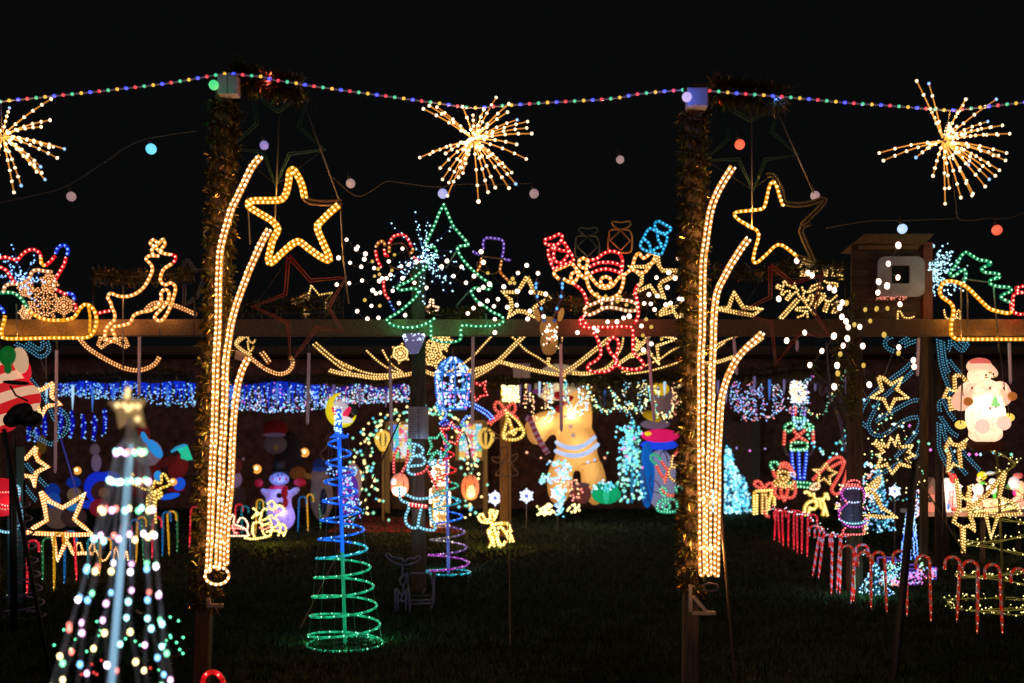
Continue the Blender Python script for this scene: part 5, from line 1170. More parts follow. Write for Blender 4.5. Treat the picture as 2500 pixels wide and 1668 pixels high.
# twig helix tree at lower right
bp4, D4 = ground_at(2452, 1486); k = D4 / F
r = thing('twig_light_tree', 'pale yellow twig helix tree with pin lights at the lower right', 'light tree', (bp4.x, bp4.y, 0))
R_ = random.Random(12); tops = at(2440, 1080, D4)
tw = MB(); lb = MB(); base = Vector((bp4.x, bp4.y, .02))
turns = 5; P_ = []
for i in range(turns * 24 + 1):
    t = i / (turns * 24); a = 3.6 + 6.2832 * turns * t; R = (128 + (20 - 128) * t) * k; c = base.lerp(tops, t)
    P_.append(c + Vector((math.cos(a) * R, math.sin(a) * R, 0)))
P_ = [Vector((base.x + 128 * k * math.cos(3.6 + j * .2618 - 6.2832), base.y + 128 * k * math.sin(3.6 + j * .2618), .02)) for j in range(24)] + P_
tw.tube(P_, .0045, 5); tw.tube([p + Vector((0, .01, .02 * math.sin(i))) for i, p in enumerate(P_)], .003, 4)
for p in along(P_, .085):
    for _ in range(2):
        e = p + Vector((R_.uniform(-.05, .05), R_.uniform(-.05, .05), R_.uniform(-.01, .05))); tw.tube([p, e], .002, 3); lb.octa(e, R_.uniform(.005, .0085))
tw.build('twigs', principled('pale_twig', (.30, .26, .06), .6, emit=(.8, .65, .10), es=.16), r)
lb.build('pin_lamps', bulb_mat('lemon'), r, kind='stuff')
m = MB(); m.tube([(bp4.x, bp4.y, 0), at(2432, 1060, D4)], .013, 8); m.build('pole', principled('olive_pole', (.20, .18, .06), .5), r)

# candy canes
M_RC = bpy.data.materials.new('red_white_candy'); M_RC.use_nodes = True
def stripe_mat(name, c1, c2, e1, e2, turns=9.0):
    m = bpy.data.materials.new(name); m.use_nodes = True; nt = m.node_tree; L = nt.links.new; b = nt.nodes['Principled BSDF']
    b.inputs['Roughness'].default_value = .12
    uv = nt.nodes.new('ShaderNodeUVMap'); sx = nt.nodes.new('ShaderNodeSeparateXYZ'); ad = nt.nodes.new('ShaderNodeMath'); ad.operation = 'ADD'
    fr = nt.nodes.new('ShaderNodeMath'); fr.operation = 'FRACT'; gt = nt.nodes.new('ShaderNodeMath'); gt.operation = 'GREATER_THAN'; gt.inputs[1].default_value = .62
    L(uv.outputs[0], sx.inputs[0]); L(sx.outputs[0], ad.inputs[0]); L(sx.outputs[1], ad.inputs[1]); L(ad.outputs[0], fr.inputs[0]); L(fr.outputs[0], gt.inputs[0])
    for sock, a, c in (('Base Color', c1, c2), ('Emission Color', e1, e2)):
        mx = nt.nodes.new('ShaderNodeMix'); mx.data_type = 'RGBA'; mx.inputs['A'].default_value = (*a, 1); mx.inputs['B'].default_value = (*c, 1)
        L(gt.outputs[0], mx.inputs['Factor']); L(mx.outputs['Result'], b.inputs[sock])
    b.inputs['Emission Strength'].default_value = .5; m.cycles.emission_sampling = 'NONE'
    return m
CANE = {'stripe': stripe_mat('candy_near', (.45, .02, .012), (.50, .36, .34), (.50, .020, .006), (.17, .06, .05)),
        'striplit': stripe_mat('candy_lit', (.5, .02, .02), (.5, .45, .7), (.75, .025, .02), (.30, .26, .52)),
        'red': principled('candy_red', (.5, .02, .03), .15, emit=(.9, .02, .05), es=.5), 'yellow': principled('candy_yellow', (.6, .35, .02), .15, emit=(1, .45, .01), es=.45),
        'blue': principled('candy_blue', (.02, .15, .45), .15, emit=(.01, .2, .65), es=.3), 'green': principled('candy_green', (.02, .20, .08), .15, emit=(.01, .28, .10), es=.22), 'teal': principled('candy_teal', (.02, .22, .25), .15, emit=(.01, .3, .35), es=.35)}
CL = {'stripe': 'salmonc', 'striplit': 'redc', 'red': 'redc', 'yellow': 'gold', 'blue': 'aqua', 'green': 'green', 'teal': 'aqua'}
LIT['salmonc'] = ((1, .2, .1), .5, (1, .38, .2), 1.7); LIT['redc'] = ((1, .08, .08), .6, (1, .26, .22), 1.9)
def cane_mesh(kind, h, hw, r, dirn, lean=0.):
    path = [Vector((lean * (1 - z / h), 0, z)) for z in [h * i / 8 for i in range(9)]]
    path += [Vector((dirn * hw * (1 - math.cos(a)), 0, h + hw * math.sin(a))) for a in [math.pi * j / 8 for j in range(1, 9)]]
    path += [Vector((dirn * 2 * hw, 0, h - hw * .5)), Vector((dirn * 2 * hw, 0, h - hw * 1.1))]
    N = len(path); n = 8; m = MB(); rings = []; us = [0]
    for i in range(1, N): us.append(us[-1] + (path[i] - path[i - 1]).length / (2.2 * math.pi * r * 1.0))
    vs = []; fs = []; uvs = []
    for i, p in enumerate(path):
        t = (path[min(i + 1, N - 1)] - path[max(i - 1, 0)]).normalized(); y = Vector((0, 1, 0)); x = y.cross(t)
        rr_ = r * (.35 + .65 * min(1, i / 2.0))
        vs += [p + (x * math.cos(6.2832 * q / n) + y * math.sin(6.2832 * q / n)) * rr_ for q in range(n)]
    for i in range(N - 1):
        for q in range(n):
            a = i * n + q; b = i * n + (q + 1) % n
            fs.append((a, b, b + n, a + n)); uvs.append([(us[i], q / n), (us[i], (q + 1) / n), (us[i + 1], (q + 1) / n), (us[i + 1], q / n)])
    fs.append(tuple((N - 1) * n + q for q in range(n))); uvs.append([(us[-1], 0)] * n)
    m.add(vs, fs, uvs); me = m.mesh('stick'); me.materials.append(CANE[kind])
    b = MB(); R_ = random.Random(3)
    for q in along(path, .062, .6): b.octa(q + Vector((R_.uniform(-r, r) * .5, -r * .75, 0)), (r * .40, r * .35, r * .52))
    bm2 = b.mesh('cane_lamps'); bm2.materials.append(bulb_mat(CL[kind]))
    return me, bm2
_cm = {}
def cane(kind, x, y, ytop, dirn, label, group, lean=0., hwpx=None):
    D = gd(y); k = D / F; h = (y - ytop) * k
    key = (kind, round(h, 1), dirn, lean)
    hw = .058
    if key not in _cm: _cm[key] = (cane_mesh(kind, round(h, 1) - hw, hw, .0130, dirn, lean), round(h, 1))
    (a, b), h0 = _cm[key]
    r = thing('candy_cane', label, 'candy cane', (at(x, y, D).x, D, 0), group); s = h / h0; r.rotation_euler = (random.uniform(-.05, .05), random.uniform(-.05, .05), random.uniform(-.35, .35))
    if kind in ('red', 'striplit'): lamp_light(r, (at(x, y, D).x, D - .06, .12), 'redc', .12)
    put('stick', a, r, None, (at(x, y, D).x, D, 0), scale=(1, 1, s)); put('cane_lamps', b, r, None, (at(x, y, D).x, D, 0), kind='stuff', scale=(1, 1, s))
    return r
q7 = lambda p: C7(p); q6 = lambda p: C6(p)
near = [((78, 1240), 790), ((210, 1290), 838), ((330, 1322), 838), ((485, 1345), 835), ((668, 1390), 865), ((866, 1385), 878), ((1022, 1478), 912), ((1216, 1488), 935), ((1420, 1510), 968)]
nl = ['striped red candy cane before the dark middle post, left end of near row', 'striped red candy cane left of the small blue lit tree', 'striped red candy cane in front of the small blue lit tree', 'striped red candy cane left of the magenta light train', 'striped red candy cane in front of the magenta light train', 'striped red candy cane just right of the magenta light train', 'striped red candy cane left of the twig helix tree ring', 'striped red candy cane inside the twig helix tree ring', 'striped red candy cane cut by the right edge']
for (p, yt), lab in zip(near, nl):
    x, y = C7(p); _, y2 = C7((0, yt)); cane('stripe', x, y, y2, -1 if p[0] > 400 or True else 1, lab, 'striped red candy canes at right', lean=.0)
for i, ((xb, yb), yt, kd, dn) in enumerate((((745, 950), 640, 'red', 1), ((797, 972), 645, 'red', 1), ((832, 1003), 640, 'red', -1), ((880, 1008), 650, 'red', 1), ((932, 1040), 655, 'red', 1), ((966, 1066), 665, 'red', -1), ((1008, 1085), 680, 'red', 1), ((1060, 1112), 690, 'red', 1),
        ((1190, 1300), 800, 'striplit', -1), ((1237, 1308), 805, 'striplit', -1), ((1318, 1470), 880, 'striplit', -1), ((1372, 1440), 890, 'striplit', 1), ((1400, 1466), 885, 'striplit', -1), ((1510, 1548), 975, 'striplit', 1))):
    x, y = C6((xb, yb)); _, y2 = C6((0, yt))
    lab = ('plain red lit candy cane, ' + 'first second third fourth fifth sixth seventh eighth'.split()[i] + ' from the present box') if i < 8 else 'lit striped candy cane in the middle cluster, ' + ['leftmost, leaning', 'second, leaning', 'third and tallest', 'fourth, hook turned right', 'fifth, beside the dark post', 'alone before the dark post'][i - 8]
    cane(kd, x, y, y2, dn, lab, 'lit red candy canes at right', lean=-.09 if i in (8, 9) else -.03 if i > 9 else 0)
LC_ = [('red', (213, 885), 445, 1, 'red lit candy cane hooked right at far left'), ('green', (62, 910), 475, 1, 'green lit candy cane at the left edge beside the teal post'), ('green', (337, 775), 430, 1, 'green lit candy cane third from the left edge'), ('yellow', (425, 845), 395, 1, 'yellow candy cane in front of the star point'),
    ('blue', (505, 805), 375, 1, 'blue candy cane just right of the star point'), ('red', (603, 775), 375, -1, 'red and clear candy cane left of the blurred LED tree'), ('teal', (692, 745), 430, 1, 'teal candy cane seen at the edge of the blurred LED tree'), ('yellow', (780, 728), 430, 1, 'yellow candy cane behind the blurred LED tree'), ('blue', (872, 705), 425, -1, 'blue candy cane behind the blurred LED tree pole'),
    ('red', (940, 640), 320, 1, 'red candy cane close to the blurred tree pole'), ('blue', (1022, 662), 285, 1, 'blue candy cane right of the blurred tree pole'), ('yellow', (1067, 633), 265, 1, 'yellow candy cane right of the blurred tree pole'), ('green', (1130, 620), 255, 1, 'green candy cane under the lemon reindeer head'), ('red', (1195, 600), 265, 1, 'red candy cane under the lemon reindeer head'),
    ('blue', (1275, 585), 225, 1, 'blue candy cane in clear view left of the left arch'), ('yellow', (1328, 568), 222, 1, 'yellow candy cane in clear view left of the left arch'), ('green', (1392, 548), 222, -1, 'green candy cane in clear view left of the left arch'), ('red', (1487, 515), 185, 1, 'red candy cane nearest the left arch')]
for c, p, yt, dn, lab in LC_:
    x, y = A4(p); _, y2 = A4((0, yt)); cane(c, x, y, y2, dn, lab, 'coloured candy canes at left')
for c, p, yt, dn, lab in (('red', (520, 1580), 1300, 1, 'red candy cane just right of the left arch'), ('teal', (592, 1585), 1315, 1, 'teal candy cane over the white rope train'), ('yellow', (722, 1590), 1255, 1, 'yellow candy cane in front of the golden reindeer group'), ('green', (835, 1580), 1270, -1, 'green candy cane behind the golden reindeer group'), ('red', (962, 1575), 1215, 1, 'red candy cane in front of the snowman inflatable'),
        ('blue', (1125, 1565), 1225, 1, 'blue candy cane right of the snowman inflatable'), ('yellow', (1225, 1562), 1205, 1, 'yellow candy cane right of the snowman inflatable'), ('green', (1345, 1540), 1200, -1, 'green candy cane beside the spiral tree')):
    x, y = A7(p); _, y2 = A7((0, yt)); cane(c, x, y, y2, dn, lab, 'coloured candy canes at left')

# unlit reindeer and sleigh
Du = 9.5
figure('unlit_reindeer', 'unlit lilac rope reindeer with wide antlers on the dark lawn', 'reindeer frame', A8, Du, [
    ('lilac', [(1832, 405), (1760, 385), (1700, 345), (1685, 315), (1710, 310), (1735, 340), (1765, 335), (1785, 350), (1810, 345), (1830, 375)]), ('lilac', [(1834, 405), (1900, 392), (1950, 370), (1972, 342), (1950, 330), (1915, 352), (1885, 345), (1860, 355), (1840, 378)]),
    ('lilac', [(1822, 395), (1822, 480), (1812, 520)]), ('lilac', [(1805, 500), (1800, 540), (1825, 570), (1850, 530), (1862, 468), (1830, 500)]), ('lilac', [(1830, 560), (1825, 640), (1800, 700)]), ('lilac', [(1762, 595), (1765, 700), (1765, 812)], dict(sharp=True)), ('lilac', [(1783, 600), (1785, 800)]),
    ('lilac', [(1762, 598), (1785, 610), (1810, 650), (1840, 630), (1862, 600), (1878, 640), (1882, 812)]), ('lilac', [(1850, 610), (1850, 808)]), ('lilac', [(1800, 700), (1850, 690), (1880, 620)])], tr=2.7)
figure('unlit_sleigh', 'unlit lilac rope sleigh behind the unlit reindeer', 'sleigh frame', A8, Du + .15, [
    ('lilac', [(1865, 560), (1868, 500), (1892, 475), (1970, 470), (2040, 478), (2062, 510), (2065, 560)]), ('lilac', [(1870, 560), (1872, 700), (1865, 730)], dict(sharp=True)), ('lilac', [(1870, 695), (2060, 690)], dict(sharp=True)), ('lilac', [(1885, 722), (2055, 718)], dict(sharp=True)),
    ('lilac', [(2092, 458), (2080, 560), (2080, 690), (2055, 765)]), ('lilac', [(2060, 500), (2075, 600), (2060, 700)]), ('grey', [(1900, 650), (2050, 655)], dict(sharp=True, tr=.8)), ('grey', [(2010, 600), (1985, 640)], dict(tr=2))], tr=2.7)
# lit reindeer
def reinde(label, cv, D, S, **kw): return figure('rope_reindeer', label, 'reindeer outline', cv, D, S, **kw)
reinde('small lemon rope reindeer beside the orange lit post', B4, gd(1338), [
    ('lemon', [(1720, 1055), (1640, 1050), (1602, 1000), (1640, 968), (1665, 1020), (1700, 1030), (1722, 1010), (1712, 960), (1725, 930), (1750, 935), (1745, 975), (1775, 985), (1790, 930), (1780, 985), (1745, 1045)]), ('lemon', [(1735, 1055), (1735, 1100), (1700, 1140), (1705, 1160)]),
    ('lemon', [(1750, 1075), (1820, 1062), (1900, 1068), (1915, 1110), (1935, 1150)]), ('lemon', [(1700, 1140), (1720, 1210), (1735, 1250), (1712, 1312)]), ('lemon', [(1730, 1150), (1750, 1230), (1760, 1300)]), ('lemon', [(1760, 1110), (1780, 1200), (1815, 1310)]), ('lemon', [(1800, 1110), (1830, 1100), (1870, 1150), (1905, 1210), (1915, 1250)]), ('lemon', [(1900, 1140), (1930, 1190), (1955, 1250)]), ('lemon', [(1800, 1150), (1795, 1220), (1840, 1290), (1875, 1240)])], tr=3.3, br=3.8, sp=7)
inner_or_added_light(bpy.data.objects['rope_reindeer.001'], at(1212, 1330, 14.7) + Vector((0, 0, .14)), (1, .68, .06), 9, .1)  # added lamp low before the reindeer for the yellow glow on the grass
reinde('lemon rope reindeer with broad antlers behind the blurred LED tree', D6, 11.0, [
    ('lemon', [(1520, 1110), (1430, 1100), (1350, 1050), (1240, 1010), (1220, 930), (1200, 850), (1225, 830), (1260, 870)]), ('lemon', [(1480, 1000), (1530, 1070), (1590, 1075), (1610, 990), (1620, 955), (1700, 1000), (1740, 970), (1735, 880), (1760, 835), (1800, 850), (1860, 950), (1885, 1000), (1840, 1050), (1760, 1070), (1700, 1110)]),
    ('lemon', [(1530, 1060), (1540, 1130), (1620, 1140), (1680, 1105)]), ('lemon', [(1560, 1160), (1500, 1240), (1490, 1390)]), ('lemon', [(1620, 1150), (1560, 1230), (1530, 1350)]), ('lemon', [(1640, 1150), (1610, 1240), (1600, 1420)]), ('lemon', [(1690, 1130), (1735, 1160), (1740, 1220), (1690, 1260), (1640, 1290), (1630, 1500), (1640, 1700)]), ('lemon', [(1640, 1170), (1700, 1190), (1690, 1240), (1650, 1250)])], tr=2.5, br=2.2, sp=8)
reinde('thick lemon rope reindeer at the start of the red cane row', C6, gd(1262), [
    ('lemon', [(1035, 690), (1040, 620), (1080, 570), (1140, 565), (1150, 610), (1120, 640), (1095, 635)]), ('lemon', [(1035, 690), (1070, 680), (1085, 620)]), ('lemon', [(1180, 565), (1190, 620), (1220, 650), (1205, 705)]), ('lemon', [(1210, 560), (1235, 640), (1255, 710)]), ('lemon', [(1118, 490), (1130, 540), (1175, 545), (1225, 535), (1235, 490), (1250, 500), (1260, 545)]), ('lemon', [(1035, 480), (1060, 475), (1085, 490), (1090, 520)])], tr=3.4, br=3.2, sp=6)
gr = thing('rope_reindeer_team', 'crowded golden rope reindeer team glowing on the grass below the snowman', 'reindeer outline', at(655, 1310, 15.5))
rope_parts(gr, [('lemon', [A7(p) for p in L], dict(full=True)) for L in (
    [(690, 1430), (740, 1380), (780, 1400), (760, 1450), (820, 1440), (870, 1400), (900, 1440), (930, 1400), (980, 1390), (1000, 1350), (960, 1310), (900, 1320)], [(840, 1290), (880, 1265), (910, 1300), (930, 1330), (870, 1350), (850, 1310)], [(700, 1550), (700, 1480), (760, 1470), (800, 1500), (850, 1480), (880, 1530), (930, 1500), (990, 1490), (1015, 1540), (990, 1600)],
    [(700, 1480), (690, 1560), (720, 1620)], [(780, 1480), (790, 1560), (830, 1620)], [(860, 1440), (880, 1520), (860, 1610)], [(930, 1450), (960, 1520), (940, 1600)], [(740, 1400), (730, 1360), (700, 1340)], [(780, 1380), (800, 1340), (840, 1350)], [(830, 1560), (900, 1550), (960, 1560), (1000, 1590)], [(620, 1620), (720, 1630), (860, 1600)])], FULL, 15.5, tr=2.2, br=3.2, sp=6.5)
rope_parts(gr, [('red', [A7(p) for p in L], dict(full=True)) for L in ([(760, 1520), (800, 1540), (850, 1520), (860, 1480)], [(900, 1370), (960, 1360)])], FULL, 15.4, tr=1.5, br=2, sp=6)
inner_or_added_light(gr, at(655, 1300, 15.1) + Vector((0, 0, .05)), (1, .62, .06), 10, .1)  # added lamp in front of the team to light the grass
tr_ = thing('rope_train', 'white and red rope train outline beside the left arch', 'train outline', at(570, 1312, 15.8))
rope_parts(tr_, [('cream', [A7(p) for p in L], dict(full=True)) for L in ([(480, 1440), (500, 1400), (520, 1420), (510, 1480), (540, 1500)], [(550, 1470), (580, 1430), (620, 1440), (650, 1500), (640, 1550), (660, 1600)], [(400, 1610), (500, 1600), (640, 1600), (670, 1580)], [(540, 1500), (600, 1520), (650, 1560)])] + [('red', [A7(p) for p in L], dict(full=True)) for L in ([(480, 1530), (560, 1530), (640, 1540)], [(500, 1500), (520, 1570), (560, 1570)])], FULL, 15.8, tr=1.8, br=2.5, sp=6)
# word-like warm rope sled between canes at left
figure('rope_sled', 'warm rope sled shape behind the canes at far left', 'sleigh outline', A4, 12.5, [
    ('warm', [(515, 480), (535, 470), (560, 520), (580, 555), (640, 548), (730, 552)], dict(dbl=2)), ('warm', [(595, 540), (600, 480), (630, 470), (650, 540)]), ('warm', [(690, 545), (720, 480), (735, 475), (745, 540)]), ('warm', [(760, 530), (790, 600), (830, 600), (870, 540), (900, 530), (890, 600)]), ('warm', [(900, 540), (910, 500), (940, 600)]), ('warm', [(970, 590), (990, 530), (1005, 600)])], tr=1.7, br=2, sp=6)
figure('rope_star', 'large warm rope star with a downward arrow at far left', 'star', A4, 11.2, [
    ('warm', [(320, 68), (395, 145), (490, 192), (580, 140), (668, 78), (625, 180), (582, 282), (660, 345), (735, 402), (560, 405), (380, 398), (195, 388), (280, 340), (368, 290), (350, 180)], dict(sharp=True, closed=True, dbl=2.6)), ('warm', [(415, 400), (430, 500), (452, 608), (500, 500), (530, 412)], dict(sharp=True, dbl=2.4))], group='warm stars at left', tr=2.2, br=2.3, sp=7)
figure('rope_star', 'warm rope star tilted above the big star at far left', 'star', A3, 11.2, [
    ('warm', [(338, 1000), (330, 1070), (355, 1125), (455, 1192), (380, 1215), (335, 1240), (322, 1370), (290, 1275), (220, 1270), (130, 1305), (165, 1230), (190, 1185), (160, 1140), (140, 1075), (240, 1110)], dict(sharp=True, closed=True, dbl=2.6))], group='warm stars at left', tr=2.0, br=2.1, sp=7)
figure('rope_star', 'warm rope star half hidden by the striped inflatable', 'star', A3, 11.2, [
    ('warm', [(500, 402), (482, 500), (485, 530), (570, 605), (460, 612), (420, 640), (392, 730), (350, 620), (290, 430), (380, 470)], dict(sharp=True, closed=True, dbl=2.6))], group='warm stars at left', tr=2.0, br=2.1, sp=7)

# teal bead curves (double rows of small blue lamps)
def beads(label, cv, D, L, rods=()):
    r = thing('bead_ornament', label, 'bead ornament', at(*cv(L[0][-1]), D), 'curling teal bead ornaments'); m = MB(); t = MB(); k = D / F
    for pts in L:
        p = smooth2([cv(q) for q in pts], step=4)
        for of in (3.3, -3.3):
            w = [at(x, y, D) for x, y in offset2(p, of)]; t.tube(w, 1.1 * k, 4)
            for b in along(w, 6.6 * k, .2 if of > 0 else .7): m.octa(b + Vector((0, -.008, 0)), 1.95 * k)
    t.build('bead_tube', tube_mat('dots'), r); m.build('bead_lamps', bulb_mat('dots'), r, kind='stuff')
    if rods:
        m = MB()
        for a, b in rods: m.tube([at(*cv(a), D + .05), at(*cv(b), D + .05)], 1.6 * k, 5)
        m.build('support_rod', M_POLE, r)
    return r
beads('teal bead scrollwork left of the far right pole', C5, 12.2, [[(720, 5), (640, 40), (612, 100), (650, 160), (730, 195)], [(920, 10), (830, 70), (800, 90)], [(850, 130), (930, 90), (1020, 60)], [(1112, 10), (1108, 120), (1090, 230), (1045, 320)], [(1060, 60), (1065, 150), (1010, 250)], [(930, 345), (840, 430), (740, 500), (670, 555)], [(960, 440), (870, 530), (760, 620), (660, 710), (600, 760)], [(545, 655), (470, 720), (400, 800), (345, 880), (312, 970), (318, 1070), (380, 1130)], [(545, 820), (500, 900), (450, 1000), (410, 1100), (430, 1190), (500, 1238), (600, 1235), (720, 1150), (830, 1070), (950, 1022), (1045, 1025), (1045, 1110), (1000, 1210), (930, 1300), (850, 1400), (740, 1520)],
    [(1075, 815), (1000, 802), (900, 835), (780, 900), (670, 960), (570, 1015), (490, 1070)], [(1120, 1100), (1095, 1220), (1070, 1300), (1030, 1450), (960, 1530)], [(830, 1570), (700, 1640), (560, 1730), (430, 1810)]], rods=(((710, 220), (600, 520)), ((300, 600), (620, 1200))))
beads('teal bead scrollwork behind the glowing santa figure', C5, 12.2, [[(1275, 40), (1290, 200), (1310, 350), (1345, 480), (1390, 600), (1440, 740)], [(1335, 60), (1345, 200), (1370, 350), (1410, 460)], [(1405, 295), (1470, 380), (1560, 480)], [(1400, 190), (1425, 110), (1420, 30)], [(1450, 75), (1530, 160), (1590, 180), (1660, 80)], [(1530, 40), (1590, 110), (1650, 60)], [(1300, 950), (1285, 850), (1325, 805), (1370, 870), (1420, 970), (1500, 1070)], [(1300, 1000), (1380, 1120), (1440, 1200), (1520, 1250)], [(1280, 1080), (1285, 1250), (1290, 1400), (1340, 1530), (1400, 1640), (1470, 1740)], [(1330, 1100), (1360, 1250), (1420, 1420), (1460, 1530), (1560, 1650), (1640, 1740)], [(1570, 1420), (1650, 1520), (1740, 1620), (1800, 1680)], [(1420, 800), (1480, 900)]], rods=(((1350, 100), (1500, 1000)), ((1580, 200), (1580, 500))))
beads('teal bead loop under the left sleigh', A3, 12.4, [[(140, 35), (220, 65), (300, 110), (370, 155), (430, 140), (462, 80), (440, 10)], [(250, 20), (320, 60), (370, 90), (400, 60), (395, 10)]], rods=(((430, 20), (430, 370)), ((375, 160), (420, 300))))
beads('teal bead curl beside the blue strips at left', A3, 12.6, [[(260, 335), (330, 420), (400, 510), (450, 600), (490, 700), (535, 800), (530, 930), (485, 975), (400, 940), (320, 890), (250, 860)], [(540, 640), (600, 680), (640, 760), (620, 850), (570, 910)], [(120, 990), (170, 1060), (220, 1120)], [(130, 1210), (200, 1320), (280, 1430), (340, 1500)], [(240, 1150), (300, 1220), (370, 1300), (440, 1370)]])

# blue and coloured curtain lights under the far beam
def curtain(label, x0, x1, n, top, bot, cols, D, seed, size=(1.2, 2.3), group='icicle curtain lights', cat='light curtain'):
    R = random.Random(seed); r = thing('light_curtain', label, cat, at(x0, 930, D), group); M = {}; k = D / F; wires = MB(); gl = MB()
    for _ in range(n):
        t = R.random(); x = x0 + (x1 - x0) * t; a, b = top(t), bot(t)
        y = a + (b - a) * (R.random() ** .75); dd = D + R.uniform(-.12, .12)
        c = R.choice(cols); M.setdefault(c, MB()).octa(at(x, y, dd), R.uniform(*size) * k)
        if R.random() < .12: wires.tube([at(x, a, dd), at(x + R.uniform(-3, 3), y, dd)], .6 * k, 3)
    for i in range(int((x1 - x0) / 7)):
        t = (i + R.random()) / ((x1 - x0) / 7); x = x0 + (x1 - x0) * t; a, b = top(t), bot(t)
        gl.tube([at(x, a, D + .05), at(x + R.uniform(-6, 6), a + (b - a) * R.uniform(.35, .95), D + .05)], [R.uniform(2.5, 4.5) * k, 1.2 * k], 4)
    for c, m in M.items(): m.build('curtain_lamps', bulb_mat(c), r, kind='stuff')
    if wires.v: wires.build('wires', M_CABLE, r, kind='stuff')
    return r, gl
r, gl = curtain('blue icicle light curtain under the far beam at left', 120, 478, 400, lambda t: 934 + 3 * math.sin(t * 20), lambda t: 968 + 30 * t ** 1.5, ['blue', 'blue', 'blue', 'blue', 'aqua', 'ice'], 16.2, 1)
M_BG = principled('blue_sleeve', (.01, .03, .3), .5, emit=(.004, .04, .9), es=.6); gl.build('sleeves', M_BG, r, kind='stuff')
r, gl = curtain('dense blue and white icicle curtain right of the left arch', 552, 800, 560, lambda t: 936 + 4 * math.sin(t * 9), lambda t: 996 + 12 * math.sin(t * 3.1), ['blue', 'blue', 'blue', 'aqua', 'ice', 'magenta', 'white', 'blue'], 16.2, 2); gl.build('sleeves', M_BG, r, kind='stuff')
r, gl = curtain('multicoloured icicle curtain left of the notice post', 795, 1000, 480, lambda t: 942 + 4 * math.sin(t * 12), lambda t: 988 - 6 * t, ['blue', 'ice', 'aqua', 'ice', 'magenta', 'salmonc', 'white'], 16.2, 3); gl.build('sleeves', principled('violet_sleeve', (.05, .03, .3), .5, emit=(.08, .03, .7), es=.3), r, kind='stuff')
for i, (x, y0, y1) in enumerate(((70, 990, 1075), (108, 1005, 1080), (148, 995, 1060), (175, 1003, 1068), (203, 1012, 1070), (230, 1012, 1075), (255, 998, 1058), (90, 1045, 1078))):
    r = thing('blue_light_strip', ['broad', 'narrow', 'third', 'fourth', 'fifth', 'sixth', 'last'][i % 7] + ' blue light strip hanging on the dark wall at left' if i < 7 else 'short blue light strip low on the wall at far left', 'light strip', at(x, y1, 19.5), 'blue light strips at left')
    m = MB(); R_ = random.Random(i); k = 19.5 / F; m.tube([at(x, y0, 19.5), at(x + 2, (y0 + y1) / 2, 19.5), at(x - 2, y1, 19.5)], [3 * k, 6 * k, 3 * k], 6); m.build('sleeve', principled('deep_blue_sleeve', (.005, .005, .2), .5, emit=(.004, .006, .8), es=.35), r)
    m = MB(); [m.octa(at(x + R_.uniform(-7, 7), y0 + (y1 - y0) * (j + R_.random()) / 8, 19.3), R_.uniform(1.4, 2.3) * k) for j in range(9)]; m.build('lamps', bulb_mat('blue'), r, kind='stuff')
# clear icicles
ic = [A3(p) for p in ((435, 415, 610), (680, 432, 658), (865, 450, 675), (1060, 450, 605), (1562, 430, 630))]
ICI = [(A3, 435, 415, 610, 'ice'), (A3, 680, 432, 658, 'ice'), (A3, 865, 450, 675, 'sleeve'), (A3, 1060, 450, 605, 'sleeve'), (A3, 1562, 430, 630, 'sleeve'), (A7, 490, 180, 300, 'sleeve'), (A7, 665, 330, 412, 'v'), (A7, 930, 150, 372, 'sleeve'), (A7, 1040, 200, 345, 'sleeve'), (A7, 1470, 165, 365, 'v'), (A7, 1715, 200, 372, 'v'),
    (B3, 535, 730, 925, 'v'), (B3, 825, 790, 930, 'v'), (B6, 135, 735, 955, 'v'), (B6, 240, 730, 920, 'v'), (B6, 350, 700, 860, 'ice'), (B6, 1070, 790, 965, 'sleeve'), (B6, 1730, 700, 850, 'ice'), (B6, 1660, 760, 870, 'v'), (C4, 930, 520, 760, 'v'), (C4, 1118, 560, 805, 'sleeve'), (C4, 1300, 560, 740, 'v'), (C4, 475, 570, 755, 'v'), (C4, 580, 640, 850, 'v'), (C4, 1690, 600, 695, 'v'), (C4, 2070, 530, 725, 'v'), (C4, 895, 640, 750, 'v')]
IL = ['brightest white icicle, left end of the far beam', 'white icicle above the deep blue wall strips', 'blue icicle left of the star topper', 'short blue icicle behind the star topper', 'blue icicle near the left tinsel post', 'icicle seen between the strands of the left arch', 'short violet icicle right of the left arch', 'slim blue icicle left of the violet tube', 'blue icicle right of the left arch tips', 'violet icicle in front of the inflatable moon', 'violet icicle right of the inflatable moon', 'violet icicle above the spiral tree top', 'violet icicle left of the notice sheets', 'pale icicle beside the gold light cluster', 'slanting violet icicle left of the gingerbread inflatable', 'bright icicle over the gingerbread face', 'blue icicle at the drooping brown tinsel', 'bright icicle right of the silvery tinsel bunch', 'short icicle near the right tinsel post', 'yellow tinted icicle under the green and gold tinsel', 'violet icicle in the middle of the blue bead loops', 'icicle right of the blue bead loops', 'icicle between strands of the right arch', 'icicle at the outer strand of the right arch', 'short violet icicle on the unlit wire frame', 'violet icicle against the dark middle post', 'short icicle left end of the blue bead loops']
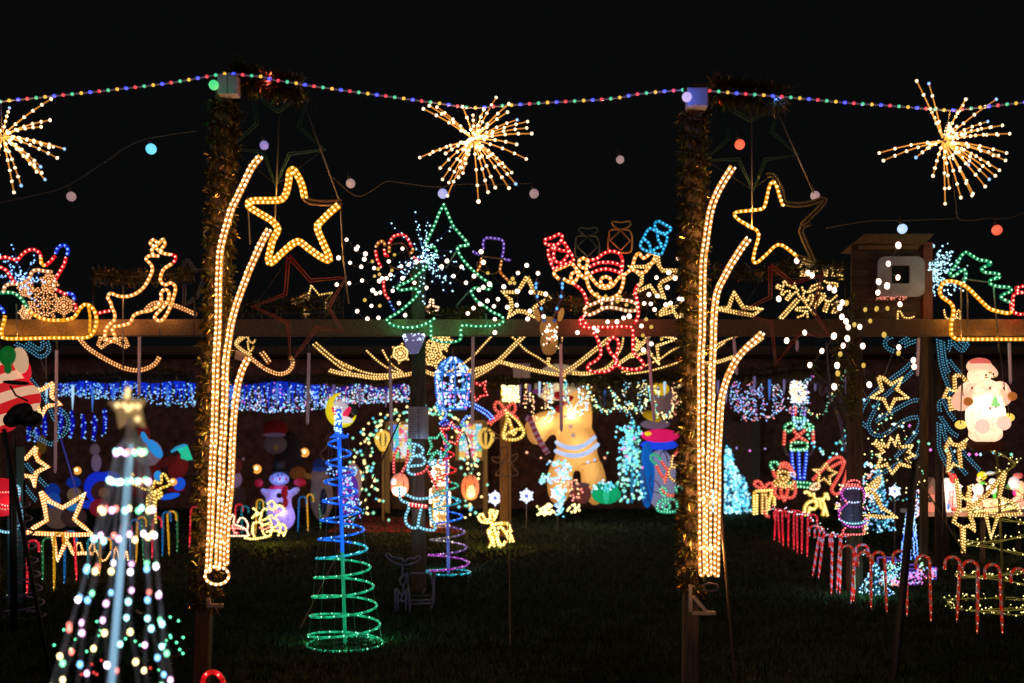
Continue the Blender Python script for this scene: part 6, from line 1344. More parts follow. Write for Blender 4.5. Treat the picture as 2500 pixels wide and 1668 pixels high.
for (cv, x, y0, y1, mt), lab in zip(ICI, IL):
    a, b = at(*cv((x, y0)), 16.0), at(*cv((x - 3, y1)), 16.0); k = 16 / F
    r = thing('clear_icicle', lab, 'icicle', b, 'clear plastic icicles')
    mm = {'ice': principled('icicle_lit', (.6, .7, .8), .2, emit=(.45, .75, 1), es=.9), 'sleeve': principled('icicle_blue', (.2, .3, .7), .2, emit=(.05, .25, 1), es=.5), 'v': principled('icicle_violet', (.35, .3, .5), .2, emit=(.30, .22, .60), es=.3)}[mt]
    m = MB(); m.tube([a, a.lerp(b, .5), b], [3.4 * k, 2.7 * k, .5 * k], 7); m.build('icicle', mm, r)
    m = MB(); m.ball(a, 3.6 * k, 6, 4); m.build('cap', mm, r)
# bead light loops in front of the gingerbread man and at right
def loopstring(label, L, D, cols, dens, size, seed, group='bead light garlands'):
    R = random.Random(seed); r = thing('bead_light_garland', label, 'light garland', at(*L[0][0], D), group); M = {}; k = D / F; W = MB()
    for pts in L:
        p = smooth2(pts, step=4); w = [at(x, y, D) for x, y in p]; W.tube(w[::2] + [w[-1]], .9 * k, 3)
        for b in along(w, dens * k): M.setdefault(R.choice(cols), MB()).octa(b + Vector((R.uniform(-6, 6) * k, R.uniform(-.05, .05), R.uniform(-6, 6) * k)), R.uniform(*size) * k)
    W.build('wire', M_CABLE, r, kind='stuff')
    for c, m in M.items(): m.build('bead_lamps', bulb_mat(c), r, kind='stuff')
    return r
D4z = crop(1270, 900, 230, 1803)
loopstring('cool white bead garland hanging in loops before the gingerbread inflatable', [[D4z(p) for p in ((570, 240), (560, 380), (600, 520), (580, 680), (620, 800), (600, 900), (560, 980), (510, 920), (530, 840))], [D4z(p) for p in ((890, 250), (850, 360), (920, 450), (870, 540), (910, 640), (960, 780), (1040, 880), (1150, 850), (1250, 780), (1270, 680), (1230, 560), (1290, 460), (1340, 340))], [D4z(p) for p in ((1180, 360), (1150, 480), (1160, 620), (1110, 720), (1080, 800))]], 15.8, ['aqua', 'ice', 'ice', 'mint', 'gold', 'white'], 2.3, (1.9, 3.2), 1)
loopstring('orange bead garland strings left of the gingerbread inflatable', [[D4z(p) for p in ((150, 270), (110, 400), (100, 520), (90, 640), (70, 700))], [D4z(p) for p in ((130, 440), (220, 500), (210, 640), (260, 700), (240, 800), (290, 900), (280, 1020), (380, 1010), (350, 930))], [D4z(p) for p in ((500, 300), (520, 450), (480, 600), (500, 720), (440, 800))]], 15.7, ['gold', 'amber', 'amber', 'salmonc'], 3.6, (1.3, 2.8), 2)
loopstring('coloured bead garland loops above the teal cone tree', [[B6(p) for p in ((940, 860), (980, 950), (1060, 1020), (1140, 1000), (1200, 940), (1180, 850), (1140, 760))], [B6(p) for p in ((1190, 940), (1270, 990), (1360, 940), (1400, 990), (1480, 970), (1540, 900), (1600, 830))]], 15.7, ['ice', 'gold', 'mint', 'aqua', 'lemon', 'mint'], 2.2, (1.5, 2.8), 3)
loopstring('green and gold bead garland loop left of the right tinsel post', [[B6(p) for p in ((1560, 740), (1600, 880), (1640, 1020), (1700, 1070), (1780, 1040), (1810, 960))], [B6(p) for p in ((1560, 770), (1630, 760), (1660, 850))]], 15.6, ['lemon', 'mint', 'aqua', 'gold'], 2.3, (1.5, 2.8), 4)
loopstring('orange bead garland beside the right tinsel post', [[B6(p) for p in ((1820, 720), (1850, 800), (1820, 900), (1860, 960), (1830, 1050), (1770, 1110))], [B6(p) for p in ((1900, 700), (1880, 830), (1910, 950), (1880, 1050))]], 15.6, ['gold', 'amber', 'salmonc', 'amber'], 2.2, (1.2, 2.2), 5)
loopstring('silver and white bead garland bunch on the silvery tinsel', [[B6(p) for p in ((1340, 680), (1290, 770), (1300, 880), (1340, 960), (1300, 1040), (1360, 1060))], [B6(p) for p in ((1430, 700), (1480, 780), (1440, 880), (1500, 960), (1440, 1050))], [B6(p) for p in ((1500, 690), (1530, 760), (1510, 860))]], 15.6, ['ice', 'lemon', 'aqua', 'clear'], 2.6, (1.2, 2.2), 6)
loopstring('blue bead garland hanging in long loops right of the right arch', [[C4(p) for p in ((720, 560), (650, 680), (660, 800), (680, 920), (720, 950), (740, 840), (700, 700), (750, 620))], [C4(p) for p in ((780, 700), (790, 850), (780, 980), (810, 1040), (850, 1000), (840, 880), (870, 720), (870, 580))], [C4(p) for p in ((880, 860), (900, 980), (920, 1045), (965, 1010), (940, 880), (930, 760), (980, 680))], [C4(p) for p in ((1020, 600), (1000, 740), (1050, 850), (1040, 960), (1090, 1040), (1160, 1000), (1190, 900), (1180, 780), (1160, 660), (1230, 600))], [C4(p) for p in ((1230, 660), (1260, 800), (1200, 940), (1290, 900), (1370, 950), (1420, 870))]], 15.8, ['blue', 'blue', 'blue', 'ice', 'magenta', 'redc'], 2.1, (1.1, 2.2), 7)
loopstring('blue and white bead garland under the gold light cluster', [[C4(p) for p in ((1440, 870), (1500, 960), (1560, 980), (1580, 880), (1600, 780), (1570, 700), (1560, 580), (1650, 520))], [C4(p) for p in ((1470, 900), (1520, 860), (1550, 920))]], 15.7, ['blue', 'ice', 'magenta', 'aqua'], 2.6, (1.2, 2.2), 8)
loopstring('thin green and yellow bead garland looping beside the unlit wire frame', [[C4(p) for p in ((1590, 900), (1650, 980), (1730, 1000), (1800, 940), (1850, 870), (1880, 770), (1950, 700), (2000, 600), (2050, 430))]], 15.4, ['mint', 'gold', 'mint'], 4.2, (1.2, 2.1), 9)
loopstring('large aqua bead garland looping right of the rope soldier', [[C4(p) for p in ((1560, 1000), (1600, 1130), (1640, 1160), (1620, 1250), (1650, 1320), (1700, 1380), (1760, 1440), (1820, 1500), (1900, 1490), (1980, 1430), (2060, 1370), (2070, 1290), (1970, 1330), (2060, 1210), (2085, 1080))]], 15.3, ['aqua', 'mint', 'ice', 'aqua'], 8, (3.0, 4.3), 10)
loopstring('sparse row of coloured globes across the dark yard behind the arch', [[(1755, 1093), (1808, 1094), (1844, 1096), (1880, 1093)]], 17, ['magenta', 'aqua', 'violet'], 32, (2.8, 3.6), 11)
loopstring('yellow pin light garland scattered through the star cluster at right', [[C5(p) for p in ((580, 830), (540, 900), (660, 1000), (740, 980), (520, 1090), (520, 1190), (640, 1230), (770, 1060), (830, 1150), (860, 1300), (580, 1310), (460, 1290), (430, 1400), (430, 1480), (560, 1500))], [C7(p) for p in ((220, 130), (200, 85), (560, 190), (610, 240), (560, 330), (490, 345), (460, 390), (330, 290), (230, 200))]], 10.3, ['lemon', 'straw', 'lemon', 'mint'], 12, (1.5, 2.9), 12)
loopstring('row of larger coloured globes under the glowing santa boots', [[C5(p) for p in ((330, 800), (450, 855), (560, 1020), (640, 1070), (785, 1165), (920, 1120), (990, 1280), (1105, 1330), (1195, 1365), (1180, 1475))], [C5(p) for p in ((1325, 1400), (1455, 1430), (1700, 1470), (1840, 1475), (1940, 1440), (2190, 1460), (2235, 1400))]], 10.0, ['ice', 'aqua', 'ice', 'magenta', 'mint'], 23, (4.0, 4.8), 13)
loopstring('aqua pin light garland on the ground behind the small lamp snowflake', [[C7(p) for p in ((270, 440), (320, 450), (400, 430), (460, 440), (500, 410))]], 16, ['mint', 'aqua'], 8, (1.8, 2.6), 14)

loopstring('white, teal and red lamp bundle beside the net snowman', [[C7(p) for p in ((140, 190), (200, 170), (240, 220), (180, 250), (150, 300), (230, 330), (200, 360), (270, 400), (210, 420), (150, 390), (240, 440))]], 12.6, ['ice', 'white', 'redc', 'aqua', 'lemon'], 2.6, (2.2, 3.6), 50)
loopstring('white and pink lamp bundle at the shoulders of the net snowman', [[C6(p) for p in ((1380, 400), (1420, 450), (1370, 500), (1400, 560), (1360, 620), (1420, 700))], [C6(p) for p in ((1590, 420), (1620, 480), (1590, 560), (1635, 640), (1600, 720), (1640, 860))]], 10.9, ['lemon', 'straw', 'white', 'magenta', 'lemon'], 2.8, (1.6, 3.0), 51)
loopstring('tangled gold and red lamp garland on the front of the village table', [[D2(p) for p in ((1480, 720), (1560, 640), (1640, 600), (1700, 660), (1600, 720), (1760, 700), (1860, 620), (1950, 600), (2050, 640), (1960, 720), (2120, 700), (2200, 640), (2300, 700))], [D2(p) for p in ((1540, 420), (1560, 520), (1500, 600), (1620, 580), (1560, 330))]], 12.95, ['lemon', 'straw', 'redc', 'cream', 'lemon'], 3.4, (1.8, 3.2), 52)
loopstring('clear white lamp row over the hooks of the red canes', [[C6(p) for p in ((700, 600), (760, 640), (850, 640), (930, 660), (1010, 680), (1080, 700), (1120, 760), (1180, 800), (1240, 850), (1320, 880), (1400, 900), (1480, 960), (1560, 1010), (1640, 1080))]], 11.5, ['white', 'redc', 'white', 'ice', 'redc'], 4.2, (1.3, 2.4), 53)
# porch arch of lights
R_ = random.Random(77); ar = thing('light_arch', 'arch of teal and yellow bulbs round the porch', 'light arch', at(900, 1262, 18.5)); M = {}
k = 18.5 / F; W = MB()
ap = smooth2([B4(p) for p in ((450, 1000), (470, 800), (460, 600), (450, 420), (480, 250), (560, 110), (700, 20), (900, -40), (1120, -60), (1300, -20), (1440, 120), (1500, 260), (1530, 500), (1530, 750), (1540, 980))], step=6)
W.tube([at(x, y, 18.5) for x, y in ap], .02, 5); W.build('arch_frame', M_METAL, ar)
for b in along([at(x, y, 18.5) for x, y in ap], 3.1 * k):
    M.setdefault(R_.choice(['mint', 'lemon', 'aqua', 'mint', 'straw', 'lemon']), MB()).octa(b + Vector((R_.gauss(0, 16) * k, R_.uniform(-.25, .25), R_.gauss(0, 9) * k)), R_.uniform(3.0, 4.6) * k)
for c, m in M.items(): m.build('arch_lamps', bulb_mat(c), ar, kind='stuff')
# ============================================================ FIGURES, INFLATABLES, LANTERNS AT THE BACK
M_GING = cloth('ginger_cloth', (.85, .55, .20), (1, .56, .16), .19)
def P7(x, y, D): return at(*B7((x, y)), D)
# gingerbread inflatable
GD = 18.6; k = .22128 * GD / F
g = thing('gingerbread_inflatable', 'giant lit gingerbread inflatable holding a striped cane', 'inflatable', P7(760, 1215, GD))
def E(x, y, rx, rz, rot=0, ry=None, D=GD): c = P7(x, y, D); return ((c.x, c.y, c.z), (rx * k, (ry or min(rx, rz) * .8) * k, rz * k), rot)
blob('body', [E(745, 250, 195, 330), E(760, 560, 235, 250), E(575, 960, 150, 290, 5), E(945, 960, 145, 290, -5), E(760, 700, 250, 150), E(430, 330, 260, 140, -12), E(330, 440, 130, 140), E(870, -60, 85, 230, 12), E(920, -120, 80, 120)], M_GING, g, voxel=.045, smooth=10)
blob('head', [E(560, -120, 270, 210), E(480, -60, 200, 150)], cloth('ginger_face', (.8, .68, .48), (.75, .62, .42), .16), g, voxel=.05, smooth=8)
for x, y, rx, rz, rot in ((365, -95, 38, 60, 20), (600, -150, 45, 60, -20)):
    m = MB(); e = E(x, y, rx, rz, rot, 25, GD - .75 * 1); m.ball(e[0], e[1], 10, 7, Matrix.Rotation(math.radians(rot), 3, 'Y')); m.build('eye', principled('black_cloth', (.01, .01, .015), .5), g)
m = MB(); e = E(330, -20, 60, 28, 0, 25, GD - .8); m.ball(e[0], e[1], 10, 7); m.build('mouth', principled('purple_cloth', (.18, .05, .16), .5, emit=(.3, .05, .25), es=.3), g)
blob('bow_tie', [E(560, 30, 70, 55, 30, 40, GD - .62), E(560, 180, 50, 55, 0, 40, GD - .72), E(660, 70, 50, 80, 60, 40, GD - .72)], principled('red_cloth', (.45, .02, .02), .6, emit=(.5, .01, .02), es=.3), g, voxel=.04, smooth=6)
for (x, y) in ((635, 255), (690, 365), (720, 465)):
    c = P7(x, y, GD - .80); m = MB()
    for j in range(8): a = j * math.pi / 4; m.tube([c, c + Vector((math.cos(a) * 30 * k, 0, math.sin(a) * 30 * k))], 3.4 * k, 4)
    m.build('snowflake_button', principled('button_grey', (.30, .26, .36), .6, emit=(.3, .26, .45), es=.35), g)
for pts in (((540, 545), (620, 590), (740, 605), (850, 570), (955, 490)), ((530, 640), (640, 680), (760, 690), (880, 655), (990, 570))):
    m = MB(); p = smooth2(pts, step=20); n = len(p)
    m.tube([P7(x, y, GD - .14 - .95 * math.sin(math.pi * (i + .5) / (n + .5)) ** .45) for i, (x, y) in enumerate(p)], 24 * k, 8); m.build('icing_band', cloth('icing', (.7, .75, .85), (.42, .58, .9), .5), g)
for x, y, s in ((790, 500, 3.0), (400, 320, 2.4), (930, 830, 3.0), (590, 970, 1.6)):
    inner_or_added_light(g, P7(x, y, GD - .60 if x > 500 else GD - .30), (1, .85, .6), 7)
inner_or_added_light(g, P7(560, -110, GD - .4), (1, .9, .7), 2); inner_or_added_light(g, P7(700, 250, GD - .2), (1, .8, .5), 7)
cn = thing('striped_cane', 'dim red and white striped cane in the gingerbread hand', 'candy cane', P7(440, 670, GD - .9))
m = MB(); p = smooth2([(200, 270), (250, 300), (300, 420), (360, 540), (440, 670)], step=8); w = [P7(x, y, GD - .85) for x, y in p]
n = len(w)
for i in range(0, n - 2, 4):
    mt = principled('dim_red', (.25, .02, .04), .5, emit=(.3, .02, .05), es=.3) if (i // 4) % 2 else principled('dim_pink', (.4, .25, .35), .5, emit=(.4, .2, .35), es=.3)
    m = MB(); m.tube(w[i:i + 5], 30 * k, 8); m.build('band', mt, cn)

# snowman inflatable
SD = 17.2; kk = .17217 * SD / F
def P5(x, y, D=SD): return at(*D5((x, y)), D)
def E5(x, y, rx, rz, rot=0, ry=None, D=SD): c = P5(x, y, D); return ((c.x, c.y, c.z), (rx * kk, (ry or min(rx, rz) * .8) * kk, rz * kk), rot)
s = thing('snowman_inflatable', 'dim violet snowman inflatable with red scarf and mittens', 'inflatable', P5(720, 1540))
M_SNOW = cloth('snow_cloth', (.75, .75, .9), (.22, .20, .62), .26)
blob('body', [E5(700, 1200, 190, 330), E5(760, 1350, 180, 200), E5(520, 1010, 110, 60, 35), E5(920, 990, 110, 60, -35), E5(690, 1020, 150, 90)], M_SNOW, s, voxel=.035, smooth=8)
blob('head', [E5(708, 812, 155, 100)], cloth('snow_face', (.7, .75, .9), (.16, .25, 1), .25), s, voxel=.03)
blob('scarf', [E5(700, 935, 150, 42, 0, 110), E5(780, 1010, 55, 100, 0, 45, SD - .35), E5(795, 1150, 45, 80, 0, 35, SD - .45)], principled('scarf_red', (.35, .01, .03), .6, emit=(.35, .005, .03), es=.35), s, voxel=.025, smooth=4)
blob('hat', [E5(708, 705, 150, 18, 0, 130), E5(708, 600, 100, 110, 0, 90)], principled('hat_black', (.012, .014, .016), .6), s, voxel=.03, smooth=4)
m = MB(); e = E5(420, 870, 62, 60, 40); m.ball(e[0], e[1]); m.build('mitten', principled('scarf_red', (0, 0, 0)), s); m = MB(); e = E5(1000, 860, 90, 62, -45); m.ball(e[0], e[1]); m.build('mitten', principled('scarf_red', (0, 0, 0)), s)
for x, y, r_, c in ((690, 755, 14, 'e'), (742, 757, 14, 'e'), (714, 808, 20, 'n'), (620, 808, 15, 'n'), (806, 812, 15, 'n'), (705, 1046, 38, 'e'), (720, 1170, 34, 'e')):
    m = MB(); m.ball(P5(x, y, SD - (.52 if y < 900 else .82)), r_ * kk, 8, 6); m.build({'e': 'coal_button', 'n': 'red_dot'}[c], principled('coal', (.01, .01, .015), .5) if c == 'e' else principled('dot_red', (.5, .03, .05), .5, emit=(.7, .04, .05), es=.4), s)
m = MB(); m.tube([P5(x, y, SD - .55) for x, y in ((610, 835), (650, 872), (705, 888), (760, 872), (808, 838))], 3 * kk, 4); m.build('smile', principled('coal', (0, 0, 0)), s)

inner_or_added_light(s, P5(708, 850, SD - .25), (.22, .32, 1), 3.5); inner_or_added_light(s, P5(650, 1050, SD - .3), (.3, .3, 1), 1.5); inner_or_added_light(s, P5(760, 1300, SD - .1), (.35, .25, 1), 2)
# generic dim inflatables behind
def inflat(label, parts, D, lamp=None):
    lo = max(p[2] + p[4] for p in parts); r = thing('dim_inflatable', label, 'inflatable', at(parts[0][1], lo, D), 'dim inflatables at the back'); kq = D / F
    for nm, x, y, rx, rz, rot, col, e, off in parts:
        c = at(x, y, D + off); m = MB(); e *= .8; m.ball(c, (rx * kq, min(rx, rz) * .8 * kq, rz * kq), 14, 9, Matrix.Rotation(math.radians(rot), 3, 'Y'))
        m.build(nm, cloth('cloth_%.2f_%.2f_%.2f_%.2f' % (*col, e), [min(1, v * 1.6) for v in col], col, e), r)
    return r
W_, Rd, Bk, Bl, Cy, Br, Vi, Gn = (.30, .22, .25), (.22, .02, .02), (.012, .012, .015), (.02, .05, .55), (.04, .36, .75), (.20, .10, .05), (.26, .18, .30), (.02, .55, .35)
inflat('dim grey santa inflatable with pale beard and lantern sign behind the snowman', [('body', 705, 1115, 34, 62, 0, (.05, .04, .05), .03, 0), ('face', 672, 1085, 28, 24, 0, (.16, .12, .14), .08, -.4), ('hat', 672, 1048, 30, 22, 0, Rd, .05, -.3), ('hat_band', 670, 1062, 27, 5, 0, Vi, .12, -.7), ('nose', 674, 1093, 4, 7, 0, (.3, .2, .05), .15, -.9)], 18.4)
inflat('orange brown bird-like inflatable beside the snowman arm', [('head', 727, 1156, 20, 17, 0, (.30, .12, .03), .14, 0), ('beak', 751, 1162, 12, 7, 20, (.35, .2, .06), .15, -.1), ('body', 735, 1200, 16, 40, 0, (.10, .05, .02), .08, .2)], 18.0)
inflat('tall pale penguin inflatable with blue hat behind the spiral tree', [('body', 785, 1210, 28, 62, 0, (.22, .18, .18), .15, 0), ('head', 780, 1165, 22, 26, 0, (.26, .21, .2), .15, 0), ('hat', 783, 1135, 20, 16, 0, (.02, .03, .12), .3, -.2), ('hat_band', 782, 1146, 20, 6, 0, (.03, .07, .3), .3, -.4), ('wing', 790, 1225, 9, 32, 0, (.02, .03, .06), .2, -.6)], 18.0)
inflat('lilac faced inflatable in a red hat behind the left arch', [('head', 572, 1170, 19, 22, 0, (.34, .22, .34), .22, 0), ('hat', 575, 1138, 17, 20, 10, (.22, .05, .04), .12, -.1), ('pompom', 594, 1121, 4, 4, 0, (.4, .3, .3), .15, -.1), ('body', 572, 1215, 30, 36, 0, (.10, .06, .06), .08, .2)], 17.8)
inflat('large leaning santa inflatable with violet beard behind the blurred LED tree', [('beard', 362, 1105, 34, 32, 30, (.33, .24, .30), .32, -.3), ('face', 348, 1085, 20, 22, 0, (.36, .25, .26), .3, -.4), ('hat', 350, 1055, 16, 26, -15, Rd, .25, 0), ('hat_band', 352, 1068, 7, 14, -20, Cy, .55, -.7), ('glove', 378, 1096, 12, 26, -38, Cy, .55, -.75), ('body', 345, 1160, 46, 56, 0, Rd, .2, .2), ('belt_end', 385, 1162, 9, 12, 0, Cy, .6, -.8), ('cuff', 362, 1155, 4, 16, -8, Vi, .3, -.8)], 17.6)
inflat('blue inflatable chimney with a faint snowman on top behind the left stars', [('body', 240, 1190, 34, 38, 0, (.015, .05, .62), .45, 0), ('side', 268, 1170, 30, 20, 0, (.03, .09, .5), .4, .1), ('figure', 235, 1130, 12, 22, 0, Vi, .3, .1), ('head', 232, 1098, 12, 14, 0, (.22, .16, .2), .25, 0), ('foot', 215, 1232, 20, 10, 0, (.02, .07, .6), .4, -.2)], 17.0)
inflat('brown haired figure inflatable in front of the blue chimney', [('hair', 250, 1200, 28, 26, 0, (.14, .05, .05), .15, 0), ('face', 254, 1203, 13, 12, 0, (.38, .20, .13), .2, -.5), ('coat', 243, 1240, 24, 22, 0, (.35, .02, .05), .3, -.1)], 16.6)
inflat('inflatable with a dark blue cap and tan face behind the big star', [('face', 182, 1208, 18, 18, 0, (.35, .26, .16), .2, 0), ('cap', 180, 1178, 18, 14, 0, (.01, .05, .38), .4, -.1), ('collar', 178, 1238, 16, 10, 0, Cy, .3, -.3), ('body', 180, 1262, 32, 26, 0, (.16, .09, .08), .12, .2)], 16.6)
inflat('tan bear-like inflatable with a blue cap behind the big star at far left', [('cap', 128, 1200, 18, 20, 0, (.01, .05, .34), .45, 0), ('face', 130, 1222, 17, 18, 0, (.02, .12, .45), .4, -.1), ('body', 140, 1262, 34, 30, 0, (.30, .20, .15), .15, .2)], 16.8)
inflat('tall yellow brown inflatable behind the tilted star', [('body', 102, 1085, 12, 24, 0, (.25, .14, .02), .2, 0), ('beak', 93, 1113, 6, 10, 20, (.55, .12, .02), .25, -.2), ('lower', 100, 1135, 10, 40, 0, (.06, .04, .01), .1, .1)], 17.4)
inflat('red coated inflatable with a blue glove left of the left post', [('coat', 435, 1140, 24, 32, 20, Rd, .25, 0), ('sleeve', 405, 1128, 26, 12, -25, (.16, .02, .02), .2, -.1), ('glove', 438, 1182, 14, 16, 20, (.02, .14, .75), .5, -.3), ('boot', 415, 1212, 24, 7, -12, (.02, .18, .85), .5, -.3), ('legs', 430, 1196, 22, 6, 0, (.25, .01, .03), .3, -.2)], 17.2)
gh = thing('green_hat_inflatable', 'bright green and blue pointed hat inflatable left of the left post', 'inflatable', at(*D6((2230, 600)), 16.8))
for nm, pts, mt in (('cone', ((2010, 410), (2190, 330), (2285, 590), (2180, 600), (2070, 560), (2080, 500)), principled('green_cloth', (.02, .45, .25), .6, emit=(.02, .75, .42), es=.6)), ('brim', ((1895, 440), (1990, 360), (2130, 310), (2200, 335), (2150, 380), (2010, 410), (1915, 470)), principled('cyan_cloth', (.03, .3, .5), .6, emit=(.05, .45, .8), es=.55))):
    m = MB(); q = [at(*D6(p), 16.8) for p in pts]; cc = sum(q, Vector()) / len(q); nq = len(q)
    m.add([cc + Vector((0, -.16, 0))] + q + [cc + Vector((0, .16, 0))], [(0, 1 + (i + 1) % nq, 1 + i) for i in range(nq)] + [(nq + 1, 1 + i, 1 + (i + 1) % nq) for i in range(nq)]); m.build(nm, mt, gh)
# magenta coated column inflatable and green parcel near the teal tree
inflat('tall grey white inflatable with magenta brim and blue collar right of the teal tree', [('lower', 1612, 1170, 40, 72, 0, (.30, .30, .42), .5, 0), ('side', 1580, 1160, 18, 80, 0, (.01, .16, .5), .5, -.3), ('collar', 1610, 1086, 46, 13, 0, (.02, .10, .8), .55, -.2), ('coat', 1612, 1064, 46, 16, 0, (.75, .02, .18), .55, -.3), ('button', 1582, 1059, 8, 5, 0, (.8, .6, .02), .7, -1.0), ('shoulder', 1600, 1036, 36, 12, 0, (.22, .17, .24), .35, -.1), ('scarf', 1590, 1016, 26, 11, 25, (.55, .38, .01), .4, -.4), ('head', 1618, 980, 30, 34, 0, (.30, .20, .22), .2, 0), ('crown', 1612, 950, 22, 16, 0, (.75, .5, .02), .5, -.4)], 18.2)
inflat('green inflatable parcel with a bow beside the gingerbread foot', [('box', 1480, 1207, 36, 24, 0, (.01, .45, .22), .45, 0), ('lid', 1478, 1188, 33, 8, 0, (.02, .38, .25), .4, -.1), ('ribbon', 1480, 1208, 7, 22, 0, (.05, .6, .4), .5, -.42)], 17.2)
inflat('dim pink inflatable parcel behind the orange wreath', [('box', 1420, 1205, 24, 26, 0, (.25, .08, .07), .25, 0), ('lid', 1420, 1184, 20, 6, 0, (.22, .12, .14), .25, -.1)], 17.8)
# moon inflatable
md = 13.5; mk = md / F
mo = thing('moon_inflatable', 'inflatable yellow crescent moon with a red and white cap above the spiral tree', 'inflatable', at(838, 1038, md))
cc = at(838, 998, md)
m = MB(); P_ = []; rr_ = []
for i in range(25):
    a = math.radians(100 + 235 * i / 24); P_.append(cc + Vector((math.cos(a) * 34 * mk, 0, math.sin(a) * 38 * mk))); rr_.append((1.5 + 9 * math.sin(math.pi * i / 24)) * mk)
m.tube(P_, rr_, 10); m.build('crescent', principled('moon_yellow', (.75, .62, .03), .5, emit=(1, .85, .02), es=.6), mo)
for nm, x, y, rx, rz, rot, c, e, off in (('cap', 830, 1000, 22, 22, 0, (.55, .52, .62), .7, .1), ('stripe', 818, 1006, 5, 14, -30, (.8, .02, .10), .8, -.12), ('stripe', 846, 1008, 7, 17, 35, (.8, .02, .10), .8, -.12), ('beard', 838, 1024, 24, 9, 10, (.8, .8, .8), .8, -.1), ('shade', 862, 1000, 9, 16, -30, (.01, .05, .04), .1, -.05)):
    m = MB(); m.ball(at(x, y, md + off), (rx * mk, rx * .7 * mk, rz * mk), 10, 8, Matrix.Rotation(math.radians(rot), 3, 'Y')); m.build(nm, principled('moon_%s' % nm, c, .5, emit=c, es=e), mo)
# striped character inflatable at the left edge
LD = 8.6; lk = .26144 * LD / F
li = thing('striped_inflatable', 'red and white striped inflatable with green cap and black boot at the left edge', 'inflatable', at(0, 1060, LD))
def E3(x, y, rx, rz, rot=0, ry=None, D=LD): c = at(*A3((x, y)), D); return ((c.x, c.y, c.z), (rx * lk, (ry or min(rx, rz) * .75) * lk, rz * lk), rot)
sm_ = bpy.data.materials.new('striped_cloth'); sm_.use_nodes = True; nt = sm_.node_tree; L = nt.links.new; b = nt.nodes['Principled BSDF']; b.inputs['Roughness'].default_value = .5
tc = nt.nodes.new('ShaderNodeTexCoord'); mp = nt.nodes.new('ShaderNodeMapping'); mp.inputs['Rotation'].default_value = (0, math.radians(18), 0)
wv = nt.nodes.new('ShaderNodeTexWave'); wv.bands_direction = 'Z'; wv.inputs['Scale'].default_value = 2.15; wv.inputs['Distortion'].default_value = 1.2; wv.inputs['Detail'].default_value = 0; wv.inputs['Phase Offset'].default_value = 4.2
gt = nt.nodes.new('ShaderNodeMath'); gt.operation = 'GREATER_THAN'; gt.inputs[1].default_value = .5
mx = nt.nodes.new('ShaderNodeMix'); mx.data_type = 'RGBA'; mx.inputs['A'].default_value = (.75, .015, .02, 1); mx.inputs['B'].default_value = (1, .55, .34, 1)
L(tc.outputs['Object'], mp.inputs[0]); L(mp.outputs[0], wv.inputs[0]); L(wv.outputs['Fac'], gt.inputs[0]); L(gt.outputs[0], mx.inputs['Factor']); L(mx.outputs['Result'], b.inputs['Base Color']); L(mx.outputs['Result'], b.inputs['Emission Color']); b.inputs['Emission Strength'].default_value = .62; sm_.cycles.emission_sampling = 'NONE'
blob('body', [E3(100, 500, 270, 190, 15), E3(250, 560, 130, 150, 20), E3(-20, 650, 190, 200), E3(80, 300, 165, 180), E3(20, 780, 150, 90)], sm_, li, voxel=.015, smooth=8)
blob('sleeve', [E3(190, 190, 75, 130, -10, 60, LD - .06)], principled('cream_cloth', (.8, .55, .38), .5, emit=(1, .62, .36), es=.5), li, voxel=.012)
blob('red_sleeve', [E3(225, 270, 60, 120, -15, 70, LD + .01)], principled('hot_red_cloth', (.7, .01, .02), .5, emit=(.95, .01, .03), es=.6), li, voxel=.012)
blob('cap', [E3(70, 150, 75, 95, 10, 70, LD - .22), E3(75, 270, 35, 55, 0, 40, LD - .25)], principled('deep_green_cloth', (.01, .16, .02), .5, emit=(.005, .22, .03), es=.35), li, voxel=.012)
blob('boot', [E3(180, 680, 130, 80, -30, 80, LD - .26), E3(290, 740, 110, 70, -15, 80, LD - .26), E3(110, 750, 80, 70, 0, 70, LD - .26)], principled('black_boot', (.006, .005, .005), .6), li, voxel=.012)
blob('belt', [E3(150, 400, 130, 22, 4, 60, LD - .22)], principled('dark_belt', (.03, .008, .006), .6), li, voxel=.012, smooth=3)
m = MB(); m.tube([at(*A3((95, 430)), LD - .4), at(*A3((150, 520)), LD - .42), at(*A3((260, 570)), LD - .36)], 9 * lk, 5); m.build('seam', principled('dark_red_seam', (.2, .01, .01), .6), li)
m = MB(); q = at(-40, 1060, LD); m.tube([(q.x, LD + .05, 0), (q.x, LD + .05, q.z + .1)], .05, 8); m.tube([at(30, 1060, LD), (at(35, 0, LD).x, LD, 0)], .03, 8); m.build('stand', M_METAL, li)
# lit net snowman strip at far left edge
figure('neon_snowman', 'red and white neon snowman edge at the far left behind the green cane', 'snowman outline', A4, 9.7, [('ice', [(95, 30), (130, 18), (152, 45), (148, 90), (138, 130), (160, 190), (172, 260), (168, 310), (130, 355), (70, 385), (0, 375), (-60, 350)]), ('red', [(-20, 70), (40, 72), (75, 70)]), ('red', [(-20, 150), (40, 175), (90, 170), (100, 150)]), ('redc', [(-20, 190), (30, 205), (80, 195)])], tr=2.6, br=2.4, sp=7)
m = MB(); a = at(*A4((45, 20)), 9.75); m.tube([(a.x, 9.95, 0), (a.x, 9.95, a.z + .35)], .075, 10); tag(m.build('timber_post', principled('teal_light_tint', (.08, .20, .22), .7)), 'round post lit teal at the left edge', 'post')  # teal light on the post is put into its base colour
m = MB(); m.ball(at(*A4((20, 110)), 9.85), (.17, .08, .18), 12, 8); tag(m.build('red_net_hat', principled('red_net_lit', (.5, .02, .02), .6, emit=(.9, .01, .03), es=.5)), 'red glowing hat on the neon snowman at the left edge', 'hat')

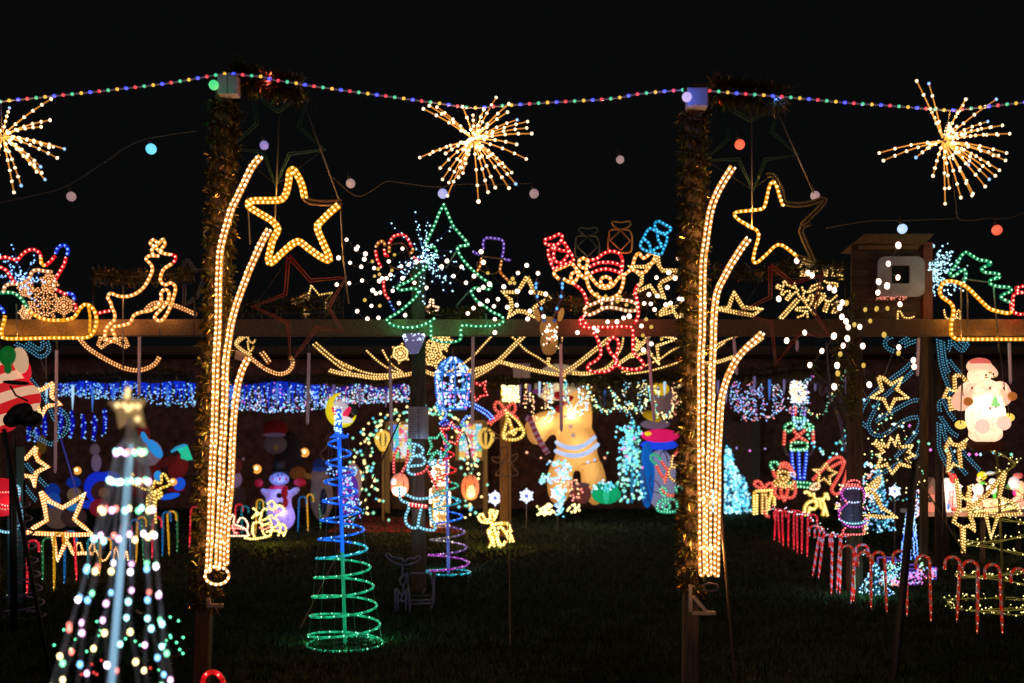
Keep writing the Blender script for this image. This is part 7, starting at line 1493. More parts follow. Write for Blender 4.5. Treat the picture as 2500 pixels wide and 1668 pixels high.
# neon snowman on the centre post
ND = 10.5
figure('neon_snowman', 'cyan neon snowman with red scarf on the centre post', 'snowman outline', B4, ND, [
    ('ice', [(870, 262), (950, 262), (1020, 290), (1045, 330), (1025, 370), (960, 382)]), ('ice', [(955, 385), (1040, 395), (1065, 435), (1040, 475), (960, 485), (880, 492), (915, 440), (940, 370), (955, 290)]), ('ice', [(895, 492), (890, 540), (925, 568), (965, 570)]),
    ('redc', [(962, 572), (1030, 555), (1080, 515), (1092, 480)]), ('redc', [(1100, 540), (1130, 600), (1165, 660), (1195, 740)]), ('ice', [(1105, 440), (1125, 480), (1160, 470), (1170, 430), (1130, 430)]), ('redc', [(895, 320), (890, 400), (870, 480)]), ('redc', [(820, 570), (850, 510), (875, 480)]), ('redc', [(755, 385), (748, 470), (750, 560)]), ('redc', [(800, 300), (770, 340), (755, 385)]),
    ('ice', [(805, 700), (808, 790), (835, 840), (895, 862), (898, 920), (872, 980), (870, 1050), (905, 1095), (960, 1112), (990, 1090), (1000, 1020), (1015, 950), (1030, 895)]), ('ice', [(992, 1092), (1040, 1118), (1100, 1130), (1160, 1130), (1165, 1085), (1130, 1030), (1115, 960), (1110, 900)]), ('ice', [(860, 765), (950, 808), (1040, 815), (1130, 800), (1190, 765)]), ('ice', [(1195, 770), (1230, 800), (1225, 850), (1170, 880)]), ('red', [(905, 862), (980, 876), (1090, 888)], dict(br=3.4)), ('red', [(905, 880), (980, 894), (1090, 900)])], tr=2.7, br=2.3, sp=8)
figure('neon_star', 'mint neon star right of the paper notice', 'star', B4, 12.0, [('mint', [(1100, 200), (1180, 205), (1220, 150), (1265, 230), (1330, 290), (1275, 330), (1250, 390), (1180, 350), (1090, 370), (1130, 285)], dict(sharp=True, closed=True)), ('mint', [(1190, 330), (1130, 400), (1110, 440)]), ('ice', [(1220, 340), (1225, 420), (1215, 470)])], tr=2.7, br=2.3, sp=7)
figure('neon_star', 'red neon star right of the mint neon star', 'star', B4, 12.2, [('red', [(1220, 110), (1295, 115), (1330, 35), (1365, 105), (1440, 140), (1395, 200), (1385, 270), (1315, 240), (1250, 262), (1265, 190)], dict(sharp=True, closed=True)), ('violet', [(1240, 80), (1300, 60), (1350, 90), (1420, 100)]), ('blue', [(1210, 60), (1260, 20), (1300, 40)])], tr=2.7, br=2.3, sp=7)
figure('neon_loop', 'blue neon swirl beneath the LED lantern', 'rope light', B3, 12.6, [('blue', [(1380, 880), (1450, 930), (1490, 990), (1460, 1070), (1420, 1110)]), ('blue', [(1750, 1020), (1700, 1040), (1670, 1080), (1660, 1110)]), ('blue', [(1700, 880), (1780, 900), (1860, 940), (1950, 1000), (2000, 1060)], dict(dbl=4)), ('aqua', [(1390, 900), (1400, 960), (1440, 1000)])], tr=2.3, br=2.8, sp=6)
figure('neon_star', 'red neon star right of the blue LED lantern', 'star', B3, 14.5, [('red', [(1790, 640), (1860, 680), (1925, 635), (1910, 720), (1945, 790), (1870, 800), (1815, 860), (1790, 780), (1730, 720), (1785, 710)], dict(sharp=True, closed=True))], tr=2.5, br=2, sp=9)
# pink unlit angel on the orange post
figure('wire_angel', 'pinkish unlit wire angel on the orange lit post', 'angel frame', B4, 16.1, [('pink', [(1830, 375), (1820, 330), (1845, 300), (1885, 305), (1900, 345), (1880, 380)]), ('pink', [(1880, 385), (1940, 385), (1985, 360), (2000, 380), (1970, 430), (1910, 460)]), ('pink', [(1835, 385), (1790, 400), (1740, 395), (1745, 430), (1790, 450), (1860, 460)]), ('pink', [(1850, 400), (1825, 500), (1782, 560), (1790, 580), (1880, 590), (1980, 580), (2000, 550), (1960, 510), (1930, 440)]), ('pink', [(1860, 470), (1850, 420), (1890, 410)])], tr=1.7)
figure('wire_figure', 'pinkish unlit wire star left of the spiral tree', 'star frame', B4, 14, [('pink', [(60, 240), (85, 170), (100, 235), (40, 330), (5, 360), (45, 430)]), ('pink', [(310, 310), (330, 330), (300, 390), (250, 420)])], tr=1.3)

# gold bell, ribbons and gold lamp cluster near the deer
gc = thing('gold_lamp_cluster', 'dense golden lamp cluster hanging right of the blue lantern', 'light cluster', at(*B3((2200, 860)), 14.6))
m = MB(); m2 = MB(); R_ = random.Random(31); kq = .22128 * 14.6 / F; c = at(*B3((2200, 770)), 14.6)
for i in range(7): x = -85 + i * 28; m2.tube([c + Vector((x * kq, 0, 75 * kq)), c + Vector(((x + R_.uniform(-15, 15)) * kq, -.02, 0)), c + Vector((x * .8 * kq, 0, -90 * kq))], 11 * kq, 5)
for _ in range(230): m.octa(c + Vector((R_.uniform(-95, 90) * kq, R_.uniform(-.12, .02), R_.uniform(-95, 80) * kq)), R_.uniform(.010, .019))
m2.build('ropes', tube_mat('lemon'), gc); m.build('cluster_lamps', bulb_mat('lemon'), gc, kind='stuff')
figure('rope_bell', 'golden rope bell with a pink bow on the orange lit post', 'bell outline', B3, 14.4, [
    ('lemon', [(2140, 960), (2165, 1040), (2145, 1130), (2118, 1220), (2130, 1265), (2190, 1280), (2260, 1278), (2320, 1250), (2345, 1200), (2325, 1150), (2275, 1075), (2215, 1020), (2160, 970)]), ('lemon', [(2130, 1240), (2200, 1190), (2280, 1165), (2330, 1165)]), ('lemon', [(2185, 1060), (2205, 1130), (2225, 1180)]), ('lemon', [(2235, 1178), (2252, 1205), (2232, 1228), (2210, 1205)], dict(closed=True)),
    ('salmon', [(2135, 950), (2080, 880), (2040, 870), (2025, 930), (2070, 980), (2135, 965)]), ('salmon', [(2150, 945), (2210, 880), (2245, 890), (2250, 960), (2200, 1000), (2150, 965)]), ('salmon', [(2130, 970), (2060, 1030), (2000, 1070), (1960, 1110)], dict(dbl=3)), ('salmon', [(2170, 970), (2230, 1010), (2290, 1060)])], tr=3.2, br=2.6, sp=7)
figure('wire_bell', 'dim pink wire bell left of the golden rope bell', 'bell outline', B3, 14.8, [('pink', [(2010, 1110), (1960, 1150), (1925, 1200), (2000, 1190), (2060, 1230), (2100, 1245)]), ('pink', [(2000, 1255), (2060, 1265), (2110, 1270)])], tr=1.8)
ha = thing('gold_lamp_cluster', 'white and gold knotted lamp cluster above the rope soldier', 'light cluster', at(*C4((1470, 860)), 15.2))
kq = .19574 * 15.2 / F; m = MB(); m2 = MB(); c = at(*C4((1465, 700)), 15.2)
for i in range(9): m2.tube([c + Vector((R_.uniform(-110, 100) * kq, R_.uniform(-.05, .05), R_.uniform(60, 140) * kq)), c + Vector((R_.uniform(-110, 110) * kq, -.03, 0)), c + Vector((R_.uniform(-60, 60) * kq, 0, -R_.uniform(90, 150) * kq))], 13 * kq, 5)
for _ in range(120): m.octa(c + Vector((R_.uniform(-115, 120) * kq, R_.uniform(-.12, .0), R_.uniform(-150, 140) * kq)), R_.uniform(.008, .017))
m2.build('ropes', principled('cream_rope', (.8, .55, .3), .4, emit=(1, .72, .42), es=.85), ha); m.build('cluster_lamps', bulb_mat('white'), ha, kind='stuff')

# wire lanterns and blow mould lanterns by the porch
def wire_lantern(label, x, y, rx, ry, D, pole):
    r = thing('wire_lantern', label, 'lantern', at(x, pole, D), 'wire lanterns by the porch'); kq = D / F; c = at(x, y, D); m = MB(); b2 = MB()
    for i in range(8):
        a = i * math.pi / 4; p = [c + Vector((math.cos(a) * rx * s_ * kq, math.sin(a) * rx * s_ * kq, z * ry * kq)) for s_, z in ((.15, 1), (.7, .72), (1, .3), (.85, -.3), (.35, -.9), (.15, -1))]
        m.tube(p, 2.3 * kq, 5, ulen=6 * kq); [b2.octa(q, 2.6 * kq) for q in along(p, 6 * kq)]
    m.build('cage', tube_mat('lemon'), r); b2.build('cage_lamps', bulb_mat('lemon'), r, kind='stuff')
    m = MB(); m.tube([c + Vector((0, 0, -ry * kq)), (c.x, c.y, 0)], .022, 6); m.build('stand', principled('porch_pine', (0, 0, 0)), r)
wire_lantern('lemon wire lantern left of the porch windows', 935, 1076, 19, 24, 19.5, 1262); wire_lantern('lemon wire lantern right of the porch windows', 1186, 1070, 20, 24, 19.5, 1262)
def mould(label, x, y, rx, ry, D, parts):
    r = thing('glowing_lantern', label, 'lantern', at(x, y + ry, D), 'glowing plastic lanterns'); kq = D / F
    m = MB(); m.lathe(at(x, y, D), [(rx * kq * s_, z * ry * kq) for s_, z in ((.25, -1), (.7, -.85), (.97, -.4), (1, .1), (.9, .5), (.6, .85), (.2, 1))], 18)
    m.build('shade', parts[0], r); inner_or_added_light(r, at(x, y + ry * 1.5, D - .3), (1, .45, .15), 14, .1)  # lamp added below and before the shade to cast the lantern's light
    for nm, dx, dy, ax, az, mt in parts[1:]:
        m = MB(); m.ball(at(x + dx, y + dy, D) + Vector((0, -rx * kq * .62, 0)), (ax * kq, rx * .45 * kq, az * kq), 10, 8); m.build(nm, mt, r)
    m = MB()
    for j in range(6): a = j * 1.047; m.tube([at(x, y, D) + Vector((math.cos(a) * rx * s_ * kq * 1.03, math.sin(a) * rx * s_ * kq * 1.03, z * ry * kq)) for s_, z in ((.3, -1), (.97, -.4), (1, .1), (.6, .85), (.2, 1))], .008, 4)
    m.tube([at(x, y - ry, D), at(x, y - ry - 60, D)], .01, 4); m.build('ribs', M_METAL, r)
mould('glowing lantern with red top and white hot base left of the centre post', 976, 1184, 22, 29, 17.0, [principled('mould_pink', (.8, .3, .2), .4, emit=(1, .30, .18), es=.85), ('glow_spot', 0, 12, 17, 14, glow('mould_white', (1, .85, .5), 5)), ('patch', -12, -8, 8, 9, glow('mould_pale', (.8, .85, 1), .9))])
mould('glowing orange lantern with red rim right of the centre post', 1148, 1190, 22, 31, 17.0, [principled('mould_orange', (.8, .25, .1), .4, emit=(1, .25, .08), es=.75), ('glow_spot', 2, 6, 13, 20, glow('mould_warm', (1, .55, .2), 1.6))])
# gold nutcracker lantern figure beside the post
nc = thing('golden_nutcracker', 'golden lattice nutcracker figure glowing behind the centre post', 'nutcracker', at(*B4((1215, 1105)), 15.5))
kq = .24237 * 15.5 / F; m = MB(); b2 = MB(); c = at(*B4((1215, 760)), 15.5)
m.lathe((c.x, c.y, c.z - 340 * kq), [(95 * kq, 0), (90 * kq, 60 * kq), (55 * kq, 90 * kq), (50 * kq, 240 * kq), (95 * kq, 280 * kq), (100 * kq, 380 * kq), (55 * kq, 420 * kq), (60 * kq, 460 * kq), (80 * kq, 500 * kq), (75 * kq, 590 * kq), (45 * kq, 630 * kq), (15 * kq, 680 * kq)], 14)
m.build('body', principled('gold_body', (.55, .30, .12), .4, emit=(1, .50, .18), es=.42), nc)
for _ in range(260):
    z = R_.uniform(-330, 330); w_ = 92 if z < -260 else 55 if z < -100 else 98 if z < 40 else 60 if z < 120 else 80; a = R_.uniform(-3.14, 0); b2.octa((c.x + math.cos(a) * w_ * kq, c.y + math.sin(a) * w_ * kq * .9, c.z + z * kq), R_.uniform(.012, .024))
b2.build('body_lamps', bulb_mat('cream'), nc, kind='stuff'); inner_or_added_light(nc, c + Vector((0, -.4, -.9)), (1, .25, .12), 20, .1); inner_or_added_light(nc, c + Vector((-.8, .8, -1.0)), (1, .08, .07), 45, .1); inner_or_added_light(nc, c + Vector((.2, 1.6, -1.1)), (1, .10, .07), 30, .1)  # lamps added outside the figure to throw red light on the path
for dx in (-60, 0, 55):
    m = MB(); m.tube([c + Vector((dx * kq, -.2, -330 * kq)), c + Vector((dx * kq, -.25, -60 * kq))], 9 * kq, 5, ulen=.06); m.build('lamp_column', tube_mat('lemon'), nc)

# teal cone tree and blue trees
def cone_lights(label, x, ybase, ytop, hw, cols, n, size, D, seed, shape=1., name='pin_light_tree', group='cone light trees', leafmat=None):
    R = random.Random(seed); r = thing(name, label, 'light tree', at(x, ybase, D), group); kq = D / F; M = {}
    H = (ybase - ytop) * kq; b0 = at(x, ybase, D); b0.z = max(b0.z, 0)
    for _ in range(n):
        t = R.random() ** 1.3 * .97; rr_ = hw * kq * (1 - t) ** shape * R.uniform(.55, 1.05); a = R.uniform(0, 6.283)
        M.setdefault(R.choice(cols), MB()).octa((b0.x + math.cos(a) * rr_, b0.y + math.sin(a) * rr_, b0.z + H * (t * .97 + .02)), R.uniform(*size) * kq)
    for c, m in M.items(): m.build('tree_lamps', bulb_mat(c), r, kind='stuff')
    m = MB(); m.tube([b0, b0 + Vector((0, 0, H))], 3.2 * kq, 8); m.build('pole', principled('pole_cyan', (.05, .25, .4), .4, emit=(.02, .25, .6), es=.4), r)
    if leafmat:
        m = MB()
        for _ in range(900):
            t = R.random() ** 1.2; rr_ = hw * kq * (1 - t) ** shape * R.uniform(.1, .92); a = R.uniform(0, 6.283); p = Vector((b0.x + math.cos(a) * rr_, b0.y + math.sin(a) * rr_, b0.z + H * t)); s_ = 7 * kq
            m.add([p, p + Vector((R.uniform(-s_, s_), R.uniform(-s_, s_), R.uniform(-s_, s_) * .5)), p + Vector((R.uniform(-s_, s_), R.uniform(-s_, s_), R.uniform(-s_, s_) * .5))], [(0, 1, 2)])
        m.build('foliage', leafmat, r, kind='stuff', smooth=False)
    else:
        m = MB()
        for j in range(14): a = j * 6.283 / 14; m.tube([b0 + Vector((math.cos(a) * hw * kq, math.sin(a) * hw * kq, 0)), b0 + Vector((0, 0, H))], .006, 3)
        m.build('strings', principled('grey_string', (0, 0, 0)), r)
    return r
def R7(p): return B7(p)
ct = cone_lights('teal pin light cone tree beside the gingerbread inflatable', 1543, 1228, 1018, 44, ['aqua', 'aqua', 'mint', 'mint', 'ice'], 150, (3.0, 4.4), 17.2, 5, .8)
m = MB(); RR = random.Random(8); M = {}
for _ in range(170):
    y = RR.uniform(1040, 1145); hw_ = 38 * (.55 + .45 * (y - 1030) / 110); M.setdefault(RR.choice(['aqua', 'mint', 'aqua', 'aqua', 'ice', 'magenta'] if RR.random() < .5 else ['aqua', 'mint']), MB()).octa(at(1538 + RR.gauss(0, .5) * hw_, y, 17.2 + RR.uniform(-.3, .3)), RR.uniform(2.8, 4.4) * 17.2 / F)
for c, mm2 in M.items(): mm2.build('tree_lamps', bulb_mat(c), ct, kind='stuff')
gp = bpy.data.objects.new('x', None) if False else None
M_FIR = principled('blue_fir', (.02, .10, .10), .6)
cone_lights('bright white-cyan lit fir tree right of the right arch', 1778, 1253, 1090, 48, ['ice', 'aqua', 'ice', 'aqua'], 560, (2.8, 4.2), 20.5, 6, .75, 'lit_fir_tree', 'lit fir trees', M_FIR)
cone_lights('short white-cyan lit fir tree beside the brick pier', 1812, 1253, 1160, 28, ['ice', 'aqua', 'aqua'], 180, (2.8, 4.0), 20.2, 7, .7, 'lit_fir_tree', 'lit fir trees', M_FIR)
cone_lights('dark blue lit fir tree behind the net snowman', 2145, 1300, 1140, 40, ['blue', 'aqua', 'ice', 'aqua'], 230, (1.8, 3.2), 14.0, 8, .8, 'lit_fir_tree', 'lit fir trees', M_FIR)
cone_lights('small blue lit shrub tree behind the near candy canes', 2138, 1455, 1375, 42, ['aqua', 'ice', 'blue', 'ice'], 150, (1.8, 3.2), 10.6, 9, .8, 'lit_fir_tree', 'lit fir trees', M_FIR)
inner_or_added_light(bpy.data.objects['light_tepee'] if 'light_tepee' in bpy.data.objects else bpy.data.objects['lit_fir_tree.003'], at(2120, 1450, 10.2) + Vector((0, 0, .12)), (.2, 1, .75), 3, .1)  # added lamp beside the shrub for the teal glow on the grass
# slanted LED tepee of blue and white strings
tp_ = thing('light_tepee', 'leaning tepee of blue and white light strings behind the black pipe', 'light tree', at(2215, 1360, 12.3)); M = {}; kq = 12.3 / F; R_ = random.Random(3); W = MB()
for x0, x1 in ((2212, 2198), (2216, 2204), (2222, 2210), (2226, 2232), (2230, 2240), (2218, 2222)):
    a, b2_ = at(x0 + 2, 1250, 12.3), at(x1, 1365, 12.2 + R_.uniform(-.2, .2)); b2_.z = max(b2_.z, .01); W.tube([a, b2_], .006, 4)
    for i, p in enumerate(along([a, b2_], 4.2 * kq)): M.setdefault('ice' if i < 13 else 'blue', MB()).octa(p + Vector((R_.uniform(-.012, .012), -.01, 0)), R_.uniform(1.6, 2.8) * kq)
for i in range(70): M.setdefault(R_.choice(['white', 'blue', 'ice', 'red']), MB()).octa(at(2240 + R_.gauss(0, 6), R_.uniform(1196, 1262), 12.3), R_.uniform(1.8, 3.4) * kq)
for c, m in M.items(): m.build('string_lamps', bulb_mat(c), tp_, kind='stuff')
W.build('strings', M_BG, tp_)
# magenta and green light train
lt = thing('light_train', 'magenta, blue and green light train low on the lawn', 'light train', at(2225, 1430, 11.2)); kq = 11.2 / F
for (cx, cy, rx, ry, cols, n, nm) in ((2185, 1400, 22, 32, ['green', 'aqua', 'blue', 'mint'], 150, 'engine_lamps'), (2165, 1418, 22, 12, ['magenta', 'ice', 'redc'], 60, 'wheel_lamps'), (2228, 1412, 30, 16, ['magenta', 'blue', 'violet', 'magenta'], 140, 'wagon_lamps'), (2262, 1400, 24, 14, ['magenta', 'blue', 'redc', 'magenta'], 120, 'wagon_lamps'), (2250, 1378, 6, 20, ['green', 'mint'], 30, 'funnel_lamps'), (2190, 1425, 14, 8, ['redc', 'magenta'], 50, 'wheel_lamps')):
    M = {}
    for _ in range(n): M.setdefault(R_.choice(cols), MB()).octa(at(cx + R_.uniform(-rx, rx), cy + R_.uniform(-ry, ry), 11.2 + R_.uniform(-.15, .15)), R_.uniform(1.4, 2.8) * kq)
    for c, m in M.items(): m.build(nm, bulb_mat(c), lt, kind='stuff')
m = MB()
for x0, y0, x1, y1 in ((2163, 1368, 2207, 1432), (2200, 1396, 2258, 1428), (2240, 1386, 2286, 1414)):
    p = [at(x, y, 11.25) for x, y in ((x0, y0), (x1, y0), (x1, y1), (x0, y1), (x0, y0))]; m.tube(p, .008, 5); m.tube([q + Vector((0, .25, 0)) for q in p], .008, 5)
m.build('wire_frame', tube_mat('violet'), lt)

# rope soldier, small santa, comet star, present, at the end of the red canes
ZD = 15.6
figure('rope_soldier', 'rope light toy soldier with green shoulders and blue legs', 'soldier outline', C4, ZD, [
    ('ice', [(1418, 1010), (1425, 1080), (1450, 1130), (1490, 1155), (1530, 1120), (1548, 1060), (1548, 1005)]), ('ice', [(1425, 1060), (1480, 1070), (1540, 1058)]), ('green', [(1420, 1022), (1480, 1030), (1540, 1022)]), ('red', [(1440, 880), (1438, 940), (1430, 1000)]), ('violet', [(1410, 930), (1412, 1000)]), ('violet', [(1555, 940), (1552, 1000)]),
    ('green', [(1420, 1095), (1360, 1095), (1310, 1130), (1315, 1180), (1370, 1190), (1415, 1150)], dict(closed=True)), ('green', [(1545, 1090), (1600, 1095), (1655, 1130), (1650, 1175), (1600, 1185), (1550, 1140)], dict(closed=True)), ('salmon', [(1305, 1190), (1302, 1290), (1295, 1370)]), ('salmon', [(1662, 1190), (1662, 1290), (1665, 1350)]),
    ('salmon', [(1405, 1165), (1480, 1250), (1590, 1325)]), ('salmon', [(1575, 1165), (1480, 1245), (1380, 1335)]), ('green', [(1390, 1330), (1500, 1330), (1585, 1330), (1590, 1410), (1490, 1420), (1380, 1415), (1385, 1345)], dict(sharp=True)), ('green', [(1385, 1425), (1590, 1425)], dict(sharp=True)),
    ('blue', [(1395, 1440), (1400, 1560), (1420, 1700), (1430, 1810)]), ('blue', [(1480, 1440), (1485, 1620), (1495, 1800)]), ('blue', [(1580, 1440), (1570, 1560), (1555, 1700), (1545, 1800)]), ('grey', [(1300, 1390), (1330, 1470), (1370, 1500)], dict(nobulb=True)), ('grey', [(1670, 1380), (1650, 1450), (1600, 1500)], dict(nobulb=True)),
    ('green', [(1345, 1860), (1400, 1830), (1500, 1830), (1600, 1835), (1680, 1870), (1600, 1890), (1480, 1880), (1400, 1890)], dict(closed=True))], tr=3.0, br=2.9, sp=8)
figure('rope_santa', 'small red and yellow rope santa beside the present box', 'santa outline', C6, 15.2, [
    ('green', [(735, 262), (710, 225), (715, 195), (745, 188), (775, 195), (785, 230)]), ('salmon', [(735, 268), (745, 310), (765, 340)]), ('salmon', [(795, 250), (800, 215), (840, 195), (885, 215), (910, 260), (905, 300)]), ('salmon', [(800, 240), (840, 230), (890, 250)]), ('salmon', [(805, 215), (850, 212), (895, 235)]),
    ('straw', [(785, 270), (775, 320), (790, 370), (830, 390), (870, 370), (885, 320), (875, 275)]), ('straw', [(800, 290), (830, 275), (865, 290)]), ('straw', [(810, 320), (830, 360), (855, 320)]), ('straw', [(745, 370), (780, 410), (850, 430), (920, 400), (940, 360)]), ('straw', [(750, 420), (810, 400), (880, 420), (930, 450)]),
    ('salmon', [(760, 420), (750, 490), (790, 530), (830, 520), (870, 530), (930, 520), (950, 450), (930, 370)]), ('salmon', [(810, 430), (815, 500), (850, 570)]), ('salmon', [(880, 430), (865, 500), (840, 560)]), ('salmon', [(895, 260), (930, 280), (940, 320)]), ('white', [(900, 290), (935, 290), (935, 320), (905, 320)], dict(closed=True))], tr=3.2, br=2.6, sp=6.5)
figure('rope_present', 'yellow rope present box with a red bow at the head of the cane row', 'present outline', C6, 15.4, [
    ('lemon', [(550, 690), (552, 600), (552, 500), (570, 470), (650, 462), (740, 465), (745, 560), (750, 600)]), ('lemon', [(575, 685), (578, 580), (580, 500)]), ('straw', [(630, 680), (630, 580), (632, 480)]), ('straw', [(670, 680), (672, 560), (660, 480)]), ('lemon', [(690, 640), (700, 560), (720, 480)]),
    ('salmon', [(640, 450), (600, 435), (560, 410), (560, 380), (590, 370), (620, 390), (645, 440)]), ('salmon', [(650, 450), (680, 400), (720, 390), (735, 430), (700, 450)]), ('salmon', [(650, 660), (670, 700), (700, 710)])], tr=3.1, br=2.8, sp=6.5)
figure('rope_comet', 'yellow star with looping red comet tail left of the net snowman', 'star', C6, 14.6, [
    ('straw', [(1240, 205), (1268, 262), (1340, 288), (1275, 330), (1280, 405), (1220, 345), (1165, 385), (1178, 300), (1115, 262), (1195, 262)], dict(sharp=True, closed=True)), ('salmon', [(1250, 200), (1310, 155), (1370, 140), (1412, 180), (1400, 240), (1360, 330), (1320, 400), (1295, 455), (1325, 495), (1380, 480), (1400, 420), (1430, 330), (1450, 260)]),
    ('salmon', [(1280, 245), (1340, 210), (1400, 185), (1450, 195)]), ('salmon', [(1115, 360), (1170, 300), (1250, 220)]), ('cream', [(1090, 440), (1130, 400), (1170, 400), (1165, 440), (1120, 450)], dict(closed=True))], tr=3.3, br=2.4, sp=6)
# net snowman on the right post
figure('net_snowman', 'white net snowman with red hat wrapped on the dark right post', 'snowman outline', C6, 10.3, [
    ('redc', [(1440, 400), (1460, 372), (1500, 362), (1550, 370), (1570, 395)]), ('redc', [(1435, 410), (1500, 400), (1570, 410)]), ('redc', [(1430, 425), (1500, 418), (1575, 428)]), ('white', [(1445, 445), (1500, 438), (1568, 448)]), ('white', [(1460, 570), (1510, 578), (1565, 570)]), ('redc', [(1425, 560), (1445, 580)]), ('ice', [(1365, 735), (1420, 765), (1500, 778), (1570, 772), (1650, 745)]),
    ('magenta', [(1420, 440), (1390, 480), (1400, 530), (1440, 560)]), ('magenta', [(1580, 440), (1610, 490), (1600, 550)]), ('magenta', [(1440, 590), (1385, 640), (1365, 700), (1380, 740), (1450, 800), (1510, 812), (1590, 800), (1640, 740)]), ('redc', [(1425, 820), (1398, 850), (1420, 880), (1500, 882), (1590, 878), (1610, 850), (1590, 820)]),
    ('lilac', [(1460, 490), (1500, 480), (1540, 510), (1500, 530), (1460, 500)], dict(tr=1)), ('lilac', [(1450, 630), (1510, 640), (1600, 630)], dict(tr=1)), ('lilac', [(1450, 690), (1510, 700), (1620, 690)], dict(tr=1)), ('lilac', [(1560, 600), (1575, 700), (1570, 790)], dict(tr=1)), ('lilac', [(1510, 600), (1505, 700), (1520, 800)], dict(tr=1))], tr=1.9, br=2.3, sp=7)
m = MB(); a = at(*C6((1508, 450)), 10.5); b2_ = at(*C6((1508, 810)), 10.5); m.tube([(a.x, 10.60, b2_.z), (a.x, 10.60, (a.z + b2_.z) / 2), (a.x, 10.60, a.z)], [.085, .095, .085], 14)
tag(m.build('snowman_sleeve', principled('white_sleeve', (.07, .08, .16), .6, emit=(.15, .2, .6), es=.05)), 'pale net sleeve round the right post inside the net snowman', 'sleeve')
for cv, x, y, R, D, lab in ((B4, 1770, 810, 17, 17.0, 'white lamp snowflake on a stick left of the orange post'), (B7, 205, 1135, 17, 17.0, 'white lamp snowflake on a stick right of the orange post'), (B7, 550, 1105, 18, 16.5, 'white lamp snowflake over the yellow letters shape'), (C7, 390, 375, 14.5, 14, 'white lamp snowflake in the right distance'), (A7, 1, 1, 0, 0, '')):
    if not R: continue
    c = cv((x, y)); r = thing('lamp_snowflake', lab, 'snowflake', at(c[0], c[1] + R, D), 'white lamp snowflakes'); kq = D / F; m = MB(); t = MB()
    for i in range(6):
        a = math.pi / 6 + i * math.pi / 3; u = (math.cos(a), math.sin(a)); v = (-u[1], u[0])
        for q in ((.35, 0), (.6, .0), (.85, 0), (.7, .28), (.7, -.28), (1, .0), (.45, .2)): m.octa(at(c[0] + (u[0] * q[0] + v[0] * q[1]) * R, c[1] + (u[1] * q[0] + v[1] * q[1]) * R, D), 2.5 * kq)
        t.tube([at(*c, D + .02), at(c[0] + u[0] * R, c[1] + u[1] * R, D + .02)], 1.8 * kq, 4)
    t.build('spokes', principled('blue_glow_bar', (.1, .15, .8), .4, emit=(.05, .12, 1), es=.8), r); m.build('lamps', bulb_mat('white'), r, kind='stuff')
    m = MB(); e = at(c[0], c[1] + R * .5, D + .04); m.tube([e, (e.x, e.y, 0)], .008, 5); m.build('stick', M_POLE, r)
for lab, cv, x, y, R in (('golden glass ball in the dark left of the blue chimney', D6, 275, 780, 9.8), ('golden glass ball touching the lemon reindeer antler', D6, 1940, 975, 9.6), ('golden glass ball left of the snowman head', D5, 390, 670, 11.5), ('golden glass ball above the snowman mitten', D5, 1068, 437, 11.5)):
    c = cv((x, y)); D = 15.0; kq = D / F; r = thing('golden_ball_lamp', lab, 'ball lamp', at(c[0], c[1] + R, D), 'golden ball lamps')
    put('globe', shared_ball(principled('gold_globe', (.7, .38, .08), .2, emit=(1, .42, .07), es=.8), 14, 10), r, None, at(*c, D), scale=(R * kq,) * 3)
    put('hot_spot', shared_ball(glow('gold_spot', (1, .75, .35), 2.2), 10, 7), r, None, at(c[0] + 1, c[1] - 2, D) + Vector((0, -R * kq * .75, 0)), scale=(R * kq * .45,) * 3)
    put('shade', shared_ball(principled('amber_shade', (.1, .03, .01), .5), 10, 7), r, None, at(c[0] - R * .62, c[1] + R * .1, D) + Vector((0, -R * kq * .55, 0)), scale=(R * kq * .42, R * kq * .4, R * kq * .5))
# colour lamps crowding over the gingerbread feet
loopstring('multicoloured lamp bundle at the left leg of the gingerbread inflatable', [[B7(p) for p in ((440, 760), (520, 780), (600, 760), (680, 800), (640, 860), (560, 840), (620, 920), (700, 960), (560, 960), (520, 940), (680, 830), (610, 800), (590, 880), (660, 900))]], 16.6, ['ice', 'ice', 'aqua', 'magenta', 'white', 'mint', 'blue'], 2.6, (2.6, 4.3), 30)
loopstring('blue lamp bundle left of the gingerbread feet', [[B7(p) for p in ((350, 970), (380, 930), (430, 910), (470, 940), (430, 990), (380, 960), (420, 940))]], 16.6, ['blue', 'ice', 'aqua', 'mint'], 2.6, (2.6, 4.0), 31)
loopstring('blue-white lamp column below the lamp snowflake at the gingerbread feet', [[B7(p) for p in ((560, 1020), (530, 1080), (600, 1150), (540, 1220), (600, 1260), (550, 1320), (590, 1340))], [B7(p) for p in ((620, 1060), (640, 1130), (590, 1200), (560, 1280))]], 16.4, ['ice', 'aqua', 'blue', 'ice'], 2.4, (2.6, 4.0), 32)
loopstring('orange and red lamp wreath between the gingerbread legs', [[B7(p) for p in ((760, 980), (700, 1000), (680, 1060), (720, 1140), (760, 1170), (800, 1120), (780, 1020), (720, 980), (630, 1050), (650, 1020))]], 16.5, ['salmon', 'amber', 'redc', 'salmon'], 4, (2.2, 3.6), 33)
loopstring('yellow lamp zigzag on the lawn below the gingerbread inflatable', [[B7(p) for p in ((325, 1230), (360, 1290), (380, 1330), (400, 1250), (440, 1240), (420, 1320), (450, 1250), (490, 1290), (470, 1320), (350, 1330))], [B7(p) for p in ((670, 1280), (690, 1250), (730, 1245), (780, 1260), (760, 1295), (700, 1300))]], 16.2, ['lemon', 'gold', 'lemon'], 2.6, (2.6, 3.8), 34)
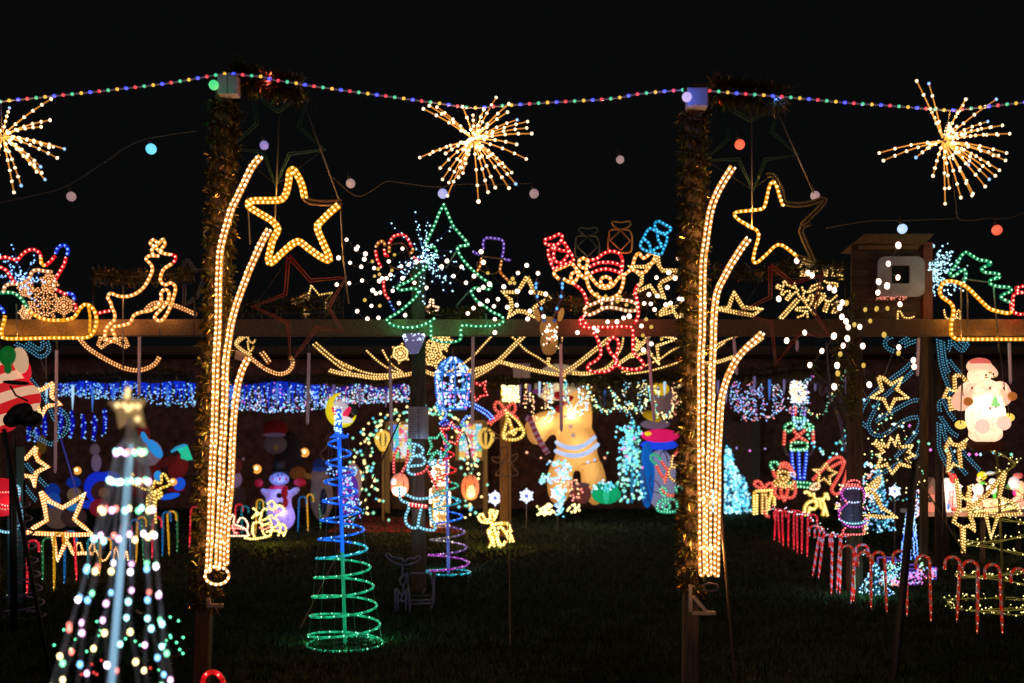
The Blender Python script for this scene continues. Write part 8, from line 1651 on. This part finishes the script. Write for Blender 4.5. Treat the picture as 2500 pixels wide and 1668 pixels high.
loopstring('pale cyan lamp wreath on the green parcel', [[B7(p) for p in ((930, 1090), (950, 1040), (1010, 1000), (1080, 980), (1150, 1010), (1160, 1050), (1110, 1070), (1040, 1060), (980, 1050))]], 16.4, ['aqua', 'ice', 'aqua'], 3.4, (2.2, 3.4), 35)
loopstring('few coloured globes strung across the gingerbread body', [[B7(p) for p in ((180, 640), (325, 718), (410, 715), (500, 770))], [B7(p) for p in ((795, 790), (955, 755), (1100, 700))]], 16.8, ['ice', 'mint', 'salmonc', 'blue'], 27, (3.0, 4.0), 36)
loopstring('blue and violet lamp garland trailing behind the spiral tree', [[A7(p) for p in ((1420, 940), (1440, 1000), (1600, 960), (1680, 1000), (1560, 1080), (1660, 1120), (1640, 1200), (1700, 1290), (1560, 1290), (1640, 1370), (1700, 1420), (1580, 1480), (1680, 1520))], [A7(p) for p in ((1590, 930), (1560, 1010), (1620, 1060), (1570, 1180), (1650, 1260), (1560, 1380))]], 13.2, ['blue', 'ice', 'violet', 'aqua', 'magenta', 'blue'], 3.0, (1.6, 3.4), 37)
vb = inflat('violet lit egg shaped inflatable behind the spiral tree', [('body', 850, 1205, 26, 55, 0, (.22, .05, .55), .35, 0), ('belly', 862, 1180, 22, 50, 0, (.45, .30, .28), .35, .3)], 14.2)
# rabbit and candle ropes left of the right post
figure('rope_reindeer', 'pale green and red rope reindeer head left of the right tinsel post', 'reindeer outline', B7, 14.0, [('mint', [(1640, 790), (1590, 750), (1575, 700), (1600, 675), (1650, 690), (1690, 740)], dict(nobulb=True)), ('salmon', [(1640, 800), (1680, 880), (1720, 940)]), ('salmon', [(1695, 750), (1740, 820), (1765, 850)]), ('straw', [(1800, 810), (1770, 870), (1790, 930), (1850, 970), (1910, 970), (1945, 930)]), ('straw', [(1820, 690), (1805, 770), (1830, 830), (1860, 780), (1920, 830)]), ('salmon', [(1840, 690), (1860, 650), (1880, 640)]), ('salmon', [(1730, 990), (1750, 900), (1780, 850)]),
    ('mint', [(1700, 1120), (1680, 1060), (1720, 1040), (1750, 1090), (1720, 1140)]), ('mint', [(1650, 1240), (1650, 1290), (1720, 1310), (1800, 1310), (1870, 1290), (1860, 1210), (1820, 1170), (1700, 1180), (1650, 1220)]), ('mint', [(1870, 1100), (1850, 1040), (1900, 1020), (1935, 1060), (1920, 1110), (1870, 1180)]), ('salmon', [(1690, 1060), (1760, 1120), (1840, 1130)]), ('salmon', [(1880, 1010), (1930, 1010)]), ('mint', [(1700, 1250), (1740, 1200), (1790, 1250), (1750, 1290)], dict(closed=True)), ('grey', [(1590, 900), (1560, 1000), (1600, 1080), (1680, 1100), (1660, 1000), (1600, 960)], dict(tr=1, nobulb=True)), ('grey', [(1680, 700), (1690, 650), (1730, 650), (1770, 760)], dict(tr=1.2))], tr=2.8, br=2.5, sp=7)

# unlit wire frame at the right of the blue loops
figure('unlit_wire_frame', 'tall unlit violet wire frame curving down beside the middle post', 'wire frame', C4, 13.2, [('lilac', [(1760, 600), (1740, 680), (1770, 740), (1830, 650), (1870, 620)], dict(tr=2.4)), ('lilac', [(1830, 670), (1900, 820), (1970, 980), (2020, 1150), (2040, 1300), (2065, 1450)], dict(dbl=2.2)), ('lilac', [(1880, 640), (1960, 750), (2040, 880), (2085, 990)], dict(dbl=2.2)), ('grey', [(1950, 910), (2090, 850)], dict(tr=1)), ('lilac', [(1960, 670), (2080, 800)], dict(tr=2)), ('lilac', [(1610, 560), (1680, 590), (1740, 600)], dict(tr=2.6)), ('grey', [(1825, 90), (1850, 400), (1870, 570)], dict(tr=2.2))], tr=2)

# glowing plastic santa hanging at the right
XD = 8.3; xk = .19574 * XD / F
def E8(x, y, rx, rz, rot=0, ry=None, D=XD): c = at(*C5((x, y)), D); return ((c.x, c.y, c.z), (rx * xk, (ry or min(rx, rz) * .85) * xk, rz * xk), rot)
sx = thing('plastic_santa', 'brightly glowing white and pink plastic santa hanging at the right', 'plastic santa', at(*C5((1850, 1420)), XD))
M_SX = cloth('mould_cream', (.85, .66, .52), (1, .58, .42), .55); M_SP = cloth('mould_rose', (.85, .56, .50), (1, .58, .46), .85)
blob('body', [E8(1870, 1000, 245, 330), E8(1860, 700, 190, 170), E8(1870, 1230, 225, 110), E8(1620, 700, 100, 140, 30), E8(2060, 680, 110, 120, -30)], M_SX, sx, voxel=.011, smooth=8)
blob('head', [E8(1790, 500, 150, 120), E8(1800, 560, 130, 110)], M_SX, sx, voxel=.010)
blob('hat', [E8(1790, 380, 165, 100), E8(1920, 430, 90, 70, 20), E8(1970, 470, 60, 60)], principled('mould_hat', (.8, .5, .35), .35, emit=(1, .60, .38), es=.95), sx, voxel=.010)
m = MB(); m.lathe((*at(*C5((1790, 372)), XD)[:2], at(*C5((1790, 350)), XD).z), [(140 * xk, 0), (125 * xk, 35 * xk), (80 * xk, 62 * xk), (20 * xk, 75 * xk)], 16); m.build('hat_top', principled('mould_red', (.7, .12, .1), .4, emit=(.9, .16, .12), es=.75), sx)
inner_or_added_light(sx, at(*C5((1870, 900)), XD), (1, .82, .66), 3.2); inner_or_added_light(sx, at(*C5((1800, 540)), XD), (1, .8, .6), .8)
for x, y in ((1565, 815), (2105, 750)):
    m = MB(); e = E8(x, y, 115 if x < 2000 else 90, 125); m.ball(*e[:2], 16, 10); m.build('cuff', M_SX, sx)
    m = MB(); c = at(*C5((x + 20, y + 10)), XD) + Vector((0, -.105, 0)); m.ball(c, (62 * xk, 30 * xk, 55 * xk), 12, 8); m.build('hand_hole', principled('mould_brown', (.45, .12, .03), .5, emit=(.75, .22, .04), es=.5), sx)
for x, y in ((1560, 1110), (2160, 1020)):
    m = MB(); m.ball(*E8(x, y, 75, 55)[:2], 12, 8); m.build('mitten', principled('mould_gold', (.8, .5, .1), .4, emit=(1, .68, .12), es=.95), sx)
for x, y in ((1740, 1130), (2000, 1090)):
    m = MB(); c = at(*C5((x, y)), XD) + Vector((0, -.13, 0)); m.ball(c, (95 * xk, 25 * xk, 90 * xk), 12, 8); m.build('knee', M_SP, sx)
for x, y, a_, b_, c_ in ((1795, 500, 12, 16, 'eye'), (1885, 490, 12, 16, 'eye'),):
    m = MB(); m.ball(at(*C5((x, y)), XD) + Vector((0, -.115, 0)), (a_ * xk, a_ * xk, b_ * xk), 8, 6); m.build('eye', principled('mould_eye', (.05, .04, .08), .4), sx)
for x, y, a_, b_ in ((1845, 470, 22, 14), (1795, 532, 30, 10), (1900, 522, 26, 10)): m = MB(); m.ball(at(*C5((x, y)), XD) + Vector((0, -.115, 0)), (a_ * xk, 10 * xk, b_ * xk), 8, 6); m.build('face_paint', principled('mould_ochre', (.5, .3, .05), .4, emit=(.7, .42, .06), es=.5), sx)
m = MB(); m.add([at(*C5(p), XD) + Vector((0, -.165, 0)) for p in ((1880, 760), (1935, 885), (1840, 890))] + [at(*C5(p), XD) + Vector((0, -.13, 0)) for p in ((1880, 760), (1935, 885), (1840, 890))], [(0, 2, 1), (0, 1, 4, 3), (1, 2, 5, 4), (2, 0, 3, 5)]); m.build('green_tree_badge', principled('badge_green', (.3, .75, .25), .5, emit=(.40, .95, .28), es=.85), sx)
for x, y in ((1820, 665), (2010, 660), (1890, 895), (1620, 660), (1820, 910)): m = MB(); m.ball(at(*C5((x, y)), XD) + Vector((0, -.15 if 1700 < x < 1950 else -.12, 0)), (12 * xk, 8 * xk, 20 * xk), 7, 5); m.build('red_stitch', principled('stitch', (.4, .03, .02), .5), sx)
m = MB(); m.lathe((at(*C5((1870, 1400)), XD).x, XD, at(*C5((1870, 1430)), XD).z), [(170 * xk, 0), (215 * xk, 60 * xk), (225 * xk, 110 * xk)], 18, sy=.8); m.build('boots', principled('mould_black', (.03, .01, .008), .5, emit=(.2, .04, .01), es=.1), sx)
m = MB()
for a, b in (((1555, 190), (1590, 750)), ((1580, 200), (1560, 1100)), ((2040, 60), (2110, 680)), ((2150, 850), (2170, 1000))): m.tube([at(*C5(a), XD - .16), at(*C5(b), XD - .16)], .004, 4)
m.build('hanging_wires', M_CABLE, sx)

# village table
VD = 13.4
def V2(x, y, D=VD): return at(*D2((x, y)), D)
vt = thing('village_table', 'low peach topped table carrying the glowing village', 'table', (V2(1500, 800).x, VD, 0))
a, b = V2(680, 790), V2(2700, 790); m = MB(); m.box(((a.x + b.x) / 2, VD + .28, a.z - .02), (b.x - a.x, .75, .05)); m.build('tabletop', principled('peach_top', (.62, .42, .33), .7), vt, smooth=False)
for x in (a.x + .08, (a.x + b.x) / 2, b.x - .08):
    for y in (VD, VD + .55): m = MB(); m.bar((x, y, 0), (x, y, a.z - .045), .05); m.build('leg', M_WOODD, vt, smooth=False)
inner_or_added_light(vt, V2(1500, 560, VD - .45), (1, .62, .42), 9, .15); inner_or_added_light(vt, V2(2200, 500, VD - .45), (1, .6, .42), 6, .15); inner_or_added_light(vt, V2(900, 560, VD - .45), (1, .5, .35), 4, .15)  # added lamps hovering before the table to brighten it
vz = a.z + .006; vk = D2((1, 0))[0] - D2((0, 0))[0]; vk = vk * VD / F
def house_toy(label, x0, x1, yt, yw, wall, roof, door=None, D=VD + .1, yb=780):
    r = thing('toy_house', label, 'toy house', (V2((x0 + x1) / 2, yb).x, D, vz), 'glowing toy houses'); A, B = V2(x0, yb, D), V2(x1, yw, D)
    m = MB(); m.box(((A.x + B.x) / 2, D, (vz + B.z) / 2), (B.x - A.x, .22, B.z - vz)); m.build('wall', wall, r, smooth=False)
    T = V2((x0 + x1) / 2, yt, D).z; m = MB(); m.prism([(A.x - .02, B.z + .002), (B.x + .02, B.z + .002), ((A.x + B.x) / 2, T)], D - .125, D + .125); m.build('roof', roof, r, smooth=False)
    if door: m = MB(); c = V2(*door, D); m.ball((c.x, D - .112, c.z), (.03, .012, .04), 10, 7); m.build('window', principled('toy_dark', (.02, .04, .04), .4), r)
    return r
house_toy('peach glowing toy house left of the round pole', 740, 890, 355, 500, principled('toy_peach', (.6, .25, .18), .6, emit=(1, .34, .20), es=.42), principled('toy_brown', (.3, .14, .1), .6, emit=(.5, .2, .14), es=.25), (800, 580))
house_toy('brown roofed dim toy house behind the peach toy house', 780, 900, 230, 380, principled('toy_dim', (.2, .1, .07), .6, emit=(.4, .15, .1), es=.15), principled('toy_dim2', (.25, .14, .1), .6, emit=(.3, .14, .1), es=.15), D=VD + .4)
house_toy('white hot toy house with red lower front', 1030, 1290, 250, 380, principled('toy_white', (.8, .8, .8), .5, emit=(1, .95, .8), es=1.1), principled('toy_white', (0, 0, 0)))
def toy(label, parts, D=VD):
    r = thing('toy_figure', label, 'plastic figure', (V2(parts[0][1], 780).x, D, vz), 'glowing plastic figures on the table')
    for nm, x, y, rx, rz, col, e in parts:
        m = MB(); m.ball(V2(x, y, D - .15), (rx * vk, min(rx, rz) * .8 * vk, rz * vk), 12, 8); m.build(nm, principled('toy_%.2f_%.2f_%.2f_%.1f' % (*col, e), col, .5, emit=col, es=e), r)
wh, rd, gn, yl, pk, bl, tan = (1, .85, .7), (.85, .06, .04), (.06, .55, .06), (.95, .7, .03), (.95, .35, .3), (.03, .2, .8), (1, .5, .28)
toy('pink and red carol figure before the white toy house', [('body', 1210, 620, 75, 110, pk, .8), ('head', 1200, 490, 60, 50, (1, .45, .5), .8), ('skirt', 1240, 740, 60, 40, rd, .7), ('hand', 1140, 580, 28, 24, wh, 1), ('hand', 1190, 620, 26, 30, wh, 1)], VD - .05)
toy('blue legged toy figure at the left of the white toy house', [('leg', 1145, 700, 22, 60, bl, .5), ('body', 1080, 620, 20, 60, (.9, .1, .05), .5), ('base', 1120, 760, 50, 14, wh, .8)], VD - .1)
toy('red pointed hat figure above the white toy house', [('hat', 1220, 250, 60, 85, rd, .9), ('brim', 1215, 345, 45, 20, wh, .9), ('tip', 1165, 170, 30, 30, (.8, .1, .02), .7)], VD + .05)
toy('yellow hooded elf figure with green collar on the table', [('hood', 1680, 205, 75, 65, yl, .9), ('face', 1640, 260, 45, 50, tan, .9), ('collar', 1680, 320, 60, 28, gn, .7), ('coat', 1620, 430, 80, 100, wh, 1.0), ('skirt', 1620, 560, 95, 70, pk, .8), ('shoe', 1580, 700, 70, 60, (.95, .25, .12), .8)])
toy('green and white elf figure holding a red sack on the table', [('face', 1850, 300, 60, 50, wh, .95), ('hat', 1820, 165, 75, 28, (.55, .7, .75), .8), ('arm', 1900, 400, 35, 90, gn, .7), ('body', 1830, 420, 80, 80, wh, .9), ('sack', 1780, 480, 60, 30, (.3, .02, .01), .4), ('legs', 1880, 530, 26, 60, gn, .6), ('base', 1800, 640, 150, 70, tan, .8), ('base', 1870, 740, 160, 50, (1, .6, .4), .8)], VD + .02)
toy('white and magenta santa figure at the right end of the table', [('beard', 2190, 330, 90, 110, (.75, .68, .72), .7), ('hat', 2250, 210, 75, 50, (.55, .15, .12), .6), ('hat_tip', 2300, 205, 30, 40, (.8, .01, .03), .8), ('sash', 2200, 430, 30, 100, (.8, .01, .25), .7), ('body', 2290, 420, 90, 130, tan, .9), ('mitten', 2090, 380, 30, 40, (.05, .3, .1), .5), ('legs', 2260, 640, 110, 110, (1, .42, .3), .8)])
toy('orange skirted figure row at the front of the table', [('body', 1600, 660, 100, 90, (.95, .3, .12), .7), ('body', 1960, 660, 80, 90, (1, .55, .2), .8), ('hat', 2090, 690, 18, 28, gn, .6)], VD - .2)
figure('rope_train', 'warm rope outline along the front of the village table', 'rope light', D2, VD - .5, [('lemon', [(1520, 785), (1600, 775), (1700, 770), (1850, 765), (2000, 755), (2200, 715)]), ('straw', [(1520, 820), (1700, 820), (1900, 800)]), ('lemon', [(1020, 770), (1060, 720), (1080, 700)]), ('lemon', [(1330, 740), (1380, 745), (1450, 735)])], tr=2.6, br=2.6, sp=6)
